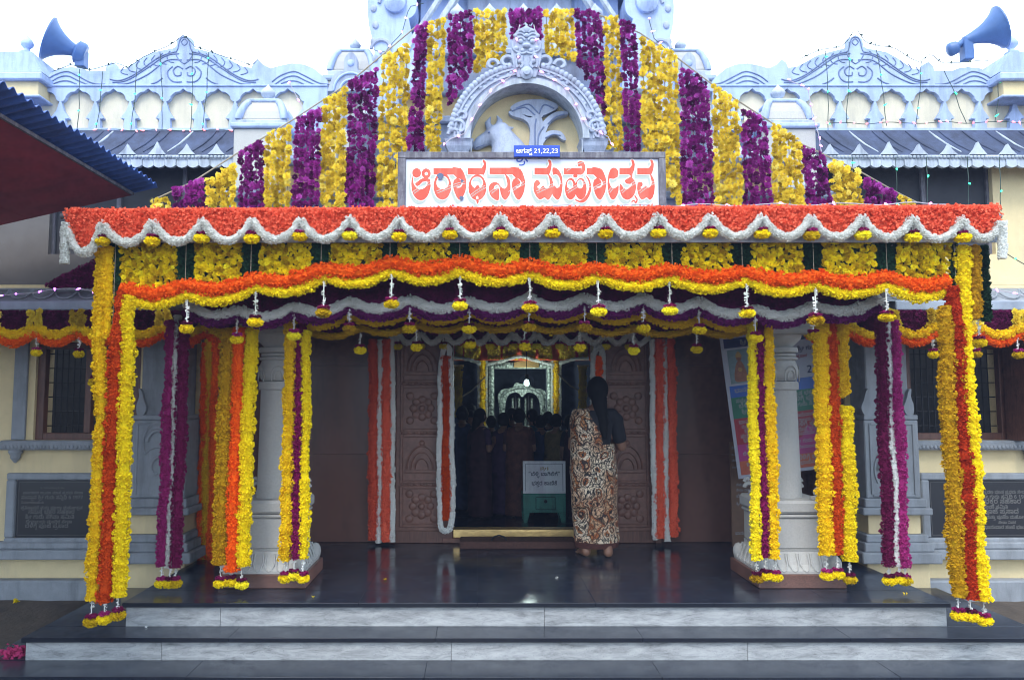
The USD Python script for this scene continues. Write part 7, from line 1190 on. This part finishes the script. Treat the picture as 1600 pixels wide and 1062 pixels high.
for x, y, tw in ((-.1, -.02, -.25), (.09, -.06, .15)):
    hl = H(x, y - .03, .045); d = np.array([math.sin(tw), math.cos(tw), 0]); bones += [bone(H(x, y + .0, .09), .042, hl, .042), bone(hl, .04, hl + d * .1 - (0, 0, .012), .033), bone(hl + d * .1 - (0, 0, .012), .033, hl + d * .16 - (0, 0, .025), .02)]
    for k in range(5): q = hl + d * (.165 - .006 * k) + np.array([d[1], -d[0], 0]) * (-.03 + .015 * k) * (1 if x > 0 else -1) - (0, 0, .03); bones.append(bone(q, .0105, q + d * (.03 - .003 * k), .009))
sh_r, el_r, wr_r = H(.19, .0, 1.2), H(.245, .03, .96), H(.16, .22, 1.0)
bones += [bone(H(.14, 0, 1.24), .06, sh_r, .058), bone(sh_r, .052, el_r, .041), bone(el_r, .04, wr_r, .027)] + hand(wr_r, (-.5, .7, .25), (.3, .2, .9), 1)
sh_l, el_l, wr_l = H(-.17, .0, 1.2), H(-.2, .06, .96), H(-.06, .23, 1.02); bones += [bone(H(-.1, 0, 1.24), .06, sh_l, .056), bone(sh_l, .05, el_l, .04), bone(el_l, .038, wr_l, .026)] + hand(wr_l, (.5, .6, .3), (-.3, .2, .9), -1)
bones += face(None, hc, .092, .25)
body = solid(bones, .016, 5); part(t, 'body', body, 'skin', smooth=True)
# blouse: short sleeves and the back of the body above the waist
bl = solid([bone(H(.01, 0, 1.03), .135, H(.01, 0, 1.18), .15), bone(H(-.13, 0, 1.235), .075, H(.15, 0, 1.235), .075), bone(H(.15, 0, 1.23), .07, sh_r, .07), bone(sh_r, .066, sh_r * .35 + el_r * .65, .062), bone(sh_l, .064, sh_l * .5 + el_l * .5, .058), bone(H(.01, 0, 1.05), .13, H(.01, 0, 1.22), .12)], .02, 4); part(t, 'blouse', bl, 'black_cloth', smooth=True)
v, f = loft([(.08, -.0, .03, .185, .14), (.14, -.0, .02, .2, .15), (.45, -.015, .02, .205, .155), (.75, -.02, .0, .215, .165), (.95, -.025, 0, .2, .155), (1.1, -.02, 0, .195, .155), (1.22, -.02, 0, .205, .135), (1.3, -.03, 0, .16, .1)], 128, .034, 4)
v = v + W0; fc = v[f].mean(1) - W0
cut = 0.985 + .33 * np.clip((.05 - fc[:, 0]) / .15, 0, 1) ** .7
keep = (fc[:, 2] < cut); keep &= ~((fc[:, 0] > .045) & (fc[:, 2] > 1.0))
sb = B().add(v, f[keep]); part(t, 'sari', sb, 'paisley', smooth=True)
pv, pf = loft([(.45, -.1, -.06, .13, .13), (.8, -.1, -.05, .135, .14), (1.05, -.1, -.04, .125, .14), (1.2, -.1, -.02, .13, .125), (1.29, -.1, 0, .1, .085), (1.305, -.1, 0, .05, .05)], 48, .03, 9)
part(t, 'sari_end', B().add(pv + W0, pf), 'paisley', smooth=True)
hv, hf = loft([(.075, -.0, .03, .19, .145), (.1, -.0, .027, .196, .15), (.125, -.0, .024, .203, .154)], 96, .02, 4); part(t, 'sari_hem', B().add(hv + W0, hf), 'sari_border', smooth=True)
hr = solid([manifold3d.Manifold.sphere(.108, 24).scale((.9, .98, 1.13)).translate(tuple(hc + (0, -.012, .01))), bone(hc + (.0, -.06, -.05), .075, H(.04, -.09, 1.3), .058), bone(H(.04, -.09, 1.3), .058, H(.055, -.125, 1.17), .05), bone(H(.055, -.125, 1.17), .05, H(.065, -.14, 1.05), .02)], .02, 3)
cutp = hr.triangles_center - hc; kk = ~((cutp[:, 1] > .055) & (cutp[:, 2] < .06) & (np.abs(cutp[:, 0]) < .08)); part(t, 'hair', trimesh.Trimesh(hr.vertices, hr.faces[kk]), 'hair', smooth=True)

def devotee(px, py, d, h, cloth, top, label, yaw=0., bun=True, lean=0., arm='fold', wide=1.0):
    c = P(px, py, d); h += -.07 + .05 * math.sin(px * 1.7); base = np.array([c[0], d, HZ]); k = h / 1.5
    t = thing('person', label, 'person', base)
    R = rot((0, 0, 1), -yaw); G = lambda x, y, z: base + R @ (np.array([x, y + lean * max(z - .8, 0), z]) * k)
    hc = G(0, .02, 1.385)
    bs = [bone(G(0, 0, .8), .14 * k, G(0, 0, 1.0), .12 * k), bone(G(0, 0, 1.0), .12 * k, G(0, 0, 1.15), .125 * k), bone(G(-.13, 0, 1.17), .065 * k, G(.13, 0, 1.17), .065 * k), bone(G(0, 0, 1.2), .05 * k, G(0, .01, 1.31), .046 * k), manifold3d.Manifold.sphere(.092 * k, 20).scale((.86, 1, 1.15)).translate(tuple(hc))]
    for s in (-1, 1):
        bs += [bone(G(s * .085, 0, .8), .1 * k, G(s * .085, .02, .44), .07 * k), bone(G(s * .085, .02, .44), .066 * k, G(s * .085, 0, .07), .04 * k), bone(G(s * .085, -.02, .04), .038 * k, G(s * .09, .13, .025), .022 * k)]
        e, w = (G(s * .2, .02, .93), G(s * .04, .24, 1.02)) if arm == 'fold' else ((G(s * .22, .08, .95), G(s * .06, .26, 1.12)) if arm == 'pray' else (G(s * .2, .02, .92), G(s * .2, .1, .72)))
        bs += [bone(G(s * .16, 0, 1.16), .052 * k, e, .039 * k), bone(e, .038 * k, w, .026 * k)] + hand(w, R @ np.array([-s * .3, .6, .6] if arm != 'down' else [0, .2, -1]), R @ np.array([s * .8, .3, .1]), s, k)
    bs += face(None, hc, .086 * k, yaw)
    part(t, 'body', solid(bs, .03, 4), 'skin', smooth=True)
    sd = int(px) % 17; w = wide
    v, f = loft([(.02, 0, .02, .2 * w, .15), (.4, 0, .02, .195 * w, .15), (.75, 0, 0, .205 * w, .16), (.95, 0, 0, .185 * w, .15), (1.1, 0, 0, .19 * w, .15), (1.19, 0, 0, .19 * w, .12), (1.245, 0, 0, .1, .07)], 48, .025, sd)
    part(t, 'sari', B().add(np.array([G(*q) for q in v]), f), cloth, smooth=True)
    part(t, 'blouse', solid([x for s in (-1, 1) for x in [bone(G(s * .155, 0, 1.16), .06 * k, G(s * .185, .015, 1.02), .054 * k)]] + [bone(G(-.14, 0, 1.17), .064 * k, G(.14, 0, 1.17), .064 * k)], .03, 3), top, smooth=True)
    hb_ = [manifold3d.Manifold.sphere(.1 * k, 18).scale((.9, .97, 1.12)).translate(tuple(hc - R @ np.array([0, .014, -.008]) * k))]
    if bun: hb_.append(sph(hc - R @ np.array([0, .11, .02]) * k, .05 * k))
    else: hb_.append(bone(hc - R @ np.array([0, .07, .05]) * k, .06 * k, G(0, -.13, .95), .03 * k))
    hm = solid(hb_, .03, 2); q = (hm.triangles_center - hc) @ R; part(t, 'hair', trimesh.Trimesh(hm.vertices, hm.faces[~((q[:, 1] > .05 * k) & (q[:, 2] < .055 * k) & (np.abs(q[:, 0]) < .075 * k))]), 'hair', smooth=True)
crowd = [(722, 640, 10.3, 1.37, 'cloth_blue', 'black_cloth', 'person in dark blue sari at the left edge of the door opening', 0, True, .02, 'fold'), (748, 642, 9.7, 1.36, 'cloth_maroon', 'cloth_plum', 'person in maroon sari second from the left in the queue', .9, False, .03, 'fold'),
    (768, 648, 10.7, 1.33, 'cloth_grey', 'cloth_blue', 'person in grey cloth behind the maroon sari', -.2, True, 0, 'pray'), (786, 638, 9.9, 1.38, 'cloth_plum', 'cloth_maroon', 'person in plum sari with arm bent in the left half of the queue', .5, True, .02, 'pray'),
    (811, 634, 9.75, 1.37, 'cloth_orange', 'cloth_rust', 'person in orange brown sari right beside the donation box', .1, True, .02, 'fold'), (832, 646, 10.6, 1.34, 'cloth_teal', 'black_cloth', 'person in teal cloth behind the donation box', -1.1, False, 0, 'pray'),
    (846, 650, 10.2, 1.33, 'cloth_blue', 'cloth_green', 'person in blue sari just behind the donation box', -.4, True, .04, 'fold'), (868, 642, 10.0, 1.36, 'cloth_ochre', 'cloth_green', 'person in ochre sari between donation box and standing woman', .7, True, .02, 'fold'),
    (890, 648, 10.5, 1.34, 'cloth_green', 'cloth_maroon', 'person in green sari at the right of the queue', 0, False, 0, 'fold'), (900, 640, 9.7, 1.36, 'cloth_maroon', 'black_cloth', 'person in dark maroon sari half hidden behind the standing woman', 0, True, 0, 'down'),
    (736, 634, 11.2, 1.39, 'cloth_rust', 'cloth_maroon', 'taller person in rust sari in the back row at the left', 0, True, 0, 'fold'), (800, 640, 11.3, 1.36, 'cloth_blue', 'cloth_plum', 'person in dark blue in the back row before the silver arch', 0, True, 0, 'fold'), (856, 641, 11.2, 1.36, 'cloth_plum', 'black_cloth', 'person in purple in the back row at the right of the silver arch', 0, True, 0, 'fold')]
for a in crowd: devotee(*a)

# ================================================================ donation box
q0 = PZ(851, 817, HZ); bx_, by_ = q0[0], q0[1]; k = by_ / F * .985; w = 33.5 * k; zt2 = zp(720, by_); zm = zp(771, by_); zl2 = zp(801, by_)
t = thing('donation_box', 'sea green donation box on four legs with white Kannada sign panel above', 'donation box', (bx_, by_, HZ))
part(t, 'cabinet', B().box(bx_ - w, bx_ + w, by_ + .004, by_ + .36, zl2, zm, .006), 'sea_green'); part(t, 'sign_panel', B().box(bx_ - w, bx_ + w, by_ + .004, by_ + .03, zm + .001, zt2, .004), 'box_white')
for sx in (-1, 1):
    for y in (by_ + .004, by_ + .31):
        a, c2 = bx_ + sx * w, bx_ + sx * (w - .075)
        part(t, 'leg', B().prism(Polygon([(a, zl2 - .001), (c2, zl2 - .001), (a - sx * .05, HZ + .002), (a - sx * .008, HZ + .002)]), y, y + .05), 'sea_green')
d0, d1 = P(837, 776, by_), P(868, 796, by_); df = B()
for a in ((d0[0], d1[0], d0[2] - .006, d0[2]), (d0[0], d1[0], d1[2], d1[2] + .006), (d0[0], d0[0] + .006, d1[2] + .007, d0[2] - .007), (d1[0] - .006, d1[0], d1[2] + .007, d0[2] - .007)): df.box(a[0], a[1], by_ - .001, by_ + .0035, a[2], a[3], .001)
dr = part(t, 'drawer', B().box(d0[0] + .012, d1[0] - .012, by_ - .004, by_ + .0035, d1[2] + .012, d0[2] - .012, .003), 'sea_green'); part(dr, 'drawer_outline', df, 'dark_metal'); part(dr, 'keyhole', B().lathe([(.02, 0), (.02, .006), (.006, .009)], ((d0[0] + d1[0]) / 2, by_ - .004, d0[2] - .05), 12, (0, -1, 0)), 'dark_metal')
ln = B()
for a in ((bx_ - w + .03, bx_ + w - .03, zt2 - .034, zt2 - .029), (bx_ - w + .03, bx_ - w + .035, zm + .03, zt2 - .036), (bx_ + w - .035, bx_ + w - .03, zm + .03, zt2 - .036)): ln.box(a[0], a[1], by_ + .0025, by_ + .0045, a[2], a[3], 0)
part(t, 'panel_border', ln, 'ink_navy')
part(t, 'lettering', text_b('box0', bx_, zt2 - .1, by_ + .004, width=.1, centre=True), 'ink_gold'); part(t, 'lettering', text_b('box1', bx_, zp(743, by_), by_ + .004, width=w * 1.5, centre=True), 'ink_navy'); part(t, 'lettering', text_b('box2', bx_, zp(757.5, by_), by_ + .004, width=w * 1.2, centre=True), 'ink_navy')

# ================================================================ festival banner and board on the right wall
bd = 7.2; TL, TR, BL = P(1124, 526, bd), P(1311, 503, bd), P(1154, 748, bd)
eu, ev = (TR - TL), (BL - TL); ww, hh = np.linalg.norm(eu), np.linalg.norm(ev); eu, ev = eu / ww, ev / hh
def flat(poly, y, dep=.0015):
    b = B()
    for g in getattr(poly, 'geoms', [poly]):
        if g.geom_type != 'Polygon' or g.area < 1e-7: continue
        m = trimesh.creation.extrude_polygon(g, dep, engine='earcut'); b.add(TL + np.outer(m.vertices[:, 0], eu) + np.outer(m.vertices[:, 1], ev) + np.outer(-m.vertices[:, 2] - y, [0, 1, 0]), m.faces[:, ::-1])
    return b
t = thing('festival_banner', 'tilted festival poster in blue, green, red and orange bands behind the right pillar', 'poster', (TL + TR) / 2)
part(t, 'sheet', flat(sbox(0, 0, ww, hh), -.004, .003), 'banner_white')
edge = .03; rows = [('banner_navy', .0, .07), ('banner_white', .07, .35), ('banner_blue', .35, .435), ('banner_green', .435, .59), ('banner_red', .59, .78), ('banner_magenta', .78, .9), ('banner_orange', .9, 1.)]
for m, a, c2 in rows:
    if m != 'banner_white': part(t, 'colour_band', flat(sbox(edge, edge + a * (hh - 2 * edge), ww - edge, edge + c2 * (hh - 2 * edge)), -.0005, .0012), m)
pz = lambda f_: edge + f_ * (hh - 2 * edge)
pt = part(t, 'portrait', flat(sbox(.05, pz(.085), .25, pz(.335)), -.0005, .0014), 'portrait_ground')
part(pt, 'seated_figure', flat(shapely.union_all([Point(.15, pz(.15)).buffer(.025), Polygon(spline([(.15, pz(.165)), (.19, pz(.21)), (.21, pz(.31)), (.15, pz(.325)), (.09, pz(.31)), (.11, pz(.21))], 4, True))]), .001, .0012), 'portrait_robe'); part(pt, 'figure_crown', flat(shapely.union_all([Polygon(spline([(.12, pz(.14)), (.15, pz(.1)), (.18, pz(.14))], 4, True)), Point(.15, pz(.235)).buffer(.02)]), .001, .0015), 'portrait_gold')
def btext(key, x, fy, width, m='banner_text'):
    ps, _ = text_polys(key, width); part(t, 'lettering', flat(shapely.union_all([aff.translate(aff.scale(p, 1, -1, origin=(0, 0)), x, pz(fy)) for p in ps]), .0008, .0012), m)
btext('b0', .18, .05, .3); btext('b1', ww - .36, .32, .26, 'ink_navy'); btext('b0', ww - .42, .15, .3, 'ink_navy'); btext('p8', .5, .2, .28, 'banner_red'); btext('p9', .07, .4, .5)
for k, (key, fy) in enumerate((('p5', .475), ('p8', .515), ('p6', .555), ('p9', .63), ('p7', .665), ('p8', .7), ('p5', .735), ('p9', .765), ('p6', .82), ('p7', .86), ('p8', .94), ('p9', .975))): btext(key, .07 + .02 * (k % 3), fy, .4 + .05 * (k % 2)); btext(key, .56 + .02 * (k % 2), fy, .42)
mg = flat(Polygon(spline([(.62, pz(.82)), (.7, pz(.7)), (.8, pz(.76)), (.86, pz(.86)), (.75, pz(.89))], 4, True)), .0006, .0009); part(t, 'pink_motif', mg, 'banner_magenta')
q0, q1 = P(1140, 690, 7.5), P(1215, 851, 7.5)
t = thing('brown_board', 'plain brown notice board with white Kannada lines leaning by the right pillar', 'notice board', ((q0[0] + q1[0]) / 2, 7.5, .002))
part(t, 'board', B().box(q0[0], q1[0], 7.5, 7.52, .002, q0[2], .004), 'brown_board')
for key, fy, x, wd in (('p10', .07, .015, .16), ('p7', .13, .015, .2), ('p8', .19, .015, .22), ('p9', .25, .015, .22), ('p5', .42, .05, .28), ('p10', .47, .05, .14), ('p8', .53, .05, .3), ('p6', .6, .05, .26), ('p10', .74, .2, .2), ('p7', .8, .12, .28), ('p9', .88, .03, .34)): part(t, 'lettering', text_b(key, q0[0] + x, q0[2] - fy * q0[2], 7.5, width=wd), 'banner_text')

# ================================================================ strings of fairy lights
def lights(pts, d, step, m, label, off=0.0, wire='wire', sag=3, group=None, size=.015):
    w = np.array([P(x, y, d if np.ndim(d) == 0 else d[i2]) for i2, (x, y) in enumerate(pts)]); q, L = resample(w, .06)
    q = q + np.c_[0 * q[:, 0], .006 * np.sin(np.arange(len(q)) * 1.3), .008 * np.sin(np.arange(len(q)) * .8)]
    t = thing('light_string', label, 'fairy lights', w[0], group); part(t, 'wire', B().tube(q, .0035, 5), wire)
    s = np.arange(step * .4 + off, L, step); n = len(q) - 1
    for x in s:
        c = q[min(int(x / L * n), n)] + (0, -.012, 0); ax = unit(np.array([fr_.normal(0, .6), -.7, fr_.normal(-.4, .5)])); part(t, 'bulb', B().lathe([(.25 * size, -size), (.5 * size, -.6 * size), (.55 * size, .2 * size), (.3 * size, 1.1 * size), (.05 * size, 1.7 * size)], c, 7, ax), m, smooth=45)
for s in (-1, 1):
    mx = (lambda pts: pts) if s < 0 else (lambda pts: [(CX + (2 * XC - P(x, y, 7.15)[0]) / P(CX + 1, y, 7.15)[0], y) for x, y in pts])
    side = 'left' if s < 0 else 'right'
    lights(mx([(150, 203), (260, 204), (372, 204)]) if s < 0 else [(1292, 193), (1440, 192), (1602, 191)], 7.06, .112, 'light_red', f'row of small red bulbs along the top of the {side} eave')
    xs_l = [(124, 108, 120, 215), (160, 112, 150, 205), (214, 98, 204, 205), (250, 82, 253, 205), (300, 78, 298, 205), (326, 82, 316, 205)] if s < 0 else [(1290, 80, 1294, 215), (1327, 66, 1322, 192), (1368, 68, 1385, 196), (1440, 96, 1430, 200), (1475, 110, 1510, 195), (1560, 120, 1555, 190)]
    for k, (x0, y0, x1, y1) in enumerate(xs_l): lights([(x0, y0), ((x0 + x1) / 2 + 2, (y0 + y1) / 2), (x1, y1)], 7.1, .3, 'light_green', f'dark wire with green bulbs down the {side} parapet, {nth(k, len(xs_l))}', .1 * k % .25)
    lights([(82, 112), (112, 102), (137, 108), (166, 104), (182, 99), (200, 106), (224, 88), (258, 76), (287, 53), (304, 74), (350, 87), (393, 104), (403, 92)] if s < 0 else [(1250, 92), (1290, 76), (1320, 70), (1338, 44), (1352, 66), (1395, 76), (1436, 96), (1456, 84), (1470, 100), (1505, 96), (1545, 96)], 7.16, .17, 'wire', f'dark wire with unlit bulbs along the scalloped crest of the {side} parapet')
for k, x in enumerate((1332, 1400, 1448, 1512, 1562)): lights([(x, 245), (x + 1, 290), (x + 2, 330)], 6.7, .3, 'light_green', f'thin wire with green bulbs hanging below the right eave, {nth(k, 5)}', .05 * k)
a = ac[0]; lights([(694, 226), (703, 218), (726, 212), (735, 190), (752, 160), (775, 136), (800, 118), (812, 100), (806, 70), (812, 40)], AD - .03, .13, 'light_pink', 'pinkish wire with lit bulbs on the left half of the niche arch', wire='white_wire')
lights([(956, 226), (950, 214), (918, 200), (905, 172), (890, 145), (870, 128), (848, 118), (838, 96), (838, 60), (834, 40)], AD - .03, .13, 'light_pink', 'pinkish wire with lit bulbs on the right half of the niche arch', wire='white_wire')
lights([(-10, 464), (30, 460), (75, 452), (130, 452), (160, 455)], 6.3, .16, 'light_violet', 'pale wire with violet bulbs along the left sunshade', wire='white_wire'); lights([(1530, 452), (1560, 455), (1610, 462)], 6.3, .14, 'light_violet', 'pale wire with violet bulbs along the right sunshade', wire='white_wire')
lights([(584, 78), (600, 85), (628, 50), (640, 12), (662, 5)], 6.9, .16, 'light_pink', 'dark wire with pink bulbs at the left side of the tower'); lights([(1014, 30), (1022, 62), (1040, 75)], 6.9, .12, 'light_pink', 'dark wire with pink bulbs at the right side of the tower')
lights([(1232, 125), (1262, 140), (1272, 190), (1280, 215), (1284, 240)], 6.45, .1, 'light_violet', 'pink tape with violet bulbs on the right roof kiosk', wire='white_wire'); lights([(452, 130), (462, 150), (474, 170), (480, 200)], 6.45, .14, 'light_violet', 'pink tape with violet bulbs on the left roof kiosk', wire='white_wire')
lights([(640, 330), (800, 323), (1000, 321), (1200, 320), (1420, 318), (1480, 318)], 5.3, .35, 'light_pink', 'wire with pink bulbs lying on top of the canopy', wire='white_wire')
lights([(1562, 385), (1576, 400), (1600, 414)], 6.0, .5, 'light_green', 'green bulb on a loose wire beside the right end of the canopy')
# ================================================================ thin bluish volume added in place of lens flare
mh = '/World/Looks/flare_veil_air'; usdkit.material(stage, mh, {'v': ('principled_volume', {'color': (0.55, 0.66, 1.0), 'density': FLARE_VEIL, 'anisotropy': 0.3})}, [], volume='v.volume')
single('haze', B().box(-85, 85, -65, 85, -1.7, 10.5, 0), 'flare_veil_air', 'thin bluish volume added to stand in for lens flare veil', 'haze', kind='stuff')
